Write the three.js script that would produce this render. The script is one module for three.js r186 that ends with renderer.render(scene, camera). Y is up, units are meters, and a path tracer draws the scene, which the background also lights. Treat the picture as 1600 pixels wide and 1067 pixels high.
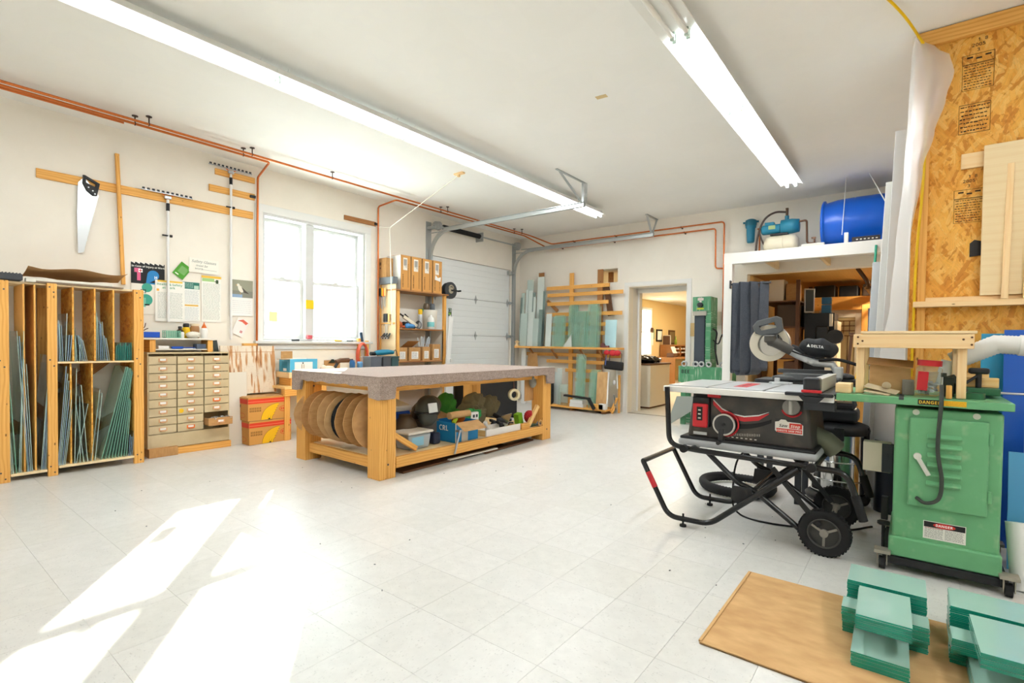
import * as THREE from 'three';
import { RoundedBoxGeometry } from 'three/addons/geometries/RoundedBoxGeometry.js';
import { mergeGeometries } from 'three/addons/utils/BufferGeometryUtils.js';
import { RectAreaLightUniformsLib } from 'three/addons/lights/RectAreaLightUniformsLib.js';

// ---------- camera, sky, sun, exposure ----------
const scene = new THREE.Scene();
const camera = new THREE.PerspectiveCamera(2 * Math.atan(533.5 / 797.6) * 180 / Math.PI, 1600 / 1067, 0.05, 120);
camera.position.set(0, 1.137, 0);
camera.rotation.order = 'YXZ';
camera.rotation.set(-0.0219, 0.664, 0.01183);
camera.setViewOffset(1600, 1067, 0, -18.7, 1600, 1067);
const renderer = new THREE.WebGLRenderer({ antialias: true });
renderer.toneMapping = THREE.LinearToneMapping;
renderer.toneMappingExposure = 1.15;
renderer.shadowMap.enabled = true;
RectAreaLightUniformsLib.init();
scene.background = new THREE.Color(0.86, 0.93, 1.0);
scene.backgroundIntensity = 11;
const sun = new THREE.DirectionalLight(0xfff4e6, 40);
sun.position.set(-5.92 - 7.36, 3.93, -4 - 5.52);
sun.target.position.set(-5.92, 0, -4);
sun.castShadow = true;
sun.shadow.mapSize.set(2048, 2048);
Object.assign(sun.shadow.camera, { left: -9, right: 9, top: 9, bottom: -9, near: 0.5, far: 40 });
scene.add(sun, sun.target);
const TUBE_LIGHT = 16;

// ---------- helpers ----------
let seed = 20240611;
const rnd = () => { seed = (seed * 1664525 + 1013904223) >>> 0; return seed / 4294967296; };
const rr = (a, b) => a + (b - a) * rnd();
const PI = Math.PI;
const taken = {};
function numbered(n) { const k = taken[n] = (taken[n] ?? -1) + 1; return k ? n + '_' + String(k).padStart(3, '0') : n; }
function plain(g) {
  const q = g.index ? g.toNonIndexed() : g;
  for (const k of Object.keys(q.attributes)) if (!['position', 'normal', 'uv'].includes(k)) q.deleteAttribute(k);
  if (!q.attributes.normal) q.computeVertexNormals();
  if (!q.attributes.uv) q.setAttribute('uv', new THREE.BufferAttribute(new Float32Array(q.attributes.position.count * 2), 2));
  q.morphAttributes = {}; q.clearGroups();
  return q;
}
// uv in metres, u along the grain axis
function metric(g, grain) {
  const p = g.attributes.position, n = g.attributes.normal, uv = g.attributes.uv;
  g.computeBoundingBox(); const s = g.boundingBox.getSize(new THREE.Vector3()).toArray();
  const ga = grain ? 'xyz'.indexOf(grain) : s.indexOf(Math.max(...s));
  const ou = rnd() * 3, ov = rnd() * 3;
  for (let i = 0; i < p.count; i++) {
    const P = [p.getX(i), p.getY(i), p.getZ(i)], N = [Math.abs(n.getX(i)), Math.abs(n.getY(i)), Math.abs(n.getZ(i))];
    const na = N.indexOf(Math.max(...N));
    let a, b;
    if (na === ga) { a = (ga + 1) % 3; b = (ga + 2) % 3; } else { a = ga; b = 3 - ga - na; }
    uv.setXY(i, P[a] + ou, P[b] + ov);
  }
  return g;
}
function move(g, x = 0, y = 0, z = 0, o = {}) {
  if (o.rx) g.rotateX(o.rx);
  if (o.rz) g.rotateZ(o.rz);
  if (o.ry) g.rotateY(o.ry);
  g.translate(x, y, z);
  return g;
}
// box by its centre
function B(w, h, d, x = 0, y = 0, z = 0, o = {}) {
  const r = o.r ?? Math.min(0.003, Math.min(w, h, d) * 0.2);
  let g = r > 0 ? new RoundedBoxGeometry(w, h, d, o.seg ?? 1, r) : new THREE.BoxGeometry(w, h, d);
  g = plain(g);
  if (!o.keepUV) metric(g, o.grain); else { const q = plain(new THREE.BoxGeometry(w, h, d)); g = q; }
  return move(g, x, y, z, o);
}
// box by its limits
const L = (x0, x1, y0, y1, z0, z1, o = {}) => B(Math.abs(x1 - x0), Math.abs(y1 - y0), Math.abs(z1 - z0), (x0 + x1) / 2, (y0 + y1) / 2, (z0 + z1) / 2, o);
// cylinder along an axis, by its centre
function C(r, h, x = 0, y = 0, z = 0, o = {}) {
  const g = plain(new THREE.CylinderGeometry(o.rt ?? r, r, h, o.seg ?? 20, 1, o.open ?? false));
  if (!o.keepUV) metric(g, 'y');
  if (o.axis === 'x') g.rotateZ(-PI / 2); else if (o.axis === 'z') g.rotateX(PI / 2);
  return move(g, x, y, z, o);
}
function lathe(profile, x = 0, y = 0, z = 0, o = {}) {
  const g = plain(new THREE.LatheGeometry(profile.map(([a, b]) => new THREE.Vector2(a, b)), o.seg ?? 28));
  if (o.axis === 'x') g.rotateZ(-PI / 2); else if (o.axis === 'z') g.rotateX(PI / 2);
  return move(g, x, y, z, o);
}
const torus = (R, r, x, y, z, o = {}) => {
  const g = plain(new THREE.TorusGeometry(R, r, o.rs ?? 10, o.seg ?? 32, o.arc ?? PI * 2));
  if (o.axis === 'y') g.rotateX(PI / 2); else if (o.axis === 'x') g.rotateY(PI / 2);
  return move(g, x, y, z, o);
};
const ball = (rx, ry, rz, x, y, z, o = {}) => { const g = plain(new THREE.SphereGeometry(1, o.seg ?? 20, o.hs ?? 14)); g.scale(rx, ry, rz); return move(g, x, y, z, o); };
const V = (a) => new THREE.Vector3(...a);
// smooth tube through points
const tube = (pts, r, o = {}) => plain(new THREE.TubeGeometry(new THREE.CatmullRomCurve3(pts.map(V), o.closed ?? false, 'catmullrom', o.tension ?? 0.5), o.n ?? pts.length * 8, r, o.rs ?? 8, o.closed ?? false));
// straight runs with rounded bends
function bent(pts, r, fillet = 0.05, o = {}) {
  const p = pts.map(V), path = new THREE.CurvePath();
  let at = p[0];
  for (let i = 1; i < p.length; i++) {
    if (i === p.length - 1) { path.add(new THREE.LineCurve3(at, p[i])); break; }
    const a = p[i].clone().sub(p[i - 1]), b = p[i + 1].clone().sub(p[i]), f = Math.min(fillet, a.length() * 0.48, b.length() * 0.48);
    const s = p[i].clone().addScaledVector(a.normalize(), -f), e = p[i].clone().addScaledVector(b.normalize(), f);
    path.add(new THREE.LineCurve3(at, s)); path.add(new THREE.QuadraticBezierCurve3(s, p[i], e)); at = e;
  }
  const pos = []; // rings placed where the curve bends
  for (const c of path.curves) { const k = c.isLineCurve3 ? 1 : 6; for (let j = 0; j < k; j++) pos.push(c.getPoint(j / k)); }
  pos.push(p[p.length - 1]);
  const q = pos.filter((v, i) => !i || v.distanceTo(pos[i - 1]) > 1e-5);
  return sweep(q, r, o.rs ?? 10, o.caps ?? true);
}
function sweep(q, r, rs = 10, caps = true) {
  const tan = q.map((v, i) => (q[Math.min(i + 1, q.length - 1)].clone().sub(q[Math.max(i - 1, 0)])).normalize());
  let nrm = Math.abs(tan[0].y) < 0.9 ? new THREE.Vector3(0, 1, 0) : new THREE.Vector3(1, 0, 0);
  const ring = [], nr = [];
  for (let i = 0; i < q.length; i++) {
    nrm = nrm.clone().addScaledVector(tan[i], -nrm.dot(tan[i])).normalize();
    const bi = tan[i].clone().cross(nrm), rad = typeof r === 'function' ? r(i / (q.length - 1)) : r;
    ring.push([...Array(rs)].map((_, k) => { const a = k / rs * PI * 2; return nrm.clone().multiplyScalar(Math.cos(a)).addScaledVector(bi, Math.sin(a)).multiplyScalar(rad).add(q[i]); }));
    nr.push(ring[i].map((v) => v.clone().sub(q[i]).normalize()));
  }
  const P = [], N = [], U = []; let len = 0;
  const put = (v, n, u, w) => { P.push(v.x, v.y, v.z); N.push(n.x, n.y, n.z); U.push(u, w); };
  for (let i = 0; i + 1 < q.length; i++) {
    const l2 = len + q[i].distanceTo(q[i + 1]);
    for (let k = 0; k < rs; k++) {
      const m = (k + 1) % rs;
      for (const [a, b, u] of [[i, k, len], [i + 1, m, l2], [i + 1, k, l2], [i, k, len], [i, m, len], [i + 1, m, l2]]) put(ring[a][b], nr[a][b], u, b / rs * 0.1);
    }
    len = l2;
  }
  if (caps) for (const [i, s] of [[0, -1], [q.length - 1, 1]]) for (let k = 0; k < rs; k++) {
    const n = tan[i].clone().multiplyScalar(s), m = (k + 1) % rs;
    for (const v of s < 0 ? [q[i], ring[i][m], ring[i][k]] : [q[i], ring[i][k], ring[i][m]]) put(v, n, 0, 0);
  }
  const g = new THREE.BufferGeometry();
  g.setAttribute('position', new THREE.Float32BufferAttribute(P, 3)); g.setAttribute('normal', new THREE.Float32BufferAttribute(N, 3)); g.setAttribute('uv', new THREE.Float32BufferAttribute(U, 2));
  return g;
}
// polygon in x,y pushed out along z (centred)
function extr(pts, depth, x = 0, y = 0, z = 0, o = {}) {
  const s = new THREE.Shape(pts.map(([a, b]) => new THREE.Vector2(a, b)));
  for (const h of o.holes ?? []) s.holes.push(new THREE.Path(h.map(([a, b]) => new THREE.Vector2(a, b))));
  const bv = o.bevel ?? 0;
  const g = plain(new THREE.ExtrudeGeometry(s, { depth: depth - 2 * bv, bevelEnabled: bv > 0, bevelThickness: bv, bevelSize: bv, bevelOffset: -bv, bevelSegments: 2, curveSegments: 12 }));
  g.translate(0, 0, -depth / 2 + bv);
  return move(g, x, y, z, o);
}
const ringPts = (r, n = 24, cx = 0, cy = 0) => [...Array(n)].map((_, i) => [cx + r * Math.cos(i / n * PI * 2), cy + r * Math.sin(i / n * PI * 2)]);
// flat print on a face: plane w x h, looking along +z before turning
const sheet = (w, h, x, y, z, o = {}) => move(plain(new THREE.PlaneGeometry(w, h)), x, y, z, o);
// bar from a to b with a rectangular section
function bar(a, b, w, h, o = {}) {
  const A = V(a), D = V(b).sub(A), g = B(w, D.length(), h, 0, 0, 0, { r: o.r, grain: 'y' });
  g.applyQuaternion(new THREE.Quaternion().setFromUnitVectors(new THREE.Vector3(0, 1, 0), D.clone().normalize()));
  const m = A.addScaledVector(D, 0.5); g.translate(m.x, m.y, m.z);
  return g;
}
function rod(a, b, r, o = {}) { return sweep([V(a), V(b)], r, o.rs ?? 10); }

function mesh(name, geos, mat, parent) {
  const g = Array.isArray(geos) ? (geos.length > 1 ? mergeGeometries(geos) : geos[0]) : geos;
  const m = new THREE.Mesh(g, mat);
  m.name = parent === scene ? numbered(name) : name;
  m.castShadow = m.receiveShadow = true;
  parent.add(m);
  return m;
}
// one mesh for each piece
const each = (name, geos, mat, parent) => geos.map((g) => mesh(name, [g], mat, parent));
const ORD = ['first', 'second', 'third', 'fourth', 'fifth', 'sixth', 'seventh', 'eighth', 'ninth', 'tenth', 'eleventh', 'twelfth', 'thirteenth', 'fourteenth', 'fifteenth', 'sixteenth', 'seventeenth', 'eighteenth', 'nineteenth', 'twentieth', 'twenty-first'];
// thin sheet of glass: clear faces, green edges
function paneGeo(w, h, d) { const g = new THREE.BoxGeometry(w, h, d); return g; }
function glassMats(face, edge, w, h, d) { const t = Math.min(w, h, d); return [w, w, h, h, d, d].map((v) => (v === t ? face : edge)); }
function thing(name, label, category, pos = [0, 0, 0], turn = 0, group) {
  const o = new THREE.Group();
  o.name = numbered(name); o.position.set(...pos); o.rotation.y = turn;
  o.userData = { label, category };
  if (group) o.userData.group = group;
  scene.add(o);
  return o;
}
// a thing that is one mesh, its geometry given around its own base
function single(name, label, category, geos, mat, pos = [0, 0, 0], turn = 0, group) {
  const m = mesh(name, geos, mat, scene);
  m.position.set(...pos); m.rotation.y = turn;
  m.userData = { label, category };
  if (group) m.userData.group = group;
  return m;
}
function copyOf(o, pos, turn = 0, label, group) {
  const c = o.clone(); c.name = numbered(o.name.replace(/_\d{3}$/, '')); c.position.set(...pos); c.rotation.y = turn;
  c.userData = { ...o.userData }; if (label) c.userData.label = label; if (group) c.userData.group = group;
  scene.add(c); return c;
}
function struct(name, geos, mat, label) {
  const m = mesh(name, geos, mat, scene); m.userData = { kind: 'structure', label, category: name.split('_')[0] }; return m;
}
function structGroup(name, label) {
  const o = new THREE.Group(); o.name = numbered(name); o.userData = { kind: 'structure', label, category: name.split('_')[0] }; scene.add(o); return o;
}

// ---------- textures ----------
const hash = (x, y, s) => { let h = (x * 374761393 + y * 668265263 + s * 982451653) | 0; h = Math.imul(h ^ (h >>> 13), 1274126177); return ((h ^ (h >>> 16)) >>> 0) / 4294967296; };
function vn(x, y, px, py, s) { // periodic value noise
  const x0 = Math.floor(x), y0 = Math.floor(y), fx = x - x0, fy = y - y0, sx = fx * fx * (3 - 2 * fx), sy = fy * fy * (3 - 2 * fy);
  const m = (a, p) => ((a % p) + p) % p;
  const a = hash(m(x0, px), m(y0, py), s), b = hash(m(x0 + 1, px), m(y0, py), s), c = hash(m(x0, px), m(y0 + 1, py), s), d = hash(m(x0 + 1, px), m(y0 + 1, py), s);
  return a + (b - a) * sx + (c - a) * sy + (a - b - c + d) * sx * sy;
}
const fb = (u, v, fx, fy, s, oct = 3) => { let t = 0, w = 0.5, n = 0; for (let i = 0; i < oct; i++) { t += w * vn(u * fx, v * fy, fx, fy, s + i * 17); n += w; w *= 0.5; fx *= 2; fy *= 2; } return t / n; };
function dataTex(w, h, fn, metres, srgb = true) {
  const d = new Uint8Array(w * h * 4);
  for (let j = 0; j < h; j++) for (let i = 0; i < w; i++) {
    const c = fn(i / w, j / h), k = (j * w + i) * 4;
    d[k] = Math.max(0, Math.min(255, c[0])); d[k + 1] = Math.max(0, Math.min(255, c[1])); d[k + 2] = Math.max(0, Math.min(255, c[2])); d[k + 3] = 255;
  }
  const t = new THREE.DataTexture(d, w, h, THREE.RGBAFormat);
  t.wrapS = t.wrapT = THREE.RepeatWrapping; t.magFilter = THREE.LinearFilter; t.minFilter = THREE.LinearMipmapLinearFilter; t.generateMipmaps = true;
  if (srgb) t.colorSpace = THREE.SRGBColorSpace;
  if (metres) t.repeat.set(1 / metres[0], 1 / metres[1]);
  t.needsUpdate = true;
  return t;
}
function print(w, h, draw) {
  const c = document.createElement('canvas'); c.width = w; c.height = h;
  draw(c.getContext('2d'), w, h);
  const t = new THREE.CanvasTexture(c); t.colorSpace = THREE.SRGBColorSpace; return t;
}
const mix = (a, b, t) => a.map((v, i) => v + (b[i] - v) * t);
const hex = (s) => [1, 3, 5].map((i) => parseInt(s.slice(i, i + 2), 16));
function std(color, rough = 0.6, metal = 0, extra = {}) { return new THREE.MeshStandardMaterial({ color, roughness: rough, metalness: metal, ...extra }); }
function woodTex(light, dark, s, knots = 5, rings = 0.42, count = 22) {
  const A = hex(light), D = hex(dark);
  const K = [...Array(knots)].map((_, i) => [hash(i, 1, s), hash(i, 2, s), 0.010 + 0.012 * hash(i, 3, s)]);
  return dataTex(512, 256, (u, v) => {
    let warp = fb(u, v, 3, 4, s) * 0.10 + fb(u, v, 10, 12, s + 5, 2) * 0.02, k = 0;
    for (const [a, b, r] of K) {
      let du = Math.abs(u - a), dv = Math.abs(v - b); du = Math.min(du, 1 - du); dv = Math.min(dv, 1 - dv);
      const q = Math.hypot(du * 1.5, dv) / r; if (q < 4) { warp += 0.03 * Math.exp(-q); k = Math.max(k, 1 - Math.min(1, Math.max(0, (q - 0.35) / 0.5))); }
    }
    const ring = Math.pow(0.5 + 0.5 * Math.sin((v + warp) * PI * 2 * count), 2), fine = fb(u, v, 8, 90, s + 9, 2);
    let c = mix(A, D, 0.12 + rings * ring + 0.3 * (fine - 0.5));
    c = mix(c, D.map((x) => x * 0.55), k * 0.9);
    return c;
  }, [1.2, 0.34]);
}
const bumpNoise = (fx, fy, s) => dataTex(256, 256, (u, v) => { const g = 255 * fb(u, v, fx, fy, s, 2); return [g, g, g]; }, [0.5, 0.5], false);

const T = {
  pine: woodTex('#fad796', '#e3a654', 11, 5, 0.3, 14), fir: woodTex('#f6bd66', '#cd822e', 23, 7, 0.32, 14), pale: woodTex('#fbdcaa', '#ecb570', 31, 3, 0.18, 10),
  brown: woodTex('#b98149', '#7b4a22', 41, 4), ply: woodTex('#f3dcb0', '#e4bf88', 53, 2, 0.16, 7), dark: woodTex('#6d4527', '#3f2614', 61, 2),
};
const wood = (t, rough = 0.62) => new THREE.MeshStandardMaterial({ map: t, roughness: rough, bumpMap: null });
const M = {
  pine: wood(T.pine), fir: wood(T.fir), pale: wood(T.pale), brown: wood(T.brown), ply: wood(T.ply), dark: wood(T.dark),
  steel: std('#b9bcc0', 0.35, 0.9), galv: std('#b8bcbc', 0.45, 0.75), chrome: std('#d6d8da', 0.12, 1), black: std('#16171a', 0.5), blackGloss: std('#101114', 0.22),
  rubber: std('#1b1b1c', 0.85), grey: std('#6f7478', 0.6), darkGrey: std('#3a3d42', 0.6), white: std('#efeeea', 0.5), offWhite: std('#e4dfd2', 0.55),
  paintWhite: std('#eceae4', 0.42), copper: std('#c8703a', 0.32, 0.85), brass: std('#c9a24e', 0.3, 0.9),
  red: std('#c8202a', 0.42), blue: std('#1554c4', 0.42), green: std('#3f8f5f', 0.45), yellow: std('#f2c318', 0.5), orange: std('#e8701c', 0.5), teal: std('#1f7f9e', 0.45),
  plasticClear: new THREE.MeshPhysicalMaterial({ color: '#eef3f4', roughness: 0.12, transmission: 0.85, thickness: 0, ior: 1.4 }),
  paper: std('#f6f5f0', 0.85), cream: std('#eadfc6', 0.6),
  cardboard: new THREE.MeshStandardMaterial({ roughness: 0.9, map: dataTex(256, 256, (u, v) => { const n = fb(u, v, 12, 60, 3, 3) - 0.5, l = 0.5 + 0.5 * Math.sin(u * PI * 2 * 60); return mix([206, 160, 104], [176, 128, 76], 0.4 + n * 0.8 + l * 0.06); }, [0.5, 0.5]) }),
  cardboardPale: new THREE.MeshStandardMaterial({ roughness: 0.9, map: dataTex(256, 256, (u, v) => { const n = fb(u, v, 10, 20, 8, 4) - 0.5; return mix([219, 178, 124], [190, 146, 94], 0.4 + n * 1.1); }, [0.8, 0.8]) }),
};
const glassPane = new THREE.MeshPhysicalMaterial({ color: '#f4fbf8', roughness: 0.02, transmission: 1, thickness: 0, ior: 1.5 });

// ---------- the room ----------
const XL = -5.92, ZB = -7.77, CH = 3.10, XR = 3.2, ZF = 3.4;
const wallMat = new THREE.MeshStandardMaterial({ roughness: 0.88, map: dataTex(256, 256, (u, v) => { const n = fb(u, v, 6, 6, 71, 4) - 0.5; return [246 + n * 7, 239 + n * 8, 226 + n * 9]; }, [1.6, 1.6]) });
const ceilMat = new THREE.MeshStandardMaterial({ roughness: 0.75, map: dataTex(256, 256, (u, v) => { const n = fb(u, v, 5, 5, 72, 4) - 0.5; return [249 + n * 5, 247 + n * 5, 242 + n * 6]; }, [2.4, 2.4]) });
const officeMat = new THREE.MeshStandardMaterial({ roughness: 0.85, color: '#f0d49a' });
const subfloor = std('#9c978b', 0.9);

// floor: slab with vinyl tiles laid on it, thin open joints between them
const floor = struct('floor', [L(XL - 0.2, XR + 0.2, -0.2, -0.004, ZB - 0.1, ZF + 0.2, { r: 0 })], subfloor, 'pale grey square vinyl tile floor of the workshop');
{
  const S = 0.3048, tex = (s, a, b) => dataTex(256, 256, (u, v) => {
    const n = fb(u, v, 9, 9, s, 4) - 0.5, f = fb(u + 0.31, v, 60, 30, s + 3, 2), d = f > 0.74 ? (f - 0.74) * 130 : 0;
    return [a + n * 12 - d, a - 1 + n * 12 - d, b + n * 12 - d];
  });
  const mats = [tex(81, 222, 217), tex(82, 220, 214), tex(83, 224, 219)].map((map) => new THREE.MeshStandardMaterial({ map, roughness: 0.3 }));
  const one = (() => { const g = plain(new THREE.BoxGeometry(S - 0.0011, 0.0039, S - 0.0011)); return g; })();
  const spots = [];
  for (let i = -16; i <= 15; i++) for (let j = -24; j <= 12; j++) {
    const x = -1.317 + (i + 0.5) * S, z = -0.545 + (j + 0.5) * S;
    if (x - S / 2 < XL || x + S / 2 > XR || z - S / 2 < ZB || z + S / 2 > ZF) continue;
    const f = -x * 0.616 - z * 0.787, s = x * 0.787 - z * 0.616; // forward and sideways of the view
    const seen = f > 0.9 && Math.abs(s) < f * 1.06 + 0.3;
    spots.push([x, z, seen ? f : 99 + rnd()]);
  }
  spots.sort((a, b) => a[2] - b[2]);
  spots.slice(0, 300).forEach(([x, z], k) => { const t = mesh('tile', one, mats[Math.floor(hash(k, 5, 9) * 3)], floor); t.position.set(x, -0.002, z); t.rotation.y = Math.floor(hash(k, 6, 2) * 4) * PI / 2; });
  const rest = spots.slice(300).map(([x, z]) => one.clone().translate(x, -0.002, z));
  // part tiles cut along the walls
  const border = [];
  const xa = -1.317 - 15 * S, zb = -0.545 - 23 * S;
  border.push(L(XL, xa - 0.001, -0.004, -0.0001, ZB, ZF, { r: 0 }), L(xa, XR, -0.004, -0.0001, ZB, zb - 0.001, { r: 0 }));
  const m = mesh('tile_field', [...rest, ...border], mats[0], floor); m.userData.kind = 'stuff';
}
struct('ceiling', [L(XL - 0.2, XR + 0.2, CH, CH + 0.15, ZB - 0.02, ZF + 0.2, { r: 0 })], ceilMat, 'flat off white painted workshop ceiling');
// window wall: openings for the window and the garage door
const WZ0 = -4.27, WZ1 = -2.87, WY0 = 1.12, WY1 = 2.60, GZ0 = -7.5, GZ1 = -5.52, GH = 2.48, TH = 0.16;
struct('wall_left', [
  L(XL - TH, XL, 0, CH, WZ1, ZF + 0.16, { r: 0 }), L(XL - TH, XL, 0, WY0, WZ0, WZ1, { r: 0 }), L(XL - TH, XL, WY1, CH, WZ0, WZ1, { r: 0 }),
  L(XL - TH, XL, 0, CH, GZ1, WZ0, { r: 0 }), L(XL - TH, XL, GH, CH, GZ0, GZ1, { r: 0 }), L(XL - TH, XL, 0, CH, ZB - 0.16, GZ0, { r: 0 }),
], wallMat, 'cream painted wall with the window and the garage door');
// door wall: doorway to the office, a small pass hole high up, wide opening to the store room
const DX0 = -3.66, DX1 = -2.72, DH = 2.06, OX0 = -1.86, OH = 2.14, BT = 0.42;
struct('wall_back', [
  L(XL, -4.22, 0, CH, ZB - 0.16, ZB, { r: 0 }), L(-4.22, -3.87, 0, 2.16, ZB - 0.16, ZB, { r: 0 }), L(-4.22, -3.87, 2.39, CH, ZB - 0.16, ZB, { r: 0 }), L(-3.87, DX0, 0, CH, ZB - 0.16, ZB, { r: 0 }),
  L(DX0, DX1, DH, CH, ZB - 0.16, ZB, { r: 0 }), L(DX1, OX0, 0, CH, ZB - 0.16, ZB, { r: 0 }), L(OX0, XR + 0.16, OH, CH, ZB - 0.16, ZB, { r: 0 }), L(2.6, XR + 0.16, 0, OH, ZB - 0.16, ZB, { r: 0 }),
], wallMat, 'cream painted wall with the office doorway');
struct('wall_front', [L(XL - TH, XR + 0.16, 0, CH, ZF, ZF + 0.16, { r: 0 })], wallMat, 'cream painted wall opposite the office doorway');
struct('wall_right', [L(XR, XR + 0.16, 0, CH, ZB - 0.16, ZF, { r: 0 })], wallMat, 'cream painted wall beyond the strand board partition');
// strand board partition
const osb = (() => {
  const W = 1024, F = new Float32Array(W * W * 3), base = [232, 166, 70];
  for (let i = 0; i < W * W; i++) { F[i * 3] = base[0]; F[i * 3 + 1] = base[1]; F[i * 3 + 2] = base[2]; }
  const tones = [[246, 186, 90], [238, 170, 70], [226, 152, 54], [248, 198, 108], [242, 178, 80], [204, 128, 42], [244, 182, 78]];
  for (let k = 0; k < 5200; k++) {
    const cx = hash(k, 1, 7) * W, cy = hash(k, 2, 7) * W, a = (hash(k, 3, 7) - 0.5) * 1.7 + PI / 2, l = 22 + 60 * hash(k, 4, 7), w = 4 + 13 * hash(k, 5, 7), c = tones[Math.floor(hash(k, 6, 7) * 7)];
    const ca = Math.cos(a), sa = Math.sin(a), R = Math.ceil(Math.hypot(l, w));
    for (let y = -R; y <= R; y++) for (let x = -R; x <= R; x++) {
      const p = x * ca + y * sa, q = -x * sa + y * ca, j = 3 * Math.sin(p * 0.2 + k);
      if (Math.abs(p) > l + j || Math.abs(q) > w + j * 0.4) continue;
      const i = (((Math.floor(cy + y) % W) + W) % W * W + ((Math.floor(cx + x) % W) + W) % W) * 3;
      const e = (Math.abs(q) > w - 1.2) ? 0.92 : 1, g = 0.94 + 0.12 * hash(Math.floor(q * 1.5 + 500), k, 3);
      for (let m = 0; m < 3; m++) F[i + m] = F[i + m] * 0.3 + c[m] * e * g * 0.7;
    }
  }
  return dataTex(W, W, (u, v) => { const i = (Math.round(v * W) * W + Math.round(u * W)) * 3; return [F[i], F[i + 1], F[i + 2]]; }, [0.95, 0.95]);
})();
const osbMat = new THREE.MeshStandardMaterial({ map: osb, roughness: 0.7 });
struct('wall_partition', [L(-0.02, XR, 0, CH, -4.26, -4.14, { r: 0, grain: 'x' })], osbMat, 'bare strand board partition wall with stamped lettering');
// printed stamps on the board
{
  const stamp = (w, h, draw) => new THREE.MeshStandardMaterial({ map: print(w, h, draw), alphaMap: null, transparent: true, alphaTest: 0.4, roughness: 0.8 });
  const part = scene.getObjectByName('wall_partition');
  const ink = (g, w, h, kind) => {
    g.clearRect(0, 0, w, h); g.fillStyle = g.strokeStyle = '#3a2a14'; g.textAlign = 'center';
    if (kind) {
      g.font = 'bold 44px monospace'; g.fillText('1 8', w * 0.62, 50); g.fillText('2005', w * 0.5, 98); g.fillText('3', w * 0.5, 148);
      g.lineWidth = 4; g.strokeRect(6, 172, w - 12, 90); for (let k = 0; k < 3; k++) g.fillRect(40 + k * 70, 190 + (k % 2) * 18, 46, 16);
    }
    g.font = 'bold 19px sans-serif'; const rows = kind ? 9 : 7, y0 = kind ? 290 : 30;
    for (let k = 0; k < rows; k++) { const y = y0 + k * 27; let x = 12 + 14 * hash(k, 4, 5); while (x < w - 34) { const q = 9 + 22 * hash(k, Math.floor(x), 6); g.fillRect(x, y - 9 + 3 * hash(k, x | 0, 2), q, 5 + 4 * hash(k, x | 0, 8)); x += q + 7; } }
    g.lineWidth = 3; g.strokeRect(8, y0 - 22, w - 16, rows * 27 + 10);
  };
  const a = mesh('ink_stamp', [sheet(0.15, 0.36, 0.275, 2.82, -4.1385)], stamp(256, 600, (g, w, h) => ink(g, w, h, 1)), part);
  const b = mesh('ink_stamp', [sheet(0.15, 0.26, 0.265, 2.48, -4.1385)], stamp(256, 300, (g, w, h) => ink(g, w, h, 0)), part);
  const c = mesh('ink_stamp', [sheet(0.14, 0.34, 0.25, 2.02, -4.1385)], stamp(256, 600, (g, w, h) => ink(g, w, h, 1)), part);
}
// window
{
  const w = structGroup('window_1', 'white framed double window with four sliding sashes');
  const wm = std('#d8d9d7', 0.4);
  const XF = XL - 0.10; // sash plane
  mesh('frame', [L(XL - TH, XL, WY0 - 0.0, WY0 + 0.03, WZ0, WZ1), L(XL - TH, XL, WY1 - 0.03, WY1, WZ0, WZ1), L(XL - TH, XL, WY0 + 0.03, WY1 - 0.03, WZ0, WZ0 + 0.03), L(XL - TH, XL, WY0 + 0.03, WY1 - 0.03, WZ1 - 0.03, WZ1)], wm, w);
  mesh('mullion', [L(XL - 0.14, XL - 0.03, WY0, WY1, -3.535, -3.425)], wm, w);
  mesh('casing', [L(XL, XL + 0.02, WY1, WY1 + 0.09, WZ0 - 0.09, WZ1 + 0.09), L(XL, XL + 0.02, WY0, WY1, WZ0 - 0.09, WZ0), L(XL, XL + 0.02, WY0, WY1, WZ1, WZ1 + 0.09)], std('#eeeeea', 0.4), w);
  mesh('sill', [L(XL - 0.1, XL + 0.06, WY0 - 0.03, WY0, WZ0 - 0.1, WZ1 + 0.1), L(XL, XL + 0.018, WY0 - 0.1, WY0 - 0.03, WZ0 - 0.09, WZ1 + 0.09)], wm, w);
  for (const [z0, z1] of [[WZ0 + 0.03, -3.535], [-3.425, WZ1 - 0.03]]) for (const up of [0, 1]) {
    const y0 = up ? 1.84 : WY0 + 0.03, y1 = up ? WY1 - 0.03 : 1.88, x = XF + (up ? -0.035 : 0), s = 0.042;
    const sash = mesh('sash', [L(x - 0.03, x, y0, y0 + s, z0, z1), L(x - 0.03, x, y1 - s, y1, z0, z1), L(x - 0.03, x, y0 + s, y1 - s, z0, z0 + s), L(x - 0.03, x, y0 + s, y1 - s, z1 - s, z1)], wm, w);
    mesh('pane', [L(x - 0.017, x - 0.013, y0 + s, y1 - s, z0 + s, z1 - s, { r: 0 })], glassPane, sash);
    if (!up) mesh('sash_lock', [B(0.03, 0.015, 0.06, x + 0.0, y1 + 0.007, (z0 + z1) / 2)], wm, sash);
  }
}
// snow covered yard outside, below the window
struct('ground_outside', [L(-60, XL - TH - 0.3, -0.5, -0.25, -45, 30, { r: 0 })], std('#e9edf2', 0.9), 'snow covered yard outside the window');
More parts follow.
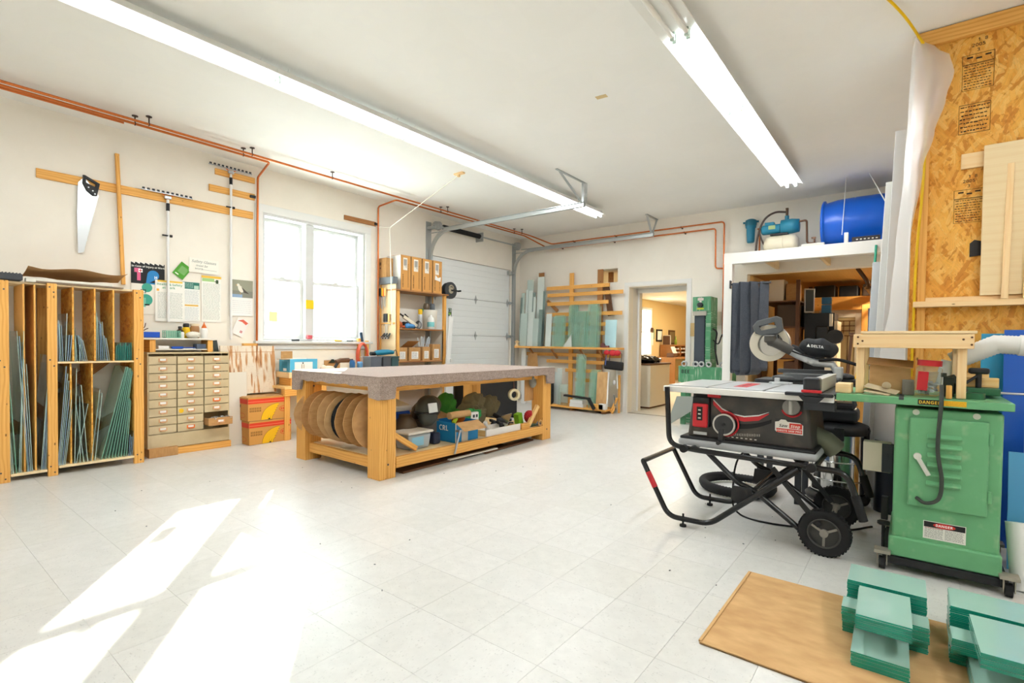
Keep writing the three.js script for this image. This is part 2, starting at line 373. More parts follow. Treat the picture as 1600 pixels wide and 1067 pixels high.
// doorway lining and casing
{
  const d = structGroup('door_1', 'white painted doorway to the office');
  const dm = M.paintWhite, ZD = ZB - 0.44;
  mesh('jamb', [L(DX0 - 0.16, DX0, 0, DH, ZD, ZB - 0.16, { r: 0 })], dm, d);
  mesh('jamb', [L(DX1, DX1 + 0.16, 0, DH, ZD, ZB - 0.16, { r: 0 })], dm, d);
  mesh('jamb_stop', [L(DX0, DX0 + 0.035, 0, DH - 0.03, ZD, ZD + 0.1)], dm, d);
  mesh('head', [L(DX0 - 0.16, DX1 + 0.16, DH, DH + 0.34, ZD, ZB - 0.16, { r: 0 })], dm, d);
  mesh('head_stop', [L(DX0, DX1, DH - 0.07, DH, ZD, ZD + 0.12)], dm, d);
  mesh('casing', [L(DX0 - 0.08, DX0 - 0.012, 0, DH + 0.012, ZB, ZB + 0.012), L(DX1 + 0.012, DX1 + 0.08, 0, DH + 0.012, ZB, ZB + 0.012), L(DX0 - 0.08, DX1 + 0.08, DH + 0.012, DH + 0.075, ZB, ZB + 0.012)], M.paintWhite, d);
}
// office shell
const OZ = -17.6, OC = 2.38, OXR = -2.0;
struct('floor_office', [L(XL - 0.16, OXR + 0.16, -0.2, 0, OZ - 0.16, ZB - 0.1, { r: 0 })], std('#e2ddd0', 0.35), 'pale office floor beyond the doorway');
struct('ceiling_office', [L(XL - 0.16, OXR + 0.16, OC, OC + 0.12, OZ - 0.16, ZB - 0.16, { r: 0 })], std('#f3e8d3', 0.8), 'cream ceiling of the office');
struct('wall_office_side', [L(XL - 0.16, XL, 0, OC, OZ, -14.0, { r: 0 }), L(XL - 0.16, XL, 0, OC, -13.35, ZB - 0.16, { r: 0 }), L(XL - 0.16, XL, 0, 0.85, -14.0, -13.35, { r: 0 }), L(XL - 0.16, XL, 2.1, OC, -14.0, -13.35, { r: 0 })], officeMat, 'warm yellow office wall with pictures');
struct('wall_office_end', [L(XL - 0.16, OXR + 0.16, 0, OC, OZ - 0.16, OZ, { r: 0 })], officeMat, 'warm yellow far end wall of the office');
struct('wall_office_inner', [L(OXR - 0.06, OXR + 0.06, 0, OC, OZ, ZB - 0.16, { r: 0 })], officeMat, 'warm yellow inner wall of the office');
{
  const w = structGroup('window_2', 'bright white framed office window');
  mesh('frame', [L(XL - 0.14, XL + 0.03, 0.79, 0.85, -14.06, -13.29), L(XL - 0.14, XL + 0.03, 2.1, 2.16, -14.06, -13.29), L(XL - 0.14, XL + 0.03, 0.85, 2.1, -14.06, -13.98), L(XL - 0.14, XL + 0.03, 0.85, 2.1, -13.37, -13.29), L(XL - 0.1, XL - 0.06, 1.45, 1.5, -14, -13.35)], M.white, w);
  mesh('pane', [L(XL - 0.09, XL - 0.086, 0.85, 2.1, -13.98, -13.37, { r: 0 })], glassPane, w);
}
// store room shell
const SZ = -13.4, SC = 2.2, SXL = -1.94, SXR = 2.6;
struct('floor_store', [L(SXL, SXR + 0.16, -0.2, -0.001, SZ, ZB - 0.1, { r: 0 })], std('#b9ae98', 0.6), 'dusty concrete floor of the store room');
struct('ceiling_store', [L(SXL, SXR + 0.16, SC, SC + 0.1, SZ, ZB - 0.16, { r: 0, grain: 'z' })], new THREE.MeshStandardMaterial({ map: T.ply, roughness: 0.7, color: '#f3d79f' }), 'honey coloured plywood ceiling of the store room');
struct('wall_store_side', [L(SXR, SXR + 0.16, 0, SC, SZ, ZB - 0.16, { r: 0 })], wallMat, 'cream side wall of the store room');
struct('wall_store_end', [L(SXL, SXR + 0.16, 0, SC, SZ - 0.16, SZ, { r: 0 })], std('#dcc08a', 0.8), 'tan far end wall of the store room');
// garage door
{
  const d = structGroup('door_2', 'white sectional overhead garage door');
  const dm = std('#eef0ee', 0.5);
  mesh('outer_skin', [L(XL - TH - 0.02, XL - TH, -0.01, GH + 0.05, GZ0 - 0.05, GZ1 + 0.05, { r: 0 })], dm, d);
  for (let k = 0; k < 4; k++) {
    const y0 = 0.005 + k * 0.619, p = mesh('panel', [L(XL - 0.07, XL - 0.02, y0, y0 + 0.614, GZ0 + 0.02, GZ1 - 0.02, { r: 0.006 })], dm, d);
    const ribs = []; for (let j = 0; j < 6; j++) ribs.push(L(XL - 0.022, XL - 0.016, y0 + 0.02 + j * 0.098, y0 + 0.108 + j * 0.098, GZ0 + 0.03, GZ1 - 0.03, { r: 0.003 }));
    mesh('panel_ribs', ribs, dm, p);
  }
  for (const y of [1.243, 1.862, 0.624]) {
    const dia = [[0, 0.075], [0.025, 0.012], [0.03, 0], [0.025, -0.012], [0, -0.075], [-0.025, -0.012], [-0.03, 0], [-0.025, 0.012]];
    const h = mesh('hinge', [extr(dia, 0.006, XL - 0.012, y, -6.55, { ry: PI / 2 }), C(0.012, 0.05, XL - 0.004, y, -6.55, { axis: 'z' })], M.galv, d);
    const h2 = mesh('hinge', [extr(dia, 0.006, XL - 0.012, y, GZ0 + 0.08, { ry: PI / 2 }), B(0.05, 0.05, 0.05, XL + 0.01, y, GZ0 + 0.05), C(0.02, 0.05, XL + 0.03, y, GZ0 - 0.01, { axis: 'z' })], M.galv, d);
    mesh('hinge', [extr(dia, 0.006, XL - 0.012, y, GZ1 - 0.08, { ry: PI / 2 }), B(0.05, 0.05, 0.05, XL + 0.01, y, GZ1 - 0.05), C(0.02, 0.05, XL + 0.03, y, GZ1 + 0.01, { axis: 'z' })], M.galv, d);
  }
  mesh('roller_bracket', [B(0.05, 0.07, 0.1, XL + 0.01, 2.42, GZ0 + 0.05), C(0.022, 0.05, XL + 0.04, 2.43, GZ0 - 0.01, { axis: 'z' })], M.galv, d);
  const st = mesh('sticker', [sheet(0.075, 0.16, XL - 0.0145, 1.6, -5.93, { ry: PI / 2 })], new THREE.MeshStandardMaterial({ roughness: 0.6, map: print(64, 128, (g) => { g.fillStyle = '#2c4a32'; g.fillRect(0, 0, 64, 128); g.fillStyle = '#c9d6c4'; g.fillRect(10, 8, 44, 40); g.fillStyle = '#23324a'; g.fillRect(18, 14, 22, 30); g.fillStyle = '#86b64a'; g.fillRect(8, 60, 40, 24); g.fillStyle = '#e6e6da'; g.fillRect(26, 84, 28, 30); }) }), d);
  // tracks, drums and spring belong to the door
  const section = (pts) => pts;
  const trk = (z, end) => {
    const g = [];
    g.push(L(XL + 0.01, XL + 0.06, 0, 2.42, z - 0.018, z + 0.018, { r: 0.004 }));
    const arc = []; for (let k = 0; k <= 10; k++) { const a = k / 10 * PI / 2; arc.push([XL + 0.035 + 0.4 * (1 - Math.cos(a)), 2.42 + 0.4 * Math.sin(a), z]); }
    for (let k = 0; k < 10; k++) g.push(bar(arc[k], arc[k + 1].map((v, i) => v + (v - arc[k][i]) * 0.05), 0.05, 0.036, { r: 0 }));
    g.push(L(XL + 0.43, end, 2.795, 2.845, z - 0.02, z + 0.02, { r: 0.004 }));
    g.push(L(XL + 0.2, end, 2.845, 2.85, z - 0.02, z + 0.035, { r: 0.001 }));
    return g;
  };
  mesh('track', trk(-5.45, -3.17), M.galv, d);
  mesh('track', trk(-7.56, -3.17), M.galv, d);
  mesh('track_hanger', [bar([-3.2, 2.82, -5.45], [-3.2, 3.1, -5.45], 0.03, 0.003), bar([-3.2, 2.83, -5.45], [-3.2, 3.09, -4.93], 0.03, 0.004), L(-3.215, -3.185, 3.09, 3.1, -5.5, -4.86)], M.galv, d);
  mesh('spring', (() => { const q = []; for (let k = 0; k <= 160; k++) { const a = k * 0.7; q.push(V([-3.16 + 0.018 * Math.cos(a), 2.84 + k / 160 * 0.24, -5.45 + 0.018 * Math.sin(a)])); } return [sweep(q, 0.003, 5, false)]; })(), M.galv, d);
  mesh('track_hanger', [bar([-3.2, 2.82, -7.56], [-3.2, 3.1, -7.36], 0.035, 0.003), bar([-3.2, 2.82, -7.56], [-3.2, 3.08, -7.74], 0.03, 0.004), L(-3.215, -3.185, 3.08, 3.1, -7.76, -7.33)], M.galv, d);
  const plate = (z) => [L(XL, XL + 0.006, 0.2, 2.98, z - 0.06, z + 0.05), L(XL, XL + 0.12, 2.86, 2.9, z - 0.03, z + 0.03), L(XL, XL + 0.45, 2.795, 2.8, z - 0.02, z + 0.02)];
  mesh('side_plate', plate(-5.43), M.galv, d); mesh('side_plate', plate(-7.58), M.galv, d);
  const drum = (z) => { const g = []; for (let k = 0; k < 5; k++) g.push(torus(0.062 - k * 0.003, 0.009, XL + 0.12, 2.92, z + k * 0.02 - 0.04, { rs: 6 })); g.push(C(0.05, 0.1, XL + 0.12, 2.92, z, { axis: 'z' })); return g; };
  mesh('cable_drum', drum(-5.5), M.galv, d); mesh('cable_drum', drum(-7.52), M.galv, d);
  mesh('torsion_shaft', [C(0.013, 2.2, XL + 0.12, 2.92, -6.5, { axis: 'z' })], M.galv, d);
  mesh('torsion_spring', (() => { const g = [C(0.034, 0.86, XL + 0.12, 2.92, -6.06, { axis: 'z' })]; for (let k = 0; k < 60; k++) g.push(torus(0.034, 0.006, XL + 0.12, 2.92, -6.48 + k * 0.0143, { rs: 4, seg: 14 })); return g; })(), M.black, d);
  mesh('spring_bracket', [L(XL, XL + 0.16, 2.84, 2.99, -6.54, -6.52), B(0.06, 0.08, 0.04, XL + 0.12, 2.92, -6.5)], M.galv, d);
}

// ---------- fluorescent fixtures ----------
const tubeOn = new THREE.MeshStandardMaterial({ color: '#ffffff', emissive: new THREE.Color(0.93, 0.97, 1.0), emissiveIntensity: 18, roughness: 0.4 });
const tubeOff = std('#f1efe9', 0.3);
const enamel = std('#f4f3ee', 0.35);
function fixture(x, z, on, label, group) {
  const f = thing('fluorescent_light', label, 'ceiling light', [x, 3.0, z], 0, group);
  mesh('housing', [L(-0.055, 0.055, 0.005, 0.055, -0.6, 0.6, { r: 0.005 })], enamel, f);
  const w = [[-0.115, -0.012], [-0.113, -0.016], [-0.055, 0.004], [0.055, 0.004], [0.113, -0.016], [0.115, -0.012], [0.056, 0.01], [-0.056, 0.01]];
  mesh('reflector', [extr(w, 1.196)], enamel, f);
  for (const s of [-1, 1]) {
    mesh('tube', [C(0.0145, 1.14, s * 0.042, -0.022, 0, { axis: 'z' })], on ? tubeOn : tubeOff, f);
    for (const e of [-1, 1]) mesh('lamp_holder', [B(0.026, 0.05, 0.016, s * 0.042, -0.02, e * 0.583)], std('#cfe0d6', 0.4), f);
  }
  for (const e of [-1, 1]) mesh('hanger_hook', [bent([[0.0, 0.055, e * 0.5], [0.0, 0.08, e * 0.5], [0.012, 0.1, e * 0.5]], 0.003, 0.01)], M.white, f);
  if (on) {
    const a = new THREE.RectAreaLight(new THREE.Color(0.925, 0.967, 1.0), TUBE_LIGHT, 0.13, 1.14);
    a.position.set(0, -0.05, 0); a.rotation.x = -PI / 2; f.add(a); a.name = 'tube_light';
  }
  return f;
}
[-6.04, -4.84, -3.64, -2.44, -1.24, -0.04].forEach((z, k) => fixture(-3.62, z, true, k ? ORD[k] + ' lit two tube fixture counted from the garage track, in the row over the table' : 'lit two tube fixture crossed by the garage track, in the row over the table', 'lit fixtures over the carpeted table'));
[-6.04, -4.84, -3.64].forEach((z, k) => fixture(-1.13, z, true, ['lit two tube fixture at the pump shelf end of the short row', 'lit two tube fixture in the middle of the short row', 'lit two tube fixture joining the unlit one in the short row'][k], 'lit fixtures over the aisle'));
fixture(-1.13, -2.44, false, 'unlit two tube fluorescent fixture at the end of the short row', undefined);
// the third row, which lights the machines from beside the camera
[-2.5, -1.3, -0.1, 1.1].forEach((z, k) => fixture(1.5, z, true, ORD[k] + ' lit two tube fixture counted from the strand board partition', 'lit fixtures over the machines'));

// ---------- glass ----------
const faceOf = (c, t) => new THREE.MeshPhysicalMaterial({ color: c, roughness: 0.03, transmission: t, thickness: 0, ior: 1.5 });
const edgeOf = (c) => new THREE.MeshPhysicalMaterial({ color: c, roughness: 0.12, transmission: 0.15, thickness: 0, ior: 1.5 });
const GLASS = { s: [faceOf('#f4faf8', 0.93), edgeOf('#c4ded8')], g: [faceOf('#f2f8f5', 0.93), edgeOf('#b0cfc8')], b: [faceOf('#f0f6f8', 0.92), edgeOf('#9fbfd6')], t: [faceOf('#e2f4ec', 0.74), edgeOf('#8cc9b3')], k: [faceOf('#c2e4dc', 0.5), edgeOf('#2f9a8a')], l: [faceOf('#e6f6ef', 0.85), edgeOf('#8fd0b8')], c: [faceOf('#bfe4d8', 0.35), edgeOf('#1f9f86')] };
const greyGlass = GLASS.g[0];
function glassSheet(name, label, kind, w, h, d, pos, turn, group, lean) {
  const m = new THREE.Mesh(paneGeo(w, h, d), glassMats(...GLASS[kind], w, h, d));
  m.geometry.translate(0, h / 2, 0); if (lean) m.geometry.rotateX(lean);
  m.name = numbered(name); m.castShadow = m.receiveShadow = true; m.position.set(...pos); m.rotation.y = turn; m.userData = { label, category: 'glass' }; if (group) m.userData.group = group;
  scene.add(m); return m;
}

// ---------- glass storage rack ----------
{
  const r = thing('glass_rack', 'tall pine rack with upright dividers for storing cut glass', 'rack', [-5.7, 0, -1.12]);
  const X0 = -0.2, X1 = 0.2, post = (z, w) => {
    const p = mesh('post', [L(X1 - 0.038, X1, 0, 1.57, z - w / 2, z + w / 2)], M.fir, r);
    mesh('screw', [0.03, 0.08, 0.9, 0.95, 1.5, 1.54].map((y, i) => C(0.006, 0.003, X1 + 0.001, y, z + (i % 2 ? 0.015 : -0.01), { axis: 'x', seg: 8 })), M.darkGrey, p);
    mesh('post', [L(X0, X0 + 0.038, 0, 1.57, z - w / 2, z + w / 2)], M.fir, r);
  };
  post(0.445, 0.075); post(0.155, 0.062); post(-0.435, 0.075);
  mesh('top_board', [L(X0, X1 - 0.04, 1.553, 1.57, -0.47, 0.48)], M.ply, r);
  mesh('bottom_board', [L(X0, X1 - 0.002, 0.055, 0.075, -0.40, 0.118)], M.ply, r);
  mesh('bottom_board', [L(X0, X1 - 0.002, 0.04, 0.06, 0.19, 0.405)], M.ply, r);
  mesh('middle_shelf', [L(X0, X1 - 0.002, 0.918, 0.933, -0.397, 0.123)], M.pale, r);
  for (const z of [0.02, -0.125, -0.255]) mesh('divider', [L(X0, X1 - 0.02, 0.934, 1.552, z - 0.006, z + 0.006)], osbMat, r);
  for (const z of [0.035, -0.105]) mesh('divider', [L(X0, X1 - 0.03, 0.076, 0.917, z - 0.006, z + 0.006)], osbMat, r);
  for (const z of [0.32, 0.255]) mesh('divider', [L(X0, X1 - 0.03, 0.061, 1.552, z - 0.006, z + 0.006)], M.fir, r);
  mesh('side_panel', [L(X0, X1 - 0.04, 0.06, 1.55, -0.405, -0.398)], osbMat, r);
  mesh('brace', [bar([X0 + 0.02, 0.95, -0.3], [X0 + 0.02, 0.35, 0.4], 0.018, 0.09)], M.brown, r);
  mesh('brace', [bar([X0 + 0.02, 0.15, -0.35], [X0 + 0.02, 0.75, 0.1], 0.018, 0.09)], M.brown, r);
}
{
  const seen = {};
  const pane = (z, y, h, d, lean, t, label, group) => { const k = seen[group] = (seen[group] ?? -1) + 1; glassSheet('glass_sheet', ORD[k] + ' ' + label, t, d, h, 0.004, [-5.52 - d / 2, y, z], 0, group, lean); };
  const A = 'tall glass sheet from the outer post in the undivided rack bay', gA = 'tall sheets in the rack';
  for (const [z, h, l, t] of [[-0.72, 1.15, 0.03, 's'], [-0.732, 1.05, 0.06, 'g'], [-0.75, 0.78, 0.05, 't'], [-0.765, 1.12, -0.03, 'g'], [-0.775, 1.0, -0.02, 's'], [-0.815, 1.12, 0.05, 'g'], [-0.822, 1.08, 0.045, 'b'], [-0.832, 0.9, 0.04, 's'], [-0.842, 0.86, 0.035, 'g'], [-0.895, 0.93, -0.06, 's'], [-0.905, 0.8, -0.05, 'b'], [-0.915, 0.86, -0.045, 'b'], [-0.924, 0.76, -0.03, 'g']]) pane(z, 0.061, h, 0.34, l, t, A, gA);
  const Bl = 'glass offcut from the middle post on the rack shelf', gB = 'offcuts on the rack shelf';
  for (const [z, h, l, t] of [[-0.999, 0.34, -0.01, 'b'], [-1.012, 0.34, 0.01, 'b'], [-1.022, 0.31, 0.03, 'g'], [-1.034, 0.30, 0.03, 'b'], [-1.05, 0.40, -0.03, 's'], [-1.062, 0.22, -0.06, 'b'], [-1.075, 0.22, -0.08, 'b'], [-1.112, 0.28, 0.0, 'g'], [-1.124, 0.26, 0.05, 'g'], [-1.14, 0.14, -0.02, 's'], [-1.152, 0.22, 0.1, 'b'], [-1.165, 0.22, 0.12, 'g'], [-1.178, 0.2, 0.14, 'b'], [-1.192, 0.18, 0.16, 's'], [-1.256, 0.42, 0.0, 'g'], [-1.27, 0.38, 0.02, 's'], [-1.284, 0.35, 0.02, 'b'], [-1.298, 0.32, 0.04, 'b'], [-1.312, 0.34, 0.05, 'g'], [-1.33, 0.22, 0.1, 'b'], [-1.345, 0.2, 0.12, 's']]) pane(z, 0.934, h, 0.3, l, t, Bl, gB);
  const Bk = 'small teal edged glass piece from the divider at the rack shelf end', gK = 'teal offcuts on the rack shelf';
  for (let k = 0; k < 9; k++) pane(-1.395 - k * 0.0135, 0.934, 0.13 + 0.015 * (k % 3), 0.2 + 0.01 * (k % 2), 0, 'k', Bk, gK);
  const Cl = 'sheet from the middle post leaning in the lower rack bay', gC = 'lower bay sheets';
  for (const [z, h, l, t] of [[-0.998, 0.82, 0.07, 'b'], [-1.006, 0.76, 0.075, 's'], [-1.014, 0.7, 0.08, 'g'], [-1.024, 0.62, 0.085, 'b'], [-1.033, 0.54, 0.1, 's'], [-1.043, 0.46, 0.1, 'g'], [-1.105, 0.8, 0.02, 's'], [-1.115, 0.5, 0.16, 'g'], [-1.14, 0.56, 0.0, 's'], [-1.165, 0.5, -0.1, 'g'], [-1.19, 0.66, -0.06, 's'], [-1.215, 0.62, 0.1, 'g'], [-1.24, 0.58, 0.09, 's']]) pane(z, 0.076, h, 0.33, l * -1, t, Cl, gC);
  const Dl = 'green sheet from the divider in the leaning fan of the rack', gD = 'fanned green sheets';
  for (const [z, h, l] of [[-1.285, 0.82, -0.22], [-1.312, 0.82, -0.2], [-1.335, 0.81, -0.18], [-1.358, 0.8, -0.165], [-1.38, 0.8, -0.15], [-1.402, 0.78, -0.135], [-1.424, 0.76, -0.115], [-1.446, 0.52, -0.09], [-1.464, 0.5, -0.07]]) pane(z, 0.076, h, 0.33, l, 't', Dl, gD);
  const El = 'low bluish offcut from the fan in the bottom rack corner', gE = 'corner offcuts';
  for (const [z, h] of [[-1.482, 0.19], [-1.494, 0.17], [-1.506, 0.22]]) pane(z, 0.076, h, 0.25, -0.06, 'b', El, gE);
}
// things lying on the rack
{
  const m = single('kraft_paper', 'creased brown kraft paper laid over the pine rack', 'paper', (() => {
    const g = new THREE.PlaneGeometry(0.66, 0.30, 24, 8), p = g.attributes.position;
    for (let i = 0; i < p.count; i++) { const x = p.getX(i), y = p.getY(i); p.setZ(i, 0.03 + 0.012 * Math.sin(x * 14 + y * 9) + 0.22 * (y + 0.15) + (x > 0.26 ? 0.5 * (x - 0.26) * (0.5 - (x - 0.26) * 4) : 0) + (x < -0.28 ? 0.25 * (-0.28 - x) : 0)); }
    g.rotateX(-PI / 2); g.rotateY(-PI / 2); g.computeVertexNormals(); return [plain(g)];
  })(), new THREE.MeshStandardMaterial({ color: '#c99a66', roughness: 0.9, side: THREE.DoubleSide }), [-5.69, 1.60, -1.16]);
  single('thin_sheet', 'thin grey sheet lying under the kraft paper on the rack', 'panel', [B(0.28, 0.012, 0.62, 0, 0.006, 0)], std('#8d7a66', 0.7), [-5.66, 1.571, -1.14]);
  single('trim_strip', 'white trim strip under the kraft paper on the rack', 'panel', [B(0.05, 0.02, 0.5, 0, 0.01, 0)], M.offWhite, [-5.545, 1.584, -1.12]);
  const t = thing('tool_case', 'dark grey ribbed tool case on top of the rack', 'case', [-5.62, 1.571, -0.72]);
  mesh('body', [B(0.24, 0.055, 0.15, 0, 0.03, 0, { r: 0.012, seg: 2 })], M.darkGrey, t);
  mesh('ribs', [...Array(7)].map((_, k) => B(0.23, 0.006, 0.006, 0, 0.06, -0.06 + k * 0.02)), M.black, t);
  single('tape_box', 'small white and red box beside the tool case', 'box', [B(0.06, 0.03, 0.06, 0, 0.015, 0)], M.offWhite, [-5.53, 1.571, -0.84]);
}
// hand saw on the wall
{
  const s = thing('hand_saw', 'hand saw with black grip hanging blade down on the wall', 'saw', [XL + 0.025, 2.52, -1.315]);
  const saw = [[-0.0, 0.02], [-0.055, 0.055], [-0.075, -0.07], [0.035, -0.63], [0.075, -0.615], [0.07, -0.2]].map(([a, b]) => [-a, b]);
  mesh('blade', [extr([[0.055, 0.06], [-0.045, -0.09], [0.075, -0.615], [0.115, -0.63], [0.115, -0.3], [0.10, 0.0]], 0.003, 0, 0, 0, { ry: PI / 2 })].map((g) => g), std('#c6cacc', 0.28, 0.9), s);
  s.children[0].geometry.scale(1, 1, 1);
  mesh('handle', [extr([[0.065, 0.075], [0.05, 0.075], [-0.055, 0.02], [-0.05, -0.005], [-0.03, -0.095], [0.0, -0.1], [0.045, -0.06], [0.07, 0.0]], 0.024, 0.004, 0, 0, { ry: PI / 2, bevel: 0.005, holes: [[[0.045, 0.045], [-0.025, 0.01], [-0.02, -0.015], [0.045, 0.01]]] })], M.black, s);
  mesh('rivets', [[0.03, -0.03], [0, -0.055], [-0.015, -0.08]].map(([a, b]) => C(0.006, 0.028, 0.004, b, -a, { axis: 'x', seg: 10 })), M.steel, s);
  s.scale.set(1, 1, -1); s.rotation.x = 0.02;
}
// wooden rails, squeegee poles
single('wall_rail', 'long orange pine board nailed across the wall behind the saw', 'board', [L(0, 0.018, -0.04, 0.04, -1.82, 0)], M.fir, [XL, 2.535, -0.94]);
single('wall_rail', 'short pine board under the upper squeegee head', 'board', [L(0, 0.018, -0.032, 0.032, -0.42, 0)], M.fir, [XL, 2.93, -2.36]);
single('wall_rail', 'short pine board with two nail heads beside the copper drop pipe', 'board', [L(0, 0.018, -0.035, 0.035, -0.48, 0)], M.fir, [XL, 2.745, -2.30]);
single('wall_rail', 'short brown board above the corner of the window', 'board', [L(0, 0.018, -0.03, 0.03, -0.5, 0)], M.brown, [XL + 0.001, 2.755, -3.94]);
single('wooden_stick', 'long square pine stick leaning upright against the wall', 'stick', [bar([0, 0, 0], [0.02, 1.2, 0.05], 0.03, 0.03), B(0.032, 0.02, 0.032, 0.02, 1.2, 0.05)], M.fir, [XL + 0.025, 1.64, -1.545]);
function squeegee(y, z, len, label) {
  const s = thing('squeegee', label, 'squeegee', [XL + 0.04, y, z]);
  mesh('pole', [C(0.0125, len, 0, -len / 2, 0)], std('#f0f0ee', 0.35), s);
  mesh('grip', [C(0.016, 0.075, 0, -0.075, 0)], M.black, s);
  mesh('head', [B(0.012, 0.012, 0.45, 0.0, 0.055, 0), B(0.02, 0.03, 0.06, 0, 0.02, 0)], M.steel, s);
  mesh('serration', [...Array(11)].map((_, k) => B(0.014, 0.02, 0.022, 0.001, 0.068, -0.205 + k * 0.041)), M.darkGrey, s);
  mesh('fork', [bent([[0, 0, 0], [0, 0.03, 0.02], [0, 0.05, 0.05]], 0.005, 0.02), bent([[0, 0, 0], [0, 0.03, -0.02], [0, 0.05, -0.05]], 0.005, 0.02)], M.orange, s);
  mesh('clip', [C(0.008, 0.05, 0.005, -0.36, 0.025, { axis: 'z' }), C(0.013, 0.02, 0.005, -0.36, -0.025, { axis: 'z' })], M.black, s);
}
squeegee(2.52, -1.91, 1.22, 'white pole with serrated head hanging on the long pine board');
squeegee(2.93, -2.51, 1.80, 'white pole with serrated head hanging beside the bird calendar');

// ---------- prints on the wall ----------
const printed = (tex, rough = 0.7) => new THREE.MeshStandardMaterial({ map: tex, roughness: rough });
let layer = 0;
function poster(name, label, cat, w, h, y, z, tex, tilt = 0) {
  const g = B(w, h, 0.003, 0, 0, 0, { keepUV: true, rz: tilt }); g.rotateY(PI / 2);
  return single(name, label, cat, [g], printed(tex), [XL + 0.004 + (layer = (layer + 1) % 5) * 0.0035, y, z]);
}
const lines = (g, x, y, w, n, dy, col = '#8f9a95', s = 3) => { g.fillStyle = col; for (let k = 0; k < n; k++) { let a = x; while (a < x + w - 8) { const q = Math.min(6 + 24 * hash(k, a | 0, s), x + w - a); g.fillRect(a, y + k * dy, q, Math.max(1.5, dy * 0.28)); a += q + 4; } } };
poster('safety_poster', 'black and pink first aid poster with jagged top', 'poster', 0.28, 0.50, 1.62, -1.75, print(280, 500, (g) => {
  g.fillStyle = '#efeade'; g.fillRect(0, 0, 280, 500); g.fillStyle = '#1b1d20'; g.fillRect(0, 0, 280, 205);
  g.fillStyle = '#f3f0e6'; for (let k = 0; k < 7; k++) { g.beginPath(); g.moveTo(k * 40, 0); g.lineTo(k * 40 + 34, 0); g.lineTo(k * 40 + 30, 16); g.fill(); }
  g.font = 'bold 23px sans-serif'; g.fillText('In Case of Injury at Work', 4, 46); g.fillStyle = '#e2678f'; g.fillRect(26, 56, 44, 42); g.fillRect(48, 56, 30, 120); g.fillStyle = '#fff'; g.fillRect(60, 62, 34, 34); g.fillStyle = '#c22'; g.fillRect(74, 66, 6, 26); g.fillRect(64, 76, 26, 6);
  g.fillStyle = '#2a86c8'; g.beginPath(); g.arc(182, 118, 50, PI, 0.6); g.lineTo(150, 190); g.lineTo(240, 190); g.lineTo(240, 205); g.lineTo(120, 205); g.fill(); g.fillStyle = '#fff'; g.font = 'bold 40px sans-serif'; g.fillText('H', 190, 150);
  g.fillStyle = '#3fa58f'; g.beginPath(); g.arc(130, 240, 44, 0, 7); g.fill(); g.beginPath(); g.arc(120, 360, 56, 0, 7); g.fill(); g.fillStyle = '#7fcbb4'; g.fillRect(60, 340, 60, 90); g.fillStyle = '#f09a86'; g.fillRect(210, 230, 60, 70); g.strokeStyle = '#111'; g.lineWidth = 5; g.strokeRect(80, 262, 38, 30); g.fillStyle = '#111'; g.fillRect(110, 400, 40, 14);
}));
poster('safety_leaflet', 'tilted green booklet pinned above the posters', 'leaflet', 0.115, 0.15, 1.83, -2.045, print(128, 170, (g) => { g.fillStyle = '#4d9a2b'; g.fillRect(0, 0, 128, 170); lines(g, 30, 40, 80, 6, 14, '#d8ecc4'); g.fillStyle = '#f3f6e8'; g.fillRect(20, 140, 40, 12); }), -0.62);
poster('paper_sign', 'white sheet with grey handwriting on the wall', 'sign', 0.285, 0.15, 1.9, -2.25, print(320, 170, (g) => { g.fillStyle = '#f6f2e6'; g.fillRect(0, 0, 320, 170); g.fillStyle = '#6f7a72'; g.font = 'italic 40px serif'; g.fillText('Safety Glasses', 24, 52); g.font = 'italic 34px serif'; g.fillText('must be', 70, 96); g.fillText('worn', 60, 132); g.fillRect(130, 126, 170, 3); }), -0.03);
poster('safety_poster', 'large off white health and safety poster with yellow top', 'poster', 0.26, 0.41, 1.51, -1.935, print(260, 410, (g) => { g.fillStyle = '#f4f2ea'; g.fillRect(0, 0, 260, 410); g.fillStyle = '#f1c64a'; g.fillRect(20, 0, 220, 18); g.fillStyle = '#6aa57f'; g.font = 'bold 30px sans-serif'; g.fillText('Health & Safety', 14, 50); g.fillText('at Work', 60, 82); g.fillStyle = '#e9a93a'; g.fillRect(12, 86, 22, 22); lines(g, 20, 120, 220, 24, 11); }));
poster('notice_sheet', 'white notice with dark green header between two posters', 'notice', 0.165, 0.41, 1.52, -2.13, print(165, 410, (g) => { g.fillStyle = '#f4f3ed'; g.fillRect(0, 0, 165, 410); g.fillStyle = '#1f6f60'; g.fillRect(4, 4, 157, 70); lines(g, 12, 16, 90, 4, 13, '#cfe6dc'); g.fillStyle = '#bcd8c6'; g.fillRect(110, 36, 44, 36); lines(g, 14, 90, 140, 13, 11, '#aab4b8'); g.fillStyle = '#e8b54a'; g.fillRect(10, 236, 140, 16); lines(g, 14, 266, 140, 12, 11, '#aab4b8'); }));
poster('safety_poster', 'tall narrow white poster with yellow and green header', 'poster', 0.195, 0.49, 1.56, -2.325, print(195, 490, (g) => { g.fillStyle = '#f5f3ea'; g.fillRect(0, 0, 195, 490); g.fillStyle = '#efc044'; g.fillRect(0, 0, 195, 24); g.fillStyle = '#a9d28a'; g.fillRect(6, 26, 120, 34); g.fillStyle = '#33502f'; g.fillRect(140, 36, 26, 40); g.fillRect(128, 52, 40, 8); lines(g, 12, 80, 170, 30, 13, '#9fa9a4'); }));
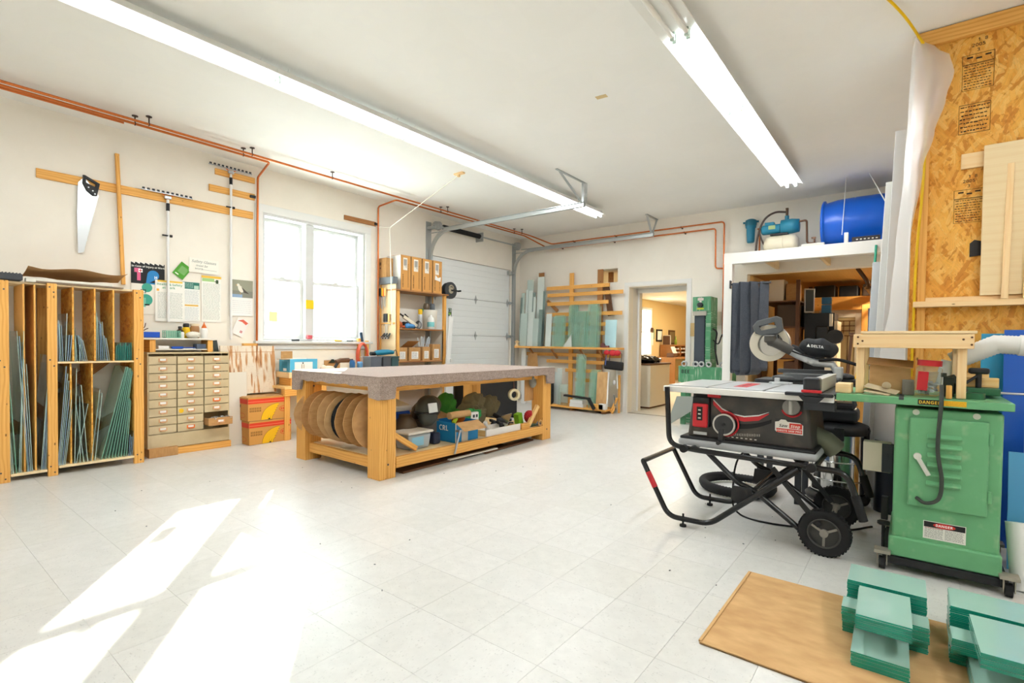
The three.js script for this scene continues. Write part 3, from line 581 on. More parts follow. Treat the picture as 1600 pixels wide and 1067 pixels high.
poster('wall_calendar', 'calendar with a photo of a sea bird', 'calendar', 0.245, 0.40, 1.595, -2.635, print(245, 400, (g) => {
  g.fillStyle = '#f3f2ee'; g.fillRect(0, 0, 245, 400); g.fillStyle = '#9a9a86'; g.fillRect(0, 0, 245, 195); g.fillStyle = '#86877a'; g.fillRect(0, 120, 245, 75); g.fillStyle = '#8fa9c8'; g.fillRect(0, 160, 130, 35);
  g.fillStyle = '#ece6d8'; g.beginPath(); g.ellipse(112, 100, 24, 42, -0.5, 0, 7); g.fill(); g.beginPath(); g.arc(86, 58, 17, 0, 7); g.fill(); g.fillStyle = '#4a443c'; g.beginPath(); g.moveTo(120, 76); g.lineTo(205, 150); g.lineTo(150, 140); g.fill(); g.fillStyle = '#d99a3a'; g.fillRect(60, 56, 16, 6); g.fillRect(108, 136, 4, 26); lines(g, 16, 230, 210, 7, 22, '#dcdcdc');
}));
poster('greeting_card', 'tilted white card with red maple leaf print', 'card', 0.13, 0.19, 1.27, -2.62, print(130, 190, (g) => { g.fillStyle = '#f3eee9'; g.fillRect(0, 0, 130, 190); g.fillStyle = '#d9614a'; g.beginPath(); g.moveTo(10, 40); g.lineTo(60, 4); g.lineTo(126, 20); g.lineTo(110, 50); g.lineTo(60, 34); g.fill(); g.fillStyle = '#c23b4a'; g.fillRect(80, 128, 24, 24); g.fillStyle = '#f3eee9'; g.fillRect(87, 135, 10, 10); }), -0.42);

// ---------- drawer cabinet ----------
{
  const metal = new THREE.MeshStandardMaterial({ roughness: 0.5, map: dataTex(128, 128, (u, v) => { const n = fb(u, v, 6, 6, 91, 4) - 0.5; return [206 + n * 14, 188 + n * 14, 150 + n * 16]; }, [0.5, 0.5]) });
  const edge = std('#c9b78f', 0.5), frameM = std('#d9a77c', 0.4, 0.2);
  const D = 0.235, H = 0.93, W = 0.735;
  const c = thing('drawer_cabinet', 'beige metal cabinet of small parts drawers on a wooden base', 'cabinet', [-5.905, 0, -2.035]);
  mesh('base', [L(0.0, D + 0.01, 0, 0.065, -W / 2 - 0.015, 0.12)], M.fir, c);
  mesh('base_block', [L(0.0, D + 0.045, 0, 0.085, 0.125, W / 2)], M.cardboard, c);
  mesh('body', [L(0, D, 0.07, 0.085, -W / 2, W / 2), L(0, D, 0.985, 1.0, -W / 2, W / 2), L(0, D, 0.085, 0.985, -W / 2, -W / 2 + 0.012), L(0, D, 0.085, 0.985, W / 2 - 0.012, W / 2), L(0, 0.01, 0.085, 0.985, -W / 2, W / 2), L(D - 0.06, D - 0.05, 0.085, 0.985, 0.115, 0.125), L(D - 0.06, D - 0.05, 0.085, 0.985, -0.125, -0.115)], edge, c);
  mesh('kick_panel', [L(D - 0.012, D + 0.002, 0.075, 0.21, -W / 2, W / 2)], metal, c);
  const CW = 0.237, RH = 0.0835;
  for (let col = 0; col < 3; col++) for (let row = 0; row < 9; row++) {
    if (col === 2 && row > 7) continue;
    const open = col === 2 && row === 7, z = (1 - col) * (CW + 0.004), y = 0.965 - (row + 0.5) * RH - (open ? RH * 0.55 : 0), out = open ? 0.10 : 0;
    const d = mesh('drawer', [B(0.012, RH - 0.006, CW - 0.004, D + out - 0.001, y, z, { r: 0.003 }), ...(open ? [L(D - 0.1, D + out - 0.005, y - RH / 2 + 0.004, y - RH / 2 + 0.01, z - CW / 2 + 0.006, z + CW / 2 - 0.006), L(D - 0.1, D + out - 0.005, y - RH / 2 + 0.004, y + RH / 2 - 0.008, z - CW / 2 + 0.006, z - CW / 2 + 0.012), L(D - 0.1, D + out - 0.005, y - RH / 2 + 0.004, y + RH / 2 - 0.008, z + CW / 2 - 0.012, z + CW / 2 - 0.006)] : [])], open ? M.cardboard : metal, c);
    mesh('label_holder', [B(0.004, 0.034, 0.072, D + out + 0.007, y + 0.002, z), B(0.02, 0.008, 0.04, D + out + 0.014, y - 0.012, z, { r: 0.003 })], (col === 1 && row === 8) || (col === 2 && row === 5) ? M.orange : frameM, d);
    mesh('label_card', [B(0.003, 0.02, 0.05, D + out + 0.0085, y + 0.006, z)], M.paper, d);
  }
  mesh('sticker', [C(0.022, 0.001, D + 0.006, 0.965 - 6.5 * RH, 0.085, { axis: 'x' })], M.yellow, c);
  single('small_parts', 'heap of small metal fittings in the open drawer', 'hardware', [...Array(60)].map(() => B(rr(0.01, 0.03), rr(0.006, 0.012), rr(0.008, 0.016), rr(-0.04, 0.045), rr(0, 0.035), rr(-0.1, 0.1), { r: 0, ry: rr(0, 3), rz: rr(-0.6, 0.6) })), M.galv, [-5.615, 0.30, -2.276]).userData.kind = 'stuff';
}
// shelf standing on the cabinet and its things
{
  const s = thing('bench_shelf', 'low shelf of white board on two wood blocks atop the drawers', 'shelf', [-5.78, 1.001, -1.96]);
  mesh('top_board', [L(-0.12, 0.09, 0.122, 0.138, -0.34, 0.34)], M.offWhite, s);
  mesh('block', [L(-0.1, 0.07, 0, 0.121, -0.3, -0.25)], M.fir, s); mesh('block', [L(-0.1, 0.07, 0, 0.121, 0.21, 0.26)], M.fir, s);
  mesh('lower_board', [L(-0.1, 0.06, 0.02, 0.03, -0.249, 0.209)], M.offWhite, s);
  single('paper_stack', 'white paper stack under the low shelf', 'paper', [B(0.1, 0.03, 0.09, 0, 0.015, 0)], M.paper, [-5.77, 1.032, -1.82]);
  single('screwdriver', 'blue handled driver under the low shelf', 'tool', [C(0.012, 0.1, 0, 0.012, 0, { axis: 'z' }), C(0.004, 0.12, 0, 0.012, -0.1, { axis: 'z' })], M.blue, [-5.76, 1.032, -1.95]);
  single('steel_ruler', 'thin white ruler lying under the low shelf', 'ruler', [B(0.02, 0.004, 0.14, 0, 0.002, 0, { ry: 0.2 })], M.white, [-5.75, 1.032, -2.06]);
  single('tin_box', 'slate blue tin under the low shelf', 'box', [B(0.1, 0.05, 0.09, 0, 0.025, 0, { r: 0.006 })], std('#4c5c73', 0.5), [-5.77, 1.032, -2.155]);
  const T1 = 1.1405;
  single('plastic_bin', 'small bright blue plastic tray on the low shelf', 'bin', [L(-0.05, 0.05, 0, 0.006, -0.085, 0.085), L(0.044, 0.05, 0, 0.055, -0.085, 0.085), L(-0.05, -0.044, 0, 0.055, -0.085, 0.085), L(-0.05, 0.05, 0, 0.055, 0.079, 0.085), L(-0.05, 0.05, 0, 0.055, -0.085, -0.079)], M.blue, [-5.76, T1, -1.70]);
  single('plastic_basket', 'mint green lattice basket on the low shelf', 'basket', (() => { const g = [L(-0.05, 0.05, 0, 0.004, -0.06, 0.06)]; for (let k = 0; k < 5; k++) for (const x of [-0.05, 0.05]) g.push(B(0.004, 0.005, 0.13, x, 0.008 + k * 0.015, 0, { r: 0 })); for (let k = 0; k < 9; k++) for (const x of [-0.05, 0.05]) g.push(B(0.004, 0.068, 0.005, x, 0.036, -0.06 + k * 0.015, { r: 0 })); for (let k = 0; k < 5; k++) for (const z of [-0.062, 0.062]) g.push(B(0.1, 0.005, 0.004, 0, 0.008 + k * 0.015, z, { r: 0 })); return g; })(), std('#7fc9ab', 0.4), [-5.76, T1, -1.90]);
  const bottle = (label, prof, capP, m, cm, z, x = -5.77) => { const b = thing('bottle', label, 'bottle', [x, T1, z]); mesh('body', [lathe(prof)], m, b); mesh('cap', [lathe(capP)], cm, b); return b; };
  bottle('dark brown round bottle with black cap behind the mint basket', [[0, 0], [0.032, 0], [0.034, 0.06], [0.03, 0.075], [0.014, 0.09], [0.013, 0.1]], [[0.016, 0.095], [0.016, 0.118], [0, 0.119]], std('#4a3524', 0.2), M.black, -2.0, -5.84);
  bottle('yellow bottle with black shoulders', [[0, 0], [0.035, 0], [0.036, 0.085], [0.034, 0.1], [0.02, 0.115]], [[0.022, 0.11], [0.03, 0.12], [0.026, 0.15], [0, 0.152]], M.yellow, M.black, -2.06, -5.85);
  bottle('white glue bottle with orange pointed cap', [[0, 0], [0.03, 0], [0.032, 0.085], [0.028, 0.1], [0.018, 0.108]], [[0.024, 0.105], [0.022, 0.115], [0.006, 0.15], [0.004, 0.165], [0, 0.166]], M.white, M.orange, -2.19, -5.75);
  bottle('tan lidded jar behind the glue', [[0, 0], [0.04, 0], [0.041, 0.11], [0.036, 0.125]], [[0.042, 0.125], [0.042, 0.15], [0, 0.152]], std('#b8875a', 0.5), std('#e2cfae', 0.5), -2.14, -5.85);
  single('jar', 'small white plastic jar beside the mint basket', 'jar', [lathe([[0, 0], [0.02, 0], [0.021, 0.05], [0.015, 0.06], [0, 0.061]])], M.white, [-5.76, T1, -1.99]);
  single('crumpled_bag', 'crumpled clear plastic bag on the low shelf', 'bag', (() => { const g = new THREE.SphereGeometry(1, 24, 16), p = g.attributes.position; for (let i = 0; i < p.count; i++) { const k = 1 + 0.25 * (hash(Math.round(p.getX(i) * 9), Math.round(p.getY(i) * 9) + Math.round(p.getZ(i) * 31), 4) - 0.5); p.setXYZ(i, p.getX(i) * 0.05 * k, 0.033 + p.getY(i) * 0.033 * k, p.getZ(i) * 0.065 * k); } g.computeVertexNormals(); return [plain(g)]; })(), std('#ece7d9', 0.5), [-5.75, T1, -2.09]);
  single('metal_straightedge', 'dark slate strip leaning behind the cabinet corner', 'strip', [bar([0, 0, 0], [-0.09, 1.02, 0.13], 0.005, 0.05)], std('#35413f', 0.6), [-5.8, 0.1, -2.475]);
  const j = thing('jewelry_tree', 'twisted brown wire hook stand beside the rack', 'hook', [-5.8, T1, -1.655]);
  mesh('stem', [tube([[0, 0, 0], [0, 0.07, 0.005], [0, 0.14, -0.01], [0, 0.19, 0]], 0.005)], M.dark, j);
  mesh('hooks', [tube([[0, 0.08, 0], [0, 0.1, -0.03], [0, 0.14, -0.04]], 0.004), tube([[0, 0.1, 0], [0, 0.11, 0.03], [0, 0.15, 0.035]], 0.004), tube([[0, 0.05, 0], [0, 0.08, -0.04], [0, 0.09, -0.06]], 0.004)], M.dark, j);
}
// leaning boards and banana boxes
{
  const stain = printed(dataTex(512, 512, (u, v) => {
    let c = [232, 220, 200]; const n = fb(u, v, 5, 5, 101, 4) - 0.5; c = c.map((x) => x + n * 14);
    const streak = fb(u, v, 26, 3, 104, 3), drip = fb(u, v, 60, 4, 105, 2), patch = fb(u, v, 4, 4, 106, 3);
    const k = Math.max(0, streak - 0.46) * 6 * Math.max(0, patch - 0.2) * 2.6, q = Math.max(0, drip - 0.66) * 4;
    c = mix(c, [186, 120, 62], Math.min(0.75, k)); c = mix(c, [120, 66, 30], Math.min(0.8, q * k * 1.8 + (fb(u, v, 90, 90, 109, 1) > 0.93 ? 0.5 : 0)));
    if (v > 0.86 && v < 0.875) c = mix(c, [170, 104, 56], 0.5);
    return c;
  }), 0.75);
  const g = B(0.59, 0.53, 0.018, 0, 0.265, 0, { keepUV: true }); g.rotateY(PI / 2); g.rotateZ(0.1);
  single('stained_board', 'white board streaked with rust brown stains atop the boxes', 'board', [g], stain, [-5.78, 0.535, -2.67]);
  single('wall_bracket', 'small orange pine block under the window corner', 'block', [L(0, 0.05, -0.03, 0.03, -0.08, 0.08)], M.fir, [XL, 1.115, -2.72]).position.y = 1.06;
  const wb = B(0.02, 0.78, 0.2, 0, 0.39, 0); wb.rotateZ(0.06);
  single('white_board', 'tall white board leaning beside the drawer cabinet', 'board', [wb], M.offWhite, [-5.70, 0.0, -2.51]);
  const face = print(512, 280, (c) => {
    c.fillStyle = '#d49a4e'; c.fillRect(0, 0, 512, 280); c.fillStyle = '#de3f22'; c.fillRect(0, 18, 512, 58); c.fillStyle = '#f08a66'; c.fillRect(0, 48, 512, 6);
    c.fillStyle = '#f2bf14'; c.strokeStyle = '#5d430c'; c.lineWidth = 4;
    for (const [w, s] of [[34, '#5d430c'], [28, '#f2bf14']]) for (let k = 0; k < 5; k++) { c.strokeStyle = s; c.lineWidth = w - k * 1.5; c.beginPath(); c.moveTo(165 + k * 26, 290); c.quadraticCurveTo(175 + k * 24, 120 + k * 28, 365 - k * 14, 100 + k * 27); c.stroke(); }
    c.fillStyle = '#6b4a1c'; c.font = 'bold 30px sans-serif'; for (let k = 0; k < 7; k++) { c.fillRect(18 + k * 20, 122, 13, 22); c.fillRect(18 + k * 20, 152, 13, 22); } c.fillStyle = '#d49a4e'; for (let k = 0; k < 7; k++) { c.fillRect(22 + k * 20, 128, 5, 10); c.fillRect(23 + k * 20, 157, 5, 8); }
    c.strokeStyle = '#d6412a'; c.lineWidth = 6; c.beginPath(); c.ellipse(436, 160, 62, 34, 0, 0, 7); c.stroke(); c.fillStyle = '#d6412a'; for (let k = 0; k < 4; k++) c.fillRect(392 + k * 24, 146, 15, 26);
    c.fillStyle = '#2c1c0c'; c.beginPath(); c.arc(250, 276, 12, 0, 7); c.fill();
  });
  const side = print(256, 280, (c) => { c.fillStyle = '#c78c44'; c.fillRect(0, 0, 256, 280); c.fillStyle = '#d2432a'; c.fillRect(0, 18, 256, 58); c.fillStyle = '#3a240e'; c.fillRect(120, 90, 14, 34); c.beginPath(); c.ellipse(40, 190, 26, 34, 0, 0, 7); c.fill(); c.strokeStyle = '#c14a2c'; c.lineWidth = 5; c.beginPath(); c.ellipse(150, 220, 60, 28, 0, 0, 7); c.stroke(); });
  for (const [y, dz, lab] of [[0, 0, 'cardboard banana box standing on the floor'], [0.258, 0.012, 'cardboard banana box stacked on another']]) {
    const b = thing('banana_box', lab, 'box', [-5.70, y, -2.78 + dz], 0);
    mesh('carton', [L(-0.17, 0.165, 0.001, 0.254, -0.235, 0.235, { r: 0.004 })], M.cardboard, b);
    const f = sheet(0.466, 0.247, 0.1665, 0.128, 0, { ry: PI / 2 }), sd = sheet(0.33, 0.247, -0.002, 0.128, 0.2362);
    mesh('printed_face', [f], printed(face, 0.8), b); mesh('printed_side', [sd], printed(side, 0.8), b);
    mesh('lid_flap', [B(0.33, 0.004, 0.2, 0, 0.256, -0.12), B(0.33, 0.004, 0.2, 0, 0.256, 0.12)], M.cardboard, b);
  }
}

// ---------- copper pipes ----------
function clampAt(p, parent, wall) {
  const [x, y, z] = p;
  const g = wall === 'z' ? [torus(0.013, 0.004, x, y, z, { axis: 'x', rs: 5, seg: 14 }), rod([x, y - 0.01, z - 0.005], [x, y - 0.01, ZB], 0.005), C(0.012, 0.006, x, y - 0.01, ZB + 0.003, { axis: 'z', seg: 12 })]
    : [torus(0.013, 0.004, x, y, z, { rs: 5, seg: 14 }), rod([x, y + 0.012, z], [x, CH, z], 0.005), C(0.024, 0.006, x, CH - 0.003, z, { seg: 12 })];
  mesh('clamp', g, std('#3b2a20', 0.5, 0.4), parent);
}
{
  const a = thing('copper_pipe', 'copper pipe run under the ceiling turning along the door wall to the pump shelf', 'pipe');
  mesh('pipe', [bent([[-5.37, 3.03, 2.6], [-5.37, 3.03, -7.35], [-5.15, 2.915, ZB + 0.06], [-2.17, 2.915, ZB + 0.06], [-2.16, 1.25, ZB + 0.06]], 0.0115, 0.05)], M.copper, a);
  for (const z of [-1.6, -3.42, -5.3, -7.1, -2.5]) clampAt([-5.37, 3.03, z], a);
  for (const x of [-4.7, -3.9, -2.8]) clampAt([x, 2.915, ZB + 0.06], a, 'z');
  const b = thing('copper_pipe', 'copper pipe dropping down the wall beside the bird calendar', 'pipe');
  mesh('pipe', [bent([[-5.455, 3.03, 2.6], [-5.455, 3.03, -2.72], [-5.88, 2.97, -2.80], [-5.88, 1.05, -2.79]], 0.0115, 0.03)], M.copper, b);
  mesh('pipe', [bent([[-5.50, 3.025, 2.6], [-5.50, 3.025, -1.45]], 0.009, 0.03)], M.copper, b);
  mesh('bracket', [B(0.03, 0.03, 0.06, -5.895, 2.745, -2.75)], M.black, b);
  for (const z of [-1.52, -2.45]) clampAt([-5.455, 3.03, z], b);
  const c = thing('copper_pipe', 'copper pipe rising beside the pegboard and following the ceiling', 'pipe');
  mesh('pipe', [bent([[-5.88, 0.9, -4.47], [-5.88, 3.0, -4.46], [-5.5, 3.03, -4.46], [-5.46, 3.03, -7.3], [-5.2, 2.83, ZB + 0.06], [-2.29, 2.83, ZB + 0.06], [-2.28, 2.25, ZB + 0.06], [-2.17, 2.24, ZB + 0.06]], 0.0115, 0.04)], M.copper, c);
  mesh('bracket', [B(0.03, 0.03, 0.06, -5.895, 2.755, -4.44)], M.black, c);
  for (const z of [-5.25, -7.0]) clampAt([-5.46, 3.03, z], c);
  for (const x of [-4.95, -3.93, -2.75]) clampAt([x, 2.83, ZB + 0.06], c, 'z');
}
// pull cord from the ceiling
{
  const r = thing('pull_cord', 'white cord stretched from a ceiling block to the wall and hanging down', 'cord');
  mesh('cord', [bent([[-4.2, 3.075, -4.32], [-5.56, 2.66, -4.41], [-5.53, 1.35, -4.43]], 0.006, 0.03), rod([-5.56, 2.66, -4.41], [-5.9, 2.72, -4.47], 0.003)], M.offWhite, r);
  mesh('anchor_block', [B(0.14, 0.02, 0.05, -4.19, 3.09, -4.32), B(0.03, 0.03, 0.03, -4.2, 3.07, -4.32)], M.pale, r);
}
single('masking_tape', 'strip of tan masking tape stuck to the ceiling', 'tape', [B(0.09, 0.002, 0.05, 0, -0.001, 0, { ry: 0.1, r: 0 })], std('#d9c08e', 0.7), [-1.99, CH, -3.66]);

// ---------- bench under the window ----------
{
  const b = thing('wall_bench', 'narrow pine bench along the wall below the window', 'bench', [-5.9, 0, -3.72]);
  mesh('top_board', [L(0, 0.42, 0.735, 0.765, -0.78, 0.36)], M.pine, b);
  mesh('low_board', [L(0, 0.4, 0.58, 0.61, 0.37, 0.8)], M.pine, b);
  mesh('apron', [L(0.36, 0.4, 0.5, 0.579, 0.37, 0.8)], M.fir, b);
  mesh('block', [L(0.08, 0.34, 0.611, 0.70, 0.64, 0.70)], M.fir, b); mesh('block', [L(0.08, 0.34, 0.611, 0.70, 0.52, 0.60)], M.fir, b); mesh('riser_board', [L(0.05, 0.38, 0.701, 0.765, 0.37, 0.74)], M.pale, b);
  for (const z of [-0.74, 0.3, 0.76]) mesh('leg', [L(0.3, 0.38, 0, z > 0.5 ? 0.58 : 0.735, z - 0.03, z + 0.03)], M.fir, b);
}
{
  const box = thing('carton', 'blue and white open carton on the wall bench', 'box', [-5.66, 0.766, -3.17]);
  mesh('sides', [L(-0.12, 0.12, 0, 0.004, -0.17, 0.17), L(0.116, 0.12, 0, 0.15, -0.17, 0.17), L(-0.12, -0.116, 0, 0.15, -0.17, 0.17), L(-0.12, 0.12, 0, 0.15, 0.166, 0.17), L(-0.12, 0.12, 0, 0.15, -0.17, -0.166)], M.white, box);
  mesh('printed_face', [sheet(0.338, 0.148, 0.1208, 0.075, 0, { ry: PI / 2 })], printed(print(256, 112, (g) => { g.fillStyle = '#57b8e0'; g.fillRect(0, 0, 256, 112); g.fillStyle = '#f5f7f5'; g.fillRect(42, 26, 168, 86); g.fillStyle = '#444'; g.fillRect(112, 30, 14, 12); g.fillStyle = '#c9b9a4'; g.fillRect(104, 46, 10, 36); g.fillRect(122, 46, 10, 36); })), box);
  mesh('printed_face', [sheet(0.236, 0.148, 0, 0.075, 0.1708)], printed(print(128, 112, (g) => { g.fillStyle = '#4aa3c9'; g.fillRect(0, 0, 128, 112); g.fillStyle = '#2b87ac'; g.fillRect(30, 20, 70, 80); g.fillStyle = '#eee'; g.fillRect(50, 80, 40, 24); })), box);
  each('flap', [L(-0.02, 0.12, 0.146, 0.15, 0.17, 0.25), B(0.004, 0.09, 0.14, -0.118, 0.19, 0.08)], M.cardboard, box);
  const cb = thing('clipboard', 'brown clipboard with black clip leaning on the wall', 'clipboard', [XL + 0.012, 0.77, -3.77]);
  mesh('board', [B(0.006, 0.105, 0.23, 0, 0.055, 0)], M.cardboard, cb); mesh('clip', [extr([[-0.06, 0], [-0.03, 0.02], [-0.012, 0.045], [0.012, 0.045], [0.03, 0.02], [0.06, 0]], 0.016, 0.01, 0.075, 0, { ry: PI / 2 })], std('#3c4438', 0.4, 0.6), cb);
  const h = thing('air_hose', 'coil of orange air hose hanging from the sill end', 'hose', [XL + 0.1, 0.93, -4.17]);
  mesh('coil', [0, 1, 2, 3, 4].map((k) => { const g = torus(0.16, 0.011, 0, 0, 0, { rs: 7, seg: 40 }); g.scale(0.45 + 0.04 * k, 1, 1); g.rotateY(PI / 2 + 0.15 * (k - 2)); g.translate(0.01 * (k - 2), 0.01 * (k % 2), 0); return g; }), std('#d9583a', 0.45), h);
  mesh('tie', [torus(0.05, 0.004, 0, -0.02, 0, { axis: 'y', rs: 5 })], M.offWhite, h);
  const st = thing('wood_bracket', 'pine uprights that hold the hose below the window corner', 'bracket', [XL, 0.766, -4.21]);
  mesh('upright', [L(0.01, 0.05, 0, 0.37, -0.1, -0.06)], M.fir, st); mesh('upright', [L(0.01, 0.05, 0, 0.4, 0.03, 0.07)], M.fir, st);
  // bins with a sander on top
  const bin = (z, c, w, lab) => { const t = thing('storage_bin', lab, 'bin', [-5.55, 0.766, z]); mesh('bin', [L(-0.09, 0.09, 0, 0.15, -w / 2, w / 2, { r: 0.012, seg: 2 })], c, t); mesh('rim', [L(-0.095, 0.095, 0.145, 0.165, -w / 2 - 0.004, w / 2 + 0.004, { r: 0.006 })], c, t); return t; };
  bin(-4.13, std('#5d656f', 0.4), 0.17, 'slate grey plastic bin under the teal sander');
  bin(-4.30, std('#4b5259', 0.4), 0.13, 'charcoal plastic bin between two other bins');
  bin(-4.44, std('#3d5a5c', 0.4), 0.12, 'dark teal plastic bin beside the shelf unit');
  const s = thing('belt_sander', 'teal hand held power sander lying on the bins', 'sander', [-5.54, 0.932, -4.3]);
  mesh('body', [sweep([[0, 0.04, 0.14], [0, 0.045, 0.1], [0, 0.05, 0.02], [0, 0.055, -0.08], [0, 0.05, -0.16]].map(V), (t) => 0.026 + 0.012 * Math.sin(t * PI))], M.teal, s);
  mesh('nose', [C(0.025, 0.07, 0, 0.035, 0.17, { axis: 'z' })], M.black, s); mesh('cord', [tube([[0, 0.05, -0.16], [0.01, 0.08, -0.2], [0.03, 0.0, -0.21], [0.08, -0.06, -0.2]], 0.006)], M.black, s);
  const g1 = thing('power_drill', 'brown and black drill lying on the wall bench', 'drill', [-5.62, 0.766, -3.72]);
  mesh('body', [sweep([[0, 0.1, 0.08], [0, 0.12, 0.02], [0, 0.12, -0.1]].map(V), 0.03)], M.dark, g1); mesh('grip', [sweep([[0, 0.1, 0.05], [0, 0.04, 0.09], [0, 0.005, 0.1]].map(V), 0.019)], M.black, g1); mesh('chuck', [C(0.016, 0.06, 0, 0.12, -0.13, { axis: 'z' })], M.darkGrey, g1);
  single('jar', 'blue lidded jar on the wall bench', 'jar', [lathe([[0, 0], [0.035, 0], [0.036, 0.09], [0.03, 0.1], [0.03, 0.12], [0, 0.121]])], std('#2f6fb0', 0.3), [-5.6, 0.766, -3.86]);
  single('jar', 'second blue jar with pale label beside the hose', 'jar', [lathe([[0, 0], [0.035, 0], [0.036, 0.07], [0.032, 0.1], [0, 0.101]])], std('#5f97c9', 0.3), [-5.58, 0.766, -3.96]);
  single('rag', 'pale crumpled rag on the wall bench', 'rag', [ball(0.06, 0.03, 0.08, 0, 0.028, 0), ball(0.04, 0.04, 0.04, 0.01, 0.03, 0.07)], std('#e6d2bc', 0.9), [-5.6, 0.766, -3.52]);
  single('paint_brush', 'red handled brush on the wall bench', 'brush', [B(0.02, 0.012, 0.14, 0, 0.02, 0), B(0.035, 0.02, 0.05, 0, 0.015, -0.09)], M.red, [-5.56, 0.766, -3.4]);
}
// on the sill and the glass
{
  single('tape_roll', 'red and white roll standing on the window sill', 'roll', [C(0.035, 0.045, 0, 0.0225, 0)], std('#d65a63', 0.5), [XL + 0.0, WY0 + 0.03, -3.46]).position.y = 1.15;
  single('sticky_note', 'pale yellow note stuck low on the window pane', 'note', [B(0.003, 0.12, 0.1, 0, 0, 0, { r: 0 })], std('#fbf0a0', 0.8), [XL - 0.108, 1.41, -3.055]);
  single('sticky_note', 'strong yellow note stuck on the window mullion', 'note', [B(0.003, 0.11, 0.108, 0, 0, 0, { r: 0 })], std('#f6cf1e', 0.8), [XL - 0.027, 1.58, -3.48]);
  const d = (lab, z, m, l) => { const t = thing('screwdriver', lab, 'tool', [XL + 0.03, WY0, z]); mesh('handle', [C(0.012, 0.09, 0, 0.013, 0, { axis: 'z' })], m, t); mesh('shaft', [C(0.004, l, 0, 0.013, -0.045 - l / 2, { axis: 'z' })], M.steel, t); };
  d('dark handled driver lying on the window sill', -3.26, M.darkGrey, 0.1); d('yellow handled driver lying on the window sill', -3.85, M.yellow, 0.09); d('grey chisel lying at the sill end', -4.02, M.grey, 0.12);
  const k = thing('utility_knife', 'dark blue knife standing in the sill corner', 'knife', [XL + 0.035, WY0, -4.2]); mesh('body', [B(0.02, 0.13, 0.035, 0, 0.065, 0, { rx: 0.2 })], std('#2c4660', 0.4), k);
}
// ---------- shelf unit with pegboard ----------
{
  const u = thing('shelf_unit', 'open pine shelf unit with a pegboard end against the wall', 'shelf', [-5.75, 0, -5.02]);
  for (const z of [-0.455, 0.44]) { mesh('post', [L(0.13, 0.17, 0, 1.83, z - 0.025, z + 0.025)], M.fir, u); mesh('post', [L(-0.16, -0.12, 0, 1.83, z - 0.025, z + 0.025)], M.fir, u); }
  for (const y of [0.14, 0.48, 0.855, 1.315]) mesh('shelf_board', [L(-0.16, 0.168, y - 0.018, y, -0.42, 0.41)], M.brown, u);
  mesh('shelf_board', [L(-0.16, 0.2, 1.832, 1.85, -0.5, 0.5)], M.brown, u);
  const peg = new THREE.MeshStandardMaterial({ roughness: 0.8, map: dataTex(128, 128, (a, b) => { const n = fb(a, b, 5, 5, 120, 3) - 0.5, q = Math.hypot((a * 5) % 1 - 0.5, (b * 5) % 1 - 0.5); return q < 0.12 ? [150, 120, 80] : [236 + n * 12, 210 + n * 12, 168 + n * 12]; }, [0.127, 0.127]) });
  mesh('pegboard', [L(-0.155, 0.175, 0.78, 1.92, 0.485, 0.493, { r: 0, grain: 'x' })], peg, u);
  mesh('pegboard_batten', [L(-0.16, -0.13, 0.78, 1.92, 0.494, 0.505), L(-0.15, 0.16, 1.37, 1.39, 0.494, 0.52)], M.fir, u);
  mesh('side_panel', [L(-0.16, 0.16, 0.1, 1.3, -0.44, -0.43)], M.offWhite, u);
}
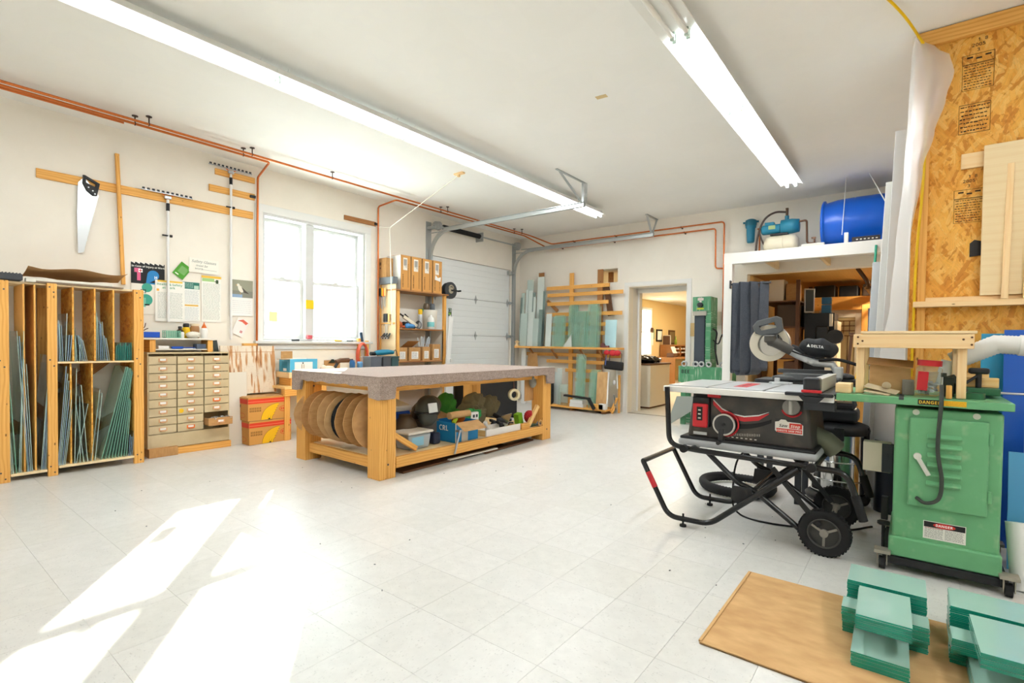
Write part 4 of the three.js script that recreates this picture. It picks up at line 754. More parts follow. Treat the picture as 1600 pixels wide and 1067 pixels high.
{
  const tool = (x, y, l, m, lab, group) => { const t = thing('hand_tool', lab, 'tool', [-5.75 + x, y, -4.505], 0, group); mesh('handle', [C(0.015, 0.1, 0, -0.05, 0), ball(0.015, 0.015, 0.015, 0, 0, 0)], m, t); mesh('shaft', [C(0.005, l, 0, -0.1 - l / 2, 0)], M.steel, t); };
  const g = 'screwdrivers on the pegboard';
  [[-0.14, M.black], [-0.11, M.darkGrey], [-0.085, M.yellow], [-0.05, M.orange], [-0.025, M.pine]].forEach(([x, m], i) => tool(x, 1.86 - 0.01 * (i % 2), 0.13 + 0.03 * (i % 3), m, ['black handled driver on the top pegboard row', 'grey handled driver on the top pegboard row', 'yellow handled driver on the top pegboard row', 'orange handled driver on the top pegboard row', 'wooden handled driver on the top pegboard row'][i], g));
  [[-0.04, 0.05], [-0.01, 0.22], [0.02, 0.2], [0.06, 0.05]].forEach(([x, l], i) => tool(x, 1.5, l, [M.black, M.darkGrey, M.black, M.pine][i], ['short black tool on the middle pegboard bar', 'long grey tool on the middle pegboard bar', 'long black tool on the middle pegboard bar', 'short wooden tool on the middle pegboard bar'][i], g));
  [-0.08, -0.02, 0.04].forEach((x, i) => { const t = thing('pliers', ['open grey pliers on the lowest pegboard hook', 'black grip pliers on the lowest pegboard row', 'angled pliers beside the pegboard edge'][i], 'pliers', [-5.75 + x, 1.18, -4.5]); mesh('jaw', [B(0.014, 0.05, 0.01, -0.02, -0.0, 0, { rz: 0.8 })], M.steel, t); mesh('handle', [B(0.012, 0.09, 0.012, 0.02, 0.035, 0, { rz: -0.9 }), B(0.012, 0.09, 0.012, 0.035, 0.02, 0, { rz: -0.6 })], M.darkGrey, t); });
  single('plastic_tray', 'smoky grey tray sitting above the pegboard', 'tray', [L(-0.15, 0.15, 0, 0.1, -0.045, 0.045, { r: 0.012, seg: 2 })], std('#6c7278', 0.3), [-5.74, 1.92, -4.535]);
  const mark = print(128, 360, (c) => { c.fillStyle = '#d79d56'; c.fillRect(0, 0, 128, 360); c.fillStyle = '#efe8da'; c.fillRect(26, 24, 58, 130); c.fillStyle = '#555'; for (let k = 0; k < 6; k++) c.fillRect(36 + 7 * k, 40, 4, 60 + 30 * hash(k, 2, 3)); c.fillStyle = '#4a2e14'; for (let k = 0; k < 14; k++) { c.fillRect(92, 90 + k * 18, 9, 6 + 8 * hash(k, 1, 9)); if (k < 8) c.fillRect(18, 200 + k * 18, 12, 8 + 6 * hash(k, 4, 9)); } });
  const zs = [[-4.635, -4.81], [-4.825, -5.015], [-5.035, -5.22], [-5.24, -5.42]];
  zs.forEach(([a, b], i) => {
    const w = a - b, t = thing('tall_carton', ['tall brown carton with a lit white end on the shelf top', 'tall brown carton second from the window on the shelf top', 'tall brown carton third from the window on the shelf top', 'tall brown carton with torn label beside the garage door'][i], 'box', [-5.755, 1.851, (a + b) / 2]);
    mesh('carton', [L(-0.155, 0.155, 0, 0.485, -w / 2, w / 2)], M.cardboard, t);
    mesh('printed_face', [sheet(w - 0.01, 0.475, 0.1565, 0.243, 0, { ry: PI / 2 })], printed(mark, 0.85), t);
    if (i === 3) mesh('torn_label', [extr([[0, 0], [0.11, -0.02], [0.12, 0.05], [0.06, 0.03], [0.01, 0.07]], 0.004, 0.163, 0.2, 0.06, { ry: PI / 2 })], M.paper, t);
    if (i === 0) mesh('white_end', [sheet(0.3, 0.475, 0, 0.243, w / 2 + 0.001)], M.white, t);
  });
  const lt = thing('tall_carton', 'brown carton with black arrow marks beside the copper pipe', 'box', [-5.82, 1.96, -4.56]);
  mesh('carton', [L(-0.09, 0.07, 0.062, 0.33, -0.06, 0.06)], M.cardboard, lt); lt.position.y = 1.96; mesh('arrow_mark', [B(0.03, 0.04, 0.002, -0.055, 0.25, 0.061, { r: 0 }), B(0.024, 0.02, 0.002, -0.055, 0.19, 0.061, { r: 0 })], M.dark, lt);
  // shelf contents
  const y1 = 1.316, y0 = 0.856;
  const can = thing('spray_can', 'spray can with bright yellow cap on the shelf', 'can', [-5.64, y1, -5.03]); mesh('can', [lathe([[0, 0], [0.033, 0], [0.033, 0.2], [0.026, 0.215], [0, 0.216]])], std('#cdd0d2', 0.3, 0.3), can); mesh('cap', [lathe([[0.03, 0.21], [0.032, 0.27], [0.028, 0.285], [0, 0.286]])], M.yellow, can); mesh('green_trigger', [B(0.03, 0.04, 0.02, 0.0, 0.275, -0.04)], M.green, can);
  const jug = thing('bottle', 'white spray bottle with teal label on the shelf', 'bottle', [-5.62, y1, -5.22]); mesh('body', [lathe([[0, 0], [0.05, 0], [0.052, 0.13], [0.04, 0.17], [0.017, 0.19], [0.016, 0.21], [0, 0.21]])], M.white, jug); mesh('label', [C(0.053, 0.07, 0, 0.07, 0, { open: true })], std('#7cc4c4', 0.5), jug);
  single('foam_block', 'cream foam bucket at the back of the shelf', 'bucket', [lathe([[0, 0], [0.11, 0], [0.12, 0.28], [0.125, 0.285], [0.12, 0.29], [0, 0.288]])], M.offWhite, [-5.74, y1, -5.30]);
  single('glass_jar', 'brown jar standing on the cream bucket', 'jar', [lathe([[0, 0], [0.045, 0], [0.05, 0.05], [0.04, 0.09], [0.03, 0.1], [0, 0.1]])], std('#6a5a48', 0.3), [-5.74, y1 + 0.291, -5.24]);
  single('metal_tin', 'dull grey tin standing on the cream bucket', 'tin', [lathe([[0, 0], [0.04, 0], [0.04, 0.08], [0.03, 0.1], [0, 0.1]])], M.grey, [-5.74, y1 + 0.291, -5.36]);
  const cg = thing('caulking_gun', 'cream caulking gun leaning on the shelf', 'caulking gun', [-5.66, y1, -4.82]); mesh('barrel', [bar([0, 0.17, 0.09], [0.02, 0.04, -0.14], 0.045, 0.045)], M.cream, cg); mesh('grip', [sweep([[0, 0.17, 0.09], [0, 0.2, 0.14], [0, 0.16, 0.19]].map(V), 0.012), rod([0, 0.2, 0.06], [0, 0.16, 0.0], 0.01)], M.black, cg);
  single('tape_gun', 'orange and brown tool on the shelf end', 'tool', [ball(0.05, 0.05, 0.06, 0, 0.05, 0), B(0.04, 0.03, 0.14, 0.02, 0.025, -0.05)], std('#b8562c', 0.5), [-5.66, y1, -4.65]);
  single('bag', 'blue plastic bag lying on the shelf', 'bag', [ball(0.05, 0.035, 0.08, 0, 0.033, 0), ball(0.03, 0.04, 0.05, 0, 0.035, 0.05)], std('#3f86c2', 0.35), [-5.62, y1, -4.83]);
  single('cable_coil', 'coil of grey wire beside the spray can', 'wire', [0, 1, 2].map((k) => torus(0.045 + 0.006 * k, 0.006, 0, 0.055, 0.01 * k, { rs: 5 })), M.grey, [-5.6, y1, -4.98]);
  single('paint_tray', 'black rolled mat at the back of the shelf', 'mat', [C(0.05, 0.2, 0, 0.05, 0, { axis: 'z' })], M.darkGrey, [-5.76, y1, -4.92]);
  const bx = (z, w, h, lab, lid) => { const t = thing('carton', lab, 'box', [-5.68, y0, z]); mesh('carton', [L(-0.1, 0.08, 0, h, -w / 2, w / 2)], M.cardboard, t); mesh('label', [sheet(w * 0.6, h * 0.55, 0.0812, h * 0.42, 0, { ry: PI / 2 })], printed(print(64, 64, (c) => { c.fillStyle = '#f1eee6'; c.fillRect(0, 0, 64, 64); lines(c, 6, 8, 52, 6, 9, '#888'); })), t); if (lid) mesh('lid', [B(0.19, 0.004, w, -0.03, h + 0.045, 0, { rz: 0.5 })], M.cardboard, t); };
  bx(-4.675, 0.17, 0.19, 'small labelled carton nearest the pegboard on the lower shelf', 0); bx(-4.90, 0.21, 0.19, 'labelled carton with raised lid on the lower shelf', 1); bx(-5.32, 0.16, 0.24, 'plain carton at the garage end of the lower shelf', 0); bx(-5.12, 0.14, 0.2, 'carton with tools poking out on the lower shelf', 0);
  single('tool_bundle', 'white and blue nozzles poking out of a carton', 'tool', [...Array(7)].map((_, k) => rod([0, 0, 0.03 * (k - 3)], [0.02 * (k % 3), 0.13 + 0.02 * (k % 2), 0.05 * (k - 3) * 0.8], 0.008, { rs: 6 })), std('#cfdbe2', 0.4), [-5.68, y0 + 0.2, -5.14]);
  for (const [z, w, h, m, lab] of [[-4.75, 0.2, 0.1, M.white, 'white box of fittings on the shelf behind the table'], [-4.98, 0.18, 0.1, M.cream, 'cream box on the shelf behind the table'], [-5.2, 0.2, 0.09, M.yellow, 'yellow striped box on the shelf behind the table'], [-5.36, 0.1, 0.1, std('#c46a92', 0.5), 'pink box on the shelf behind the table']]) single('small_box', lab, 'box', [L(-0.09, 0.08, 0, h, -w / 2, w / 2)], m, [-5.67, 0.481, z]);
  const wb = B(0.02, 0.72, 0.09, 0, 0.36, 0); wb.rotateX(-0.08);
  single('white_plank', 'white plank leaning on the end of the shelf unit', 'plank', [wb, B(0.03, 0.05, 0.03, 0.02, 0.05, -0.05)], M.white, [-5.52, 0.80, -5.48]).position.y = 0.8;
  single('plank_support', 'white painted upright supporting the leaning plank', 'post', [L(-0.02, 0.02, 0, 0.8, -0.06, 0.06)], M.white, [-5.53, 0, -5.5]);
  const rl = thing('cord_reel', 'round black cord reel with crank handle by the garage door', 'reel', [-5.66, 1.93, -5.66]);
  mesh('disc', [C(0.13, 0.03, 0, 0, 0, { axis: 'x', seg: 36 }), C(0.12, 0.03, -0.06, 0, 0, { axis: 'x', seg: 36 })], std('#34393c', 0.5), rl);
  mesh('hub', [C(0.05, 0.1, -0.03, 0, 0, { axis: 'x' }), torus(0.045, 0.012, 0.02, 0.03, 0, { axis: 'x', arc: PI, rs: 6 })], std('#a59a82', 0.5), rl);
  mesh('crank', [B(0.012, 0.025, 0.16, 0.025, 0, -0.08), C(0.014, 0.06, 0.05, 0, -0.15, { axis: 'x' })], M.black, rl);
  mesh('bracket', [B(0.2, 0.02, 0.02, -0.16, 0, 0), bar([-0.1, 0, 0], [-0.1, -0.08, 0.16], 0.015, 0.015)], M.dark, rl);
}

// ---------- the big carpeted work table ----------
{
  const carpet = new THREE.MeshPhysicalMaterial({ roughness: 0.95, sheen: 1, sheenRoughness: 0.6, sheenColor: new THREE.Color('#f2eaea'), map: dataTex(512, 512, (u, v) => { const n = fb(u, v, 90, 90, 131, 2), q = fb(u, v, 8, 8, 133, 3) - 0.5; return [168 + (n - 0.5) * 90 + q * 20, 148 + (n - 0.5) * 84 + q * 20, 136 + (n - 0.5) * 80 + q * 20]; }, [0.4, 0.4]), bumpMap: dataTex(256, 256, (u, v) => { const n = 255 * fb(u, v, 64, 64, 135, 2); return [n, n, n]; }, [0.2, 0.2], false), bumpScale: 0.004 });
  const t = thing('work_table', 'large pine work table with a carpeted top and square legs', 'table', [-4.0, 0, -3.82]);
  const x0 = -0.665, x1 = 0.66, z0 = -1.25, z1 = 1.255; // top
  // carpet cover: top sheet plus hanging band with a wavy hem and corner flaps
  const band = (a, b, flip) => {
    const g = new THREE.PlaneGeometry(1, 1, 200, 4), p = g.attributes.position, A = V(a), D = V(b).sub(A), len = D.length();
    for (let i = 0; i < p.count; i++) {
      const s = p.getX(i) + 0.5, q = 0.5 - p.getY(i), e = Math.min(s, 1 - s) * len;
      const drop = 0.085 + (e < 0.16 ? 0.095 * Math.min(1, (0.17 - e) / 0.02) : 0) + 0.008 * Math.sin(s * 37) * Math.sin(s * 11);
      const P = A.clone().addScaledVector(D, s); p.setXYZ(i, P.x, 0.845 - q * drop, P.z);
    }
    g.computeVertexNormals(); const m = plain(g), uv = m.attributes.uv, pp = m.attributes.position;
    for (let i = 0; i < uv.count; i++) uv.setXY(i, pp.getX(i) + pp.getZ(i), pp.getY(i));
    return m;
  };
  const solid = (a, b, n) => { const o = [n[0] * 0.012, n[1] * 0.012], e = [Math.sign(b[0] - a[0]) * 0.012, Math.sign(b[1] - a[1]) * 0.012]; return [band([a[0] + o[0] - e[0], 0, a[1] + o[1] - e[1]], [b[0] + o[0] + e[0], 0, b[1] + o[1] + e[1]]), band([b[0], 0, b[1]], [a[0], 0, a[1]])]; };
  mesh('carpet_cover', [L(x0 - 0.012, x1 + 0.012, 0.835, 0.847, z0 - 0.012, z1 + 0.012, { r: 0.005, grain: 'x' }), ...solid([x0, z1], [x1, z1], [0, 1]), ...solid([x1, z1], [x1, z0], [1, 0]), ...solid([x1, z0], [x0, z0], [0, -1]), ...solid([x0, z0], [x0, z1], [-1, 0])], carpet, t);
  carpet.side = THREE.DoubleSide;
  mesh('top_board', [L(x0 + 0.005, x1 - 0.005, 0.795, 0.834, z0 + 0.005, z1 - 0.005)], M.pine, t);
  for (const x of [-0.56, 0.555]) for (const z of [-1.16, 1.155]) {
    const l = mesh('leg', [L(x - 0.08, x + 0.08, 0, 0.794, z - 0.08, z + 0.004), L(x - 0.08, x + 0.08, 0, 0.794, z + 0.006, z + 0.085)], M.fir, t);
    mesh('bolt', [0.12, 0.7].map((y) => C(0.008, 0.005, x + 0.081, y, z, { axis: 'x', seg: 8 })), M.darkGrey, l);
  }
  mesh('apron', [L(0.52, 0.56, 0.71, 0.794, -1.08, 1.07)], M.fir, t); mesh('apron', [L(-0.56, -0.52, 0.71, 0.794, -1.08, 1.07)], M.fir, t);
  mesh('apron', [L(-0.48, 0.47, 0.71, 0.75, 1.10, 1.14)], M.fir, t);
  mesh('lower_rail', [L(0.595, 0.635, 0.075, 0.165, -1.08, 1.07)], M.fir, t); mesh('lower_rail', [L(-0.635, -0.595, 0.075, 0.165, -1.08, 1.07)], M.fir, t);
  mesh('lower_rail', [L(-0.48, 0.474, 0.075, 0.16, 1.16, 1.2)], M.fir, t); mesh('lower_rail', [L(-0.48, 0.474, 0.075, 0.16, -1.2, -1.16)], M.fir, t);
  mesh('lower_shelf', [L(-0.594, 0.594, 0.148, 0.164, -1.155, 1.155)], M.ply, t);
  mesh('brace', [bar([0.57, 0.345, 1.05], [0.57, 0.19, 0.80], 0.035, 0.045)], M.fir, t);
  mesh('brace', [bar([0.57, 0.40, -1.06], [0.57, 0.19, -0.88], 0.035, 0.05)], M.pine, t);
  mesh('axle', [C(0.016, 1.0, -0.0, 0.44, 1.1, { axis: 'x' })], M.galv, t);
}
// spools on the axle at the table end
{
  const disc = (r, k) => { const p = []; const n = 26; for (let i = 0; i < n; i++) { const a = i / n * PI * 2, q = r * (1 - 0.03 * hash(i, k, 6)); p.push([q * Math.cos(a), q * Math.sin(a)]); } return extr(p, 0.006, 0, 0, 0, { ry: PI / 2, holes: [ringPts(0.03, 16)] }); };
  const sp = [[-4.46, 0.10, 0.222, M.white, 'cardboard spool hanging outermost beside the banana boxes'], [-4.2, 0.12, 0.228, M.offWhite, 'cardboard spool with white edged flanges on the axle'], [-3.94, 0.13, 0.232, M.rubber, 'cardboard spool wound with black cable'], [-3.68, 0.10, 0.235, M.cream, 'cardboard spool beside the front table leg']];
  sp.forEach(([x, w, r, cm, lab], i) => {
    const s = thing('cable_spool', lab, 'spool', [x, 0.44, -2.715]);
    for (const e of [-1, 1]) { const d = mesh('flange', [disc(r, i * 2 + e + 5)], (i + (e > 0)) % 2 ? M.cardboard : M.cardboardPale, s); d.position.x = e * w / 2; d.rotation.z = e * 0.04 + 0.06 * (i % 2 ? 1 : -1); d.rotation.y = 0.06 * e + (i - 1.5) * 0.05; }
    mesh('core', [extr(ringPts(0.06, 20), w - 0.014, 0, 0, 0, { ry: PI / 2, holes: [ringPts(0.03, 16)] })], M.cardboard, s);
    const big = i === 2, loops = [];
    for (let k = 0; k < (big ? 44 : 10); k++) loops.push(torus((big ? 0.085 : 0.07) + 0.11 * hash(k, 2, i + 3) * (big ? 1 : 0.3), big ? 0.006 : 0.008, (hash(k, 3, i) - 0.5) * (w - 0.03), -0.01 * hash(k, 8, 1), 0, { axis: 'x', rs: 5, seg: 28 }));
    mesh('wound_cable', loops, cm, s);
  });
}
// things on the lower shelf
{
  const Y = 0.165;
  const tub = thing('storage_tub', 'clear plastic tub with white lid under the table', 'tub', [-3.56, Y, -3.1]);
  mesh('tub', [(() => { const g = B(0.2, 0.14, 0.27, 0, 0.07, 0, { r: 0.02, seg: 2 }); const p = g.attributes.position; for (let i = 0; i < p.count; i++) { const k = 0.88 + 0.12 * p.getY(i) / 0.14; p.setX(i, p.getX(i) * k); p.setZ(i, p.getZ(i) * k); } return g; })()], new THREE.MeshPhysicalMaterial({ color: '#dfe8ec', roughness: 0.3, transmission: 0.5, thickness: 0 }), tub);
  mesh('lid', [B(0.23, 0.022, 0.3, 0, 0.152, 0, { r: 0.01, seg: 2 })], M.offWhite, tub);
  mesh('label', [sheet(0.14, 0.08, 0.1005, 0.075, 0.03, { ry: PI / 2 })], std('#8cc1d6', 0.5), tub);
  const box = thing('carton', 'bright blue open carton printed with white letters under the table', 'box', [-3.585, Y, -3.665]);
  const bl = std('#1e8fd0', 0.6);
  mesh('carton', [L(-0.165, 0.165, 0, 0.005, -0.165, 0.165), L(0.16, 0.165, 0, 0.19, -0.165, 0.165), L(-0.165, -0.16, 0, 0.19, -0.165, 0.165), L(-0.165, 0.165, 0, 0.19, 0.16, 0.165), L(-0.165, 0.165, 0, 0.19, -0.165, -0.16)], bl, box);
  mesh('lettering', [sheet(0.3, 0.15, 0, 0.105, 0.166)], printed(print(300, 150, (g) => { g.fillStyle = '#1e8fd0'; g.fillRect(0, 0, 300, 150); g.fillStyle = '#fff'; g.font = 'bold 72px sans-serif'; g.fillText('CRL', 96, 72); })), box);
  mesh('tape', [B(0.002, 0.19, 0.09, 0.1662, 0.095, 0.03), B(0.002, 0.19, 0.012, 0.1662, 0.095, 0.155)], std('#d8d3c4', 0.4), box);
  each('flap', [B(0.14, 0.004, 0.32, 0.226, 0.158, 0, { rz: -0.5 }), B(0.12, 0.004, 0.3, -0.214, 0.222, 0, { rz: -0.6 })], M.cardboardPale, box);
  const tool = thing('caulking_gun', 'navy cordless gun beside the blue carton', 'tool', [-3.55, Y, -3.36]);
  mesh('body', [B(0.08, 0.11, 0.09, 0, 0.055, 0, { r: 0.02, seg: 2 }), sweep([[0, 0.09, 0], [-0.05, 0.11, 0.02], [-0.12, 0.11, 0.03]].map(V), 0.025)], std('#1d2740', 0.4), tool);
  single('wood_clamp', 'small grey bar clamp hooked on the lower rail', 'clamp', [bar([0, 0, 0], [0.02, 0.22, -0.05], 0.012, 0.02), B(0.05, 0.02, 0.03, 0, 0.21, -0.05)], M.steel, [-3.345, 0.085, -3.42]);
  const jug = thing('carbo_jug', 'brown jug with green lettering behind the tub', 'jug', [-3.74, Y, -3.16]);
  mesh('jug', [lathe([[0, 0], [0.11, 0], [0.115, 0.17], [0.09, 0.23], [0.06, 0.25], [0.06, 0.28], [0, 0.28]])], std('#5d4a32', 0.5), jug);
  mesh('lettering', [(() => { const g = plain(new THREE.CylinderGeometry(0.1165, 0.1165, 0.07, 24, 1, true, -0.7, 1.9)); g.translate(0, 0.12, 0); return g; })()], printed(print(256, 64, (g) => { g.fillStyle = '#5d4a32'; g.fillRect(0, 0, 256, 64); g.fillStyle = '#2f8a52'; g.font = 'bold 58px sans-serif'; g.fillText('CARBO', 12, 52); })), jug);
  const hel = thing('face_mask', 'dark welding helmet with white visor under the table', 'helmet', [-3.62, Y + 0.2, -3.33]);
  mesh('shell', [ball(0.11, 0.13, 0.12, 0, 0.13, 0), ball(0.08, 0.09, 0.1, 0.03, 0.06, 0.02)], std('#3e4038', 0.45), hel);
  mesh('visor', [B(0.012, 0.09, 0.11, 0.105, 0.15, 0.03, { rz: 0.2, r: 0.005 })], std('#d9dad6', 0.3), hel);
  mesh('strap', [torus(0.115, 0.01, 0, 0.1, 0, { axis: 'y', rs: 6 })], M.black, hel);
  single('helmet_stand', 'grey carton under the welding helmet', 'box', [B(0.2, 0.2, 0.22, 0, 0.1, 0)], std('#6e6258', 0.8), [-3.77, Y, -3.42]);
  single('tool_bag', 'taupe canvas bag behind the helmet', 'bag', [ball(0.13, 0.19, 0.17, 0, 0.19, 0), ball(0.1, 0.1, 0.12, 0.05, 0.32, -0.03)], std('#6a6156', 0.9), [-3.9, Y, -3.55]);
  const cool = thing('cooler_box', 'blue cooler with white lid under the table', 'cooler', [-3.95, Y, -3.12]);
  mesh('body', [B(0.28, 0.3, 0.34, 0, 0.15, 0, { r: 0.02, seg: 2 })], std('#2757b8', 0.4), cool); mesh('lid', [B(0.3, 0.05, 0.36, 0, 0.325, 0, { r: 0.02, seg: 2 }), B(0.28, 0.02, 0.34, 0, 0.37, 0, { rz: -0.2 })], M.white, cool);
  single('burgundy_bin', 'burgundy plastic bin behind the front leg', 'bin', [B(0.16, 0.4, 0.16, 0, 0.2, 0, { r: 0.015 })], std('#7c1f3c', 0.45), [-3.68, Y, -2.93]).position.x = -3.82;
  const cloth = (geos, label, m, p) => single('folded_cloth', label, 'cloth', (() => { const g = mergeGeometries(geos), a = g.attributes.position; for (let i = 0; i < a.count; i++) { const s = Math.sin(a.getX(i) * 60 + a.getZ(i) * 35) * 0.008 + Math.sin(a.getZ(i) * 70 + a.getY(i) * 50) * 0.007; a.setXYZ(i, a.getX(i) + s, a.getY(i) + s, a.getZ(i) - s); } g.computeVertexNormals(); return [g]; })(), m, p);
  cloth([ball(0.12, 0.13, 0.16, 0, 0.13, 0, { seg: 32, hs: 22 }), ball(0.1, 0.16, 0.12, -0.03, 0.27, 0.04, { seg: 32, hs: 22 })], 'green cloth bag heaped behind the blue carton', std('#3f8a2e', 0.85), [-3.85, Y, -3.86]);
  cloth([ball(0.14, 0.16, 0.2, 0, 0.16, 0, { seg: 36, hs: 24 }), ball(0.11, 0.1, 0.15, 0, 0.3, -0.05, { seg: 36, hs: 24 }), ball(0.1, 0.12, 0.13, 0.05, 0.24, -0.26, { seg: 36, hs: 24 })], 'khaki jacket heaped on the lower shelf', std('#7d7356', 0.9), [-3.85, Y, -4.18]);
  cloth([ball(0.08, 0.07, 0.18, 0, 0.07, 0, { seg: 32, hs: 22 })], 'bright green net bag in front of the jacket', std('#2f9a4c', 0.8), [-3.66, Y + 0.12, -3.95]);
  single('cardboard_tube', 'tan and green tube lying across the blue carton', 'tube', [C(0.035, 0.28, 0, 0.035, 0, { axis: 'z' }), C(0.036, 0.08, 0, 0.035, 0.04, { axis: 'z' })], M.cardboardPale, [-3.52, Y + 0.215, -3.66]);
  single('orange_tool', 'orange power tool in the blue carton', 'tool', [ball(0.05, 0.05, 0.09, 0, 0.06, 0), B(0.03, 0.08, 0.04, 0, 0.02, 0.05)], M.orange, [-3.62, Y + 0.13, -3.75]);
  single('yellow_tool', 'lime green pruner in the blue carton', 'tool', [B(0.03, 0.03, 0.12, 0, 0.03, 0, { ry: 0.5, rx: 0.3 })], std('#b9cf2a', 0.4), [-3.5, Y + 0.17, -3.58]);
  const dev = thing('junction_box', 'white plastic junction box behind the tray', 'box', [-3.62, Y, -3.95]);
  mesh('body', [B(0.1, 0.24, 0.12, 0, 0.12, 0, { r: 0.01 })], M.white, dev); mesh('sockets', [B(0.004, 0.03, 0.025, 0.052, 0.2, 0.02), B(0.004, 0.03, 0.025, 0.052, 0.2, -0.025)], M.darkGrey, dev);
  const lamp = thing('clamp_lamp', 'aluminium clamp lamp reflector lying on its side', 'lamp', [-3.62, Y + 0.12, -4.42]);
  mesh('reflector', [(() => { const g = lathe([[0.02, 0], [0.04, 0.02], [0.09, 0.09], [0.1, 0.11], [0.097, 0.11], [0.085, 0.085], [0.036, 0.02]]); g.rotateZ(-1.9); g.rotateY(0.6); return g; })()], std('#c9cdd0', 0.25, 0.9), lamp); mesh('socket', [C(0.025, 0.08, -0.03, 0.02, 0.02, { rz: -1.9 })], M.black, lamp);
  single('lamp_rest', 'small pile of dark tools under the clamp lamp', 'tool', [...Array(9)].map((_, k) => B(0.03, 0.03, 0.14, rr(-0.06, 0.06), 0.02 + 0.012 * k, rr(-0.08, 0.08), { ry: rr(0, 3) })), M.darkGrey, [-3.62, Y, -4.42]);
  const tray = thing('wood_tray', 'long shallow white and wood tray on the lower shelf', 'tray', [-3.51, Y, -4.28]);
  mesh('side', [L(0.09, 0.105, 0, 0.07, -0.24, 0.34)], M.white, tray); mesh('side', [L(-0.105, -0.09, 0, 0.07, -0.24, 0.34)], M.white, tray); mesh('end', [L(-0.089, 0.089, 0, 0.06, 0.325, 0.34)], M.pine, tray); mesh('end', [L(-0.089, 0.089, 0, 0.06, -0.24, -0.225)], M.pine, tray); mesh('bottom', [L(-0.089, 0.089, 0, 0.008, -0.224, 0.324)], M.ply, tray);
  single('white_fitting', 'white pipe fitting lying in the shallow tray', 'fitting', [C(0.035, 0.05, 0, 0.03, 0, { seg: 20 }), C(0.02, 0.13, 0, 0.07, 0.02, { rx: 0.5 })], M.white, [-3.5, Y + 0.009, -4.08]);
  single('soap_bar', 'white plastic tray of clips beside the tools', 'tray', [B(0.1, 0.03, 0.2, 0, 0.015, 0), B(0.06, 0.02, 0.12, 0, 0.04, 0)], M.offWhite, [-3.65, Y, -4.16]);
  single('wood_block', 'short orange pine block at the tray end', 'block', [B(0.05, 0.06, 0.15, 0, 0.03, 0)], M.fir, [-3.42, Y, -4.61]);
  const pom = thing('red_pompom', 'bright red chenille duster under the table', 'duster', [-3.48, Y + 0.11, -4.79]);
  mesh('tufts', (() => { const g = []; for (let k = 0; k < 90; k++) { const a = k * 2.4, c = 1 - 2 * (k + 0.5) / 90, s = Math.sqrt(1 - c * c); g.push(ball(0.017, 0.017, 0.017, 0.05 * s * Math.cos(a), 0.06 * c, 0.05 * s * Math.sin(a), { seg: 7, hs: 5 })); } return g; })(), M.red, pom); mesh('core', [ball(0.05, 0.06, 0.05, 0, 0, 0), C(0.015, 0.1, 0, -0.09, 0)], M.red, pom);
  single('lime_box', 'lime green card box beside the red duster', 'box', [B(0.07, 0.13, 0.08, 0, 0.065, 0, { rx: 0.25 })], std('#8fce2a', 0.6), [-3.58, Y + 0.02, -4.71]);
  single('tool_tray', 'dark green tool tray under the lime box', 'tray', [B(0.14, 0.025, 0.24, 0, 0.0125, 0)], std('#42543f', 0.6), [-3.5, Y, -4.74]);
  single('mouse_tool', 'grey and blue sanding block near the far leg', 'tool', [B(0.07, 0.03, 0.13, 0, 0.015, 0, { r: 0.01 }), B(0.05, 0.02, 0.1, 0, 0.038, 0, { r: 0.008 })], std('#6c8fa8', 0.5), [-3.43, Y + 0.0, -4.88]).position.set(-3.42, Y, -4.94);
  const tr = thing('tape_roll', 'roll of masking tape hanging under the table edge', 'tape', [-3.47, 0.555, -4.48]);
  mesh('tape', [extr(ringPts(0.066, 36), 0.045, 0, 0, 0, { ry: PI / 2 - 0.5, holes: [ringPts(0.038, 28)], bevel: 0.003 })], std('#e8d9b4', 0.7), tr); mesh('hook', [bent([[0, 0.035, 0], [0, 0.16, 0.01], [-0.02, 0.235, 0.02]], 0.004, 0.03)], std('#7a4a3a', 0.5), tr);
  const keys = thing('key_ring', 'small ring of keys hanging beside the tape roll', 'keys', [-3.5, 0.56, -4.62]); mesh('ring', [torus(0.025, 0.003, 0, 0, 0, { axis: 'x', rs: 5 }), rod([0, 0.025, 0], [0, 0.23, 0], 0.002)], M.steel, keys); mesh('tag', [B(0.004, 0.06, 0.04, 0, -0.05, 0.01), B(0.004, 0.05, 0.02, 0.004, -0.04, -0.02)], M.steel, keys);
  const bp = thing('display_divider', 'tall black divider with white labels behind the table', 'panel', [-4.74, 0, -5.5]);
  mesh('panel', [B(0.03, 0.72, 1.35, 0, 0.36, 0)], std('#14171d', 0.5), bp); mesh('label', [B(0.002, 0.12, 0.24, 0.0162, 0.56, 0.35, { r: 0 }), B(0.002, 0.08, 0.13, 0.0162, 0.43, 0.35, { r: 0 })], std('#c7c3cc', 0.6), bp); mesh('foot', [L(-0.12, 0.12, 0, 0.03, -0.6, -0.56), L(-0.12, 0.12, 0, 0.03, 0.56, 0.6)], M.black, bp);
  const cp = single('cardboard_sheet', 'brown cardboard piece fixed inside the far table leg', 'cardboard', [B(0.006, 0.26, 0.17, 0, 0.13, 0)], M.cardboard, [-3.5, 0.46, -4.8]);
  single('bin_liner', 'knotted clear bag hanging under the table corner', 'bag', [ball(0.04, 0.06, 0.05, 0, 0, 0), ball(0.03, 0.04, 0.035, 0, 0.05, 0.02)], std('#8a8a80', 0.4), [-3.46, 0.67, -4.82]);
  single('tape_ring', 'small roll of tan tape on the lower rail end', 'tape', [torus(0.03, 0.009, 0, 0.04, 0, { axis: 'x', rs: 8 })], std('#c99a5a', 0.6), [-3.38, Y, -4.87]).position.set(-3.375, Y - 0.0, -4.86);
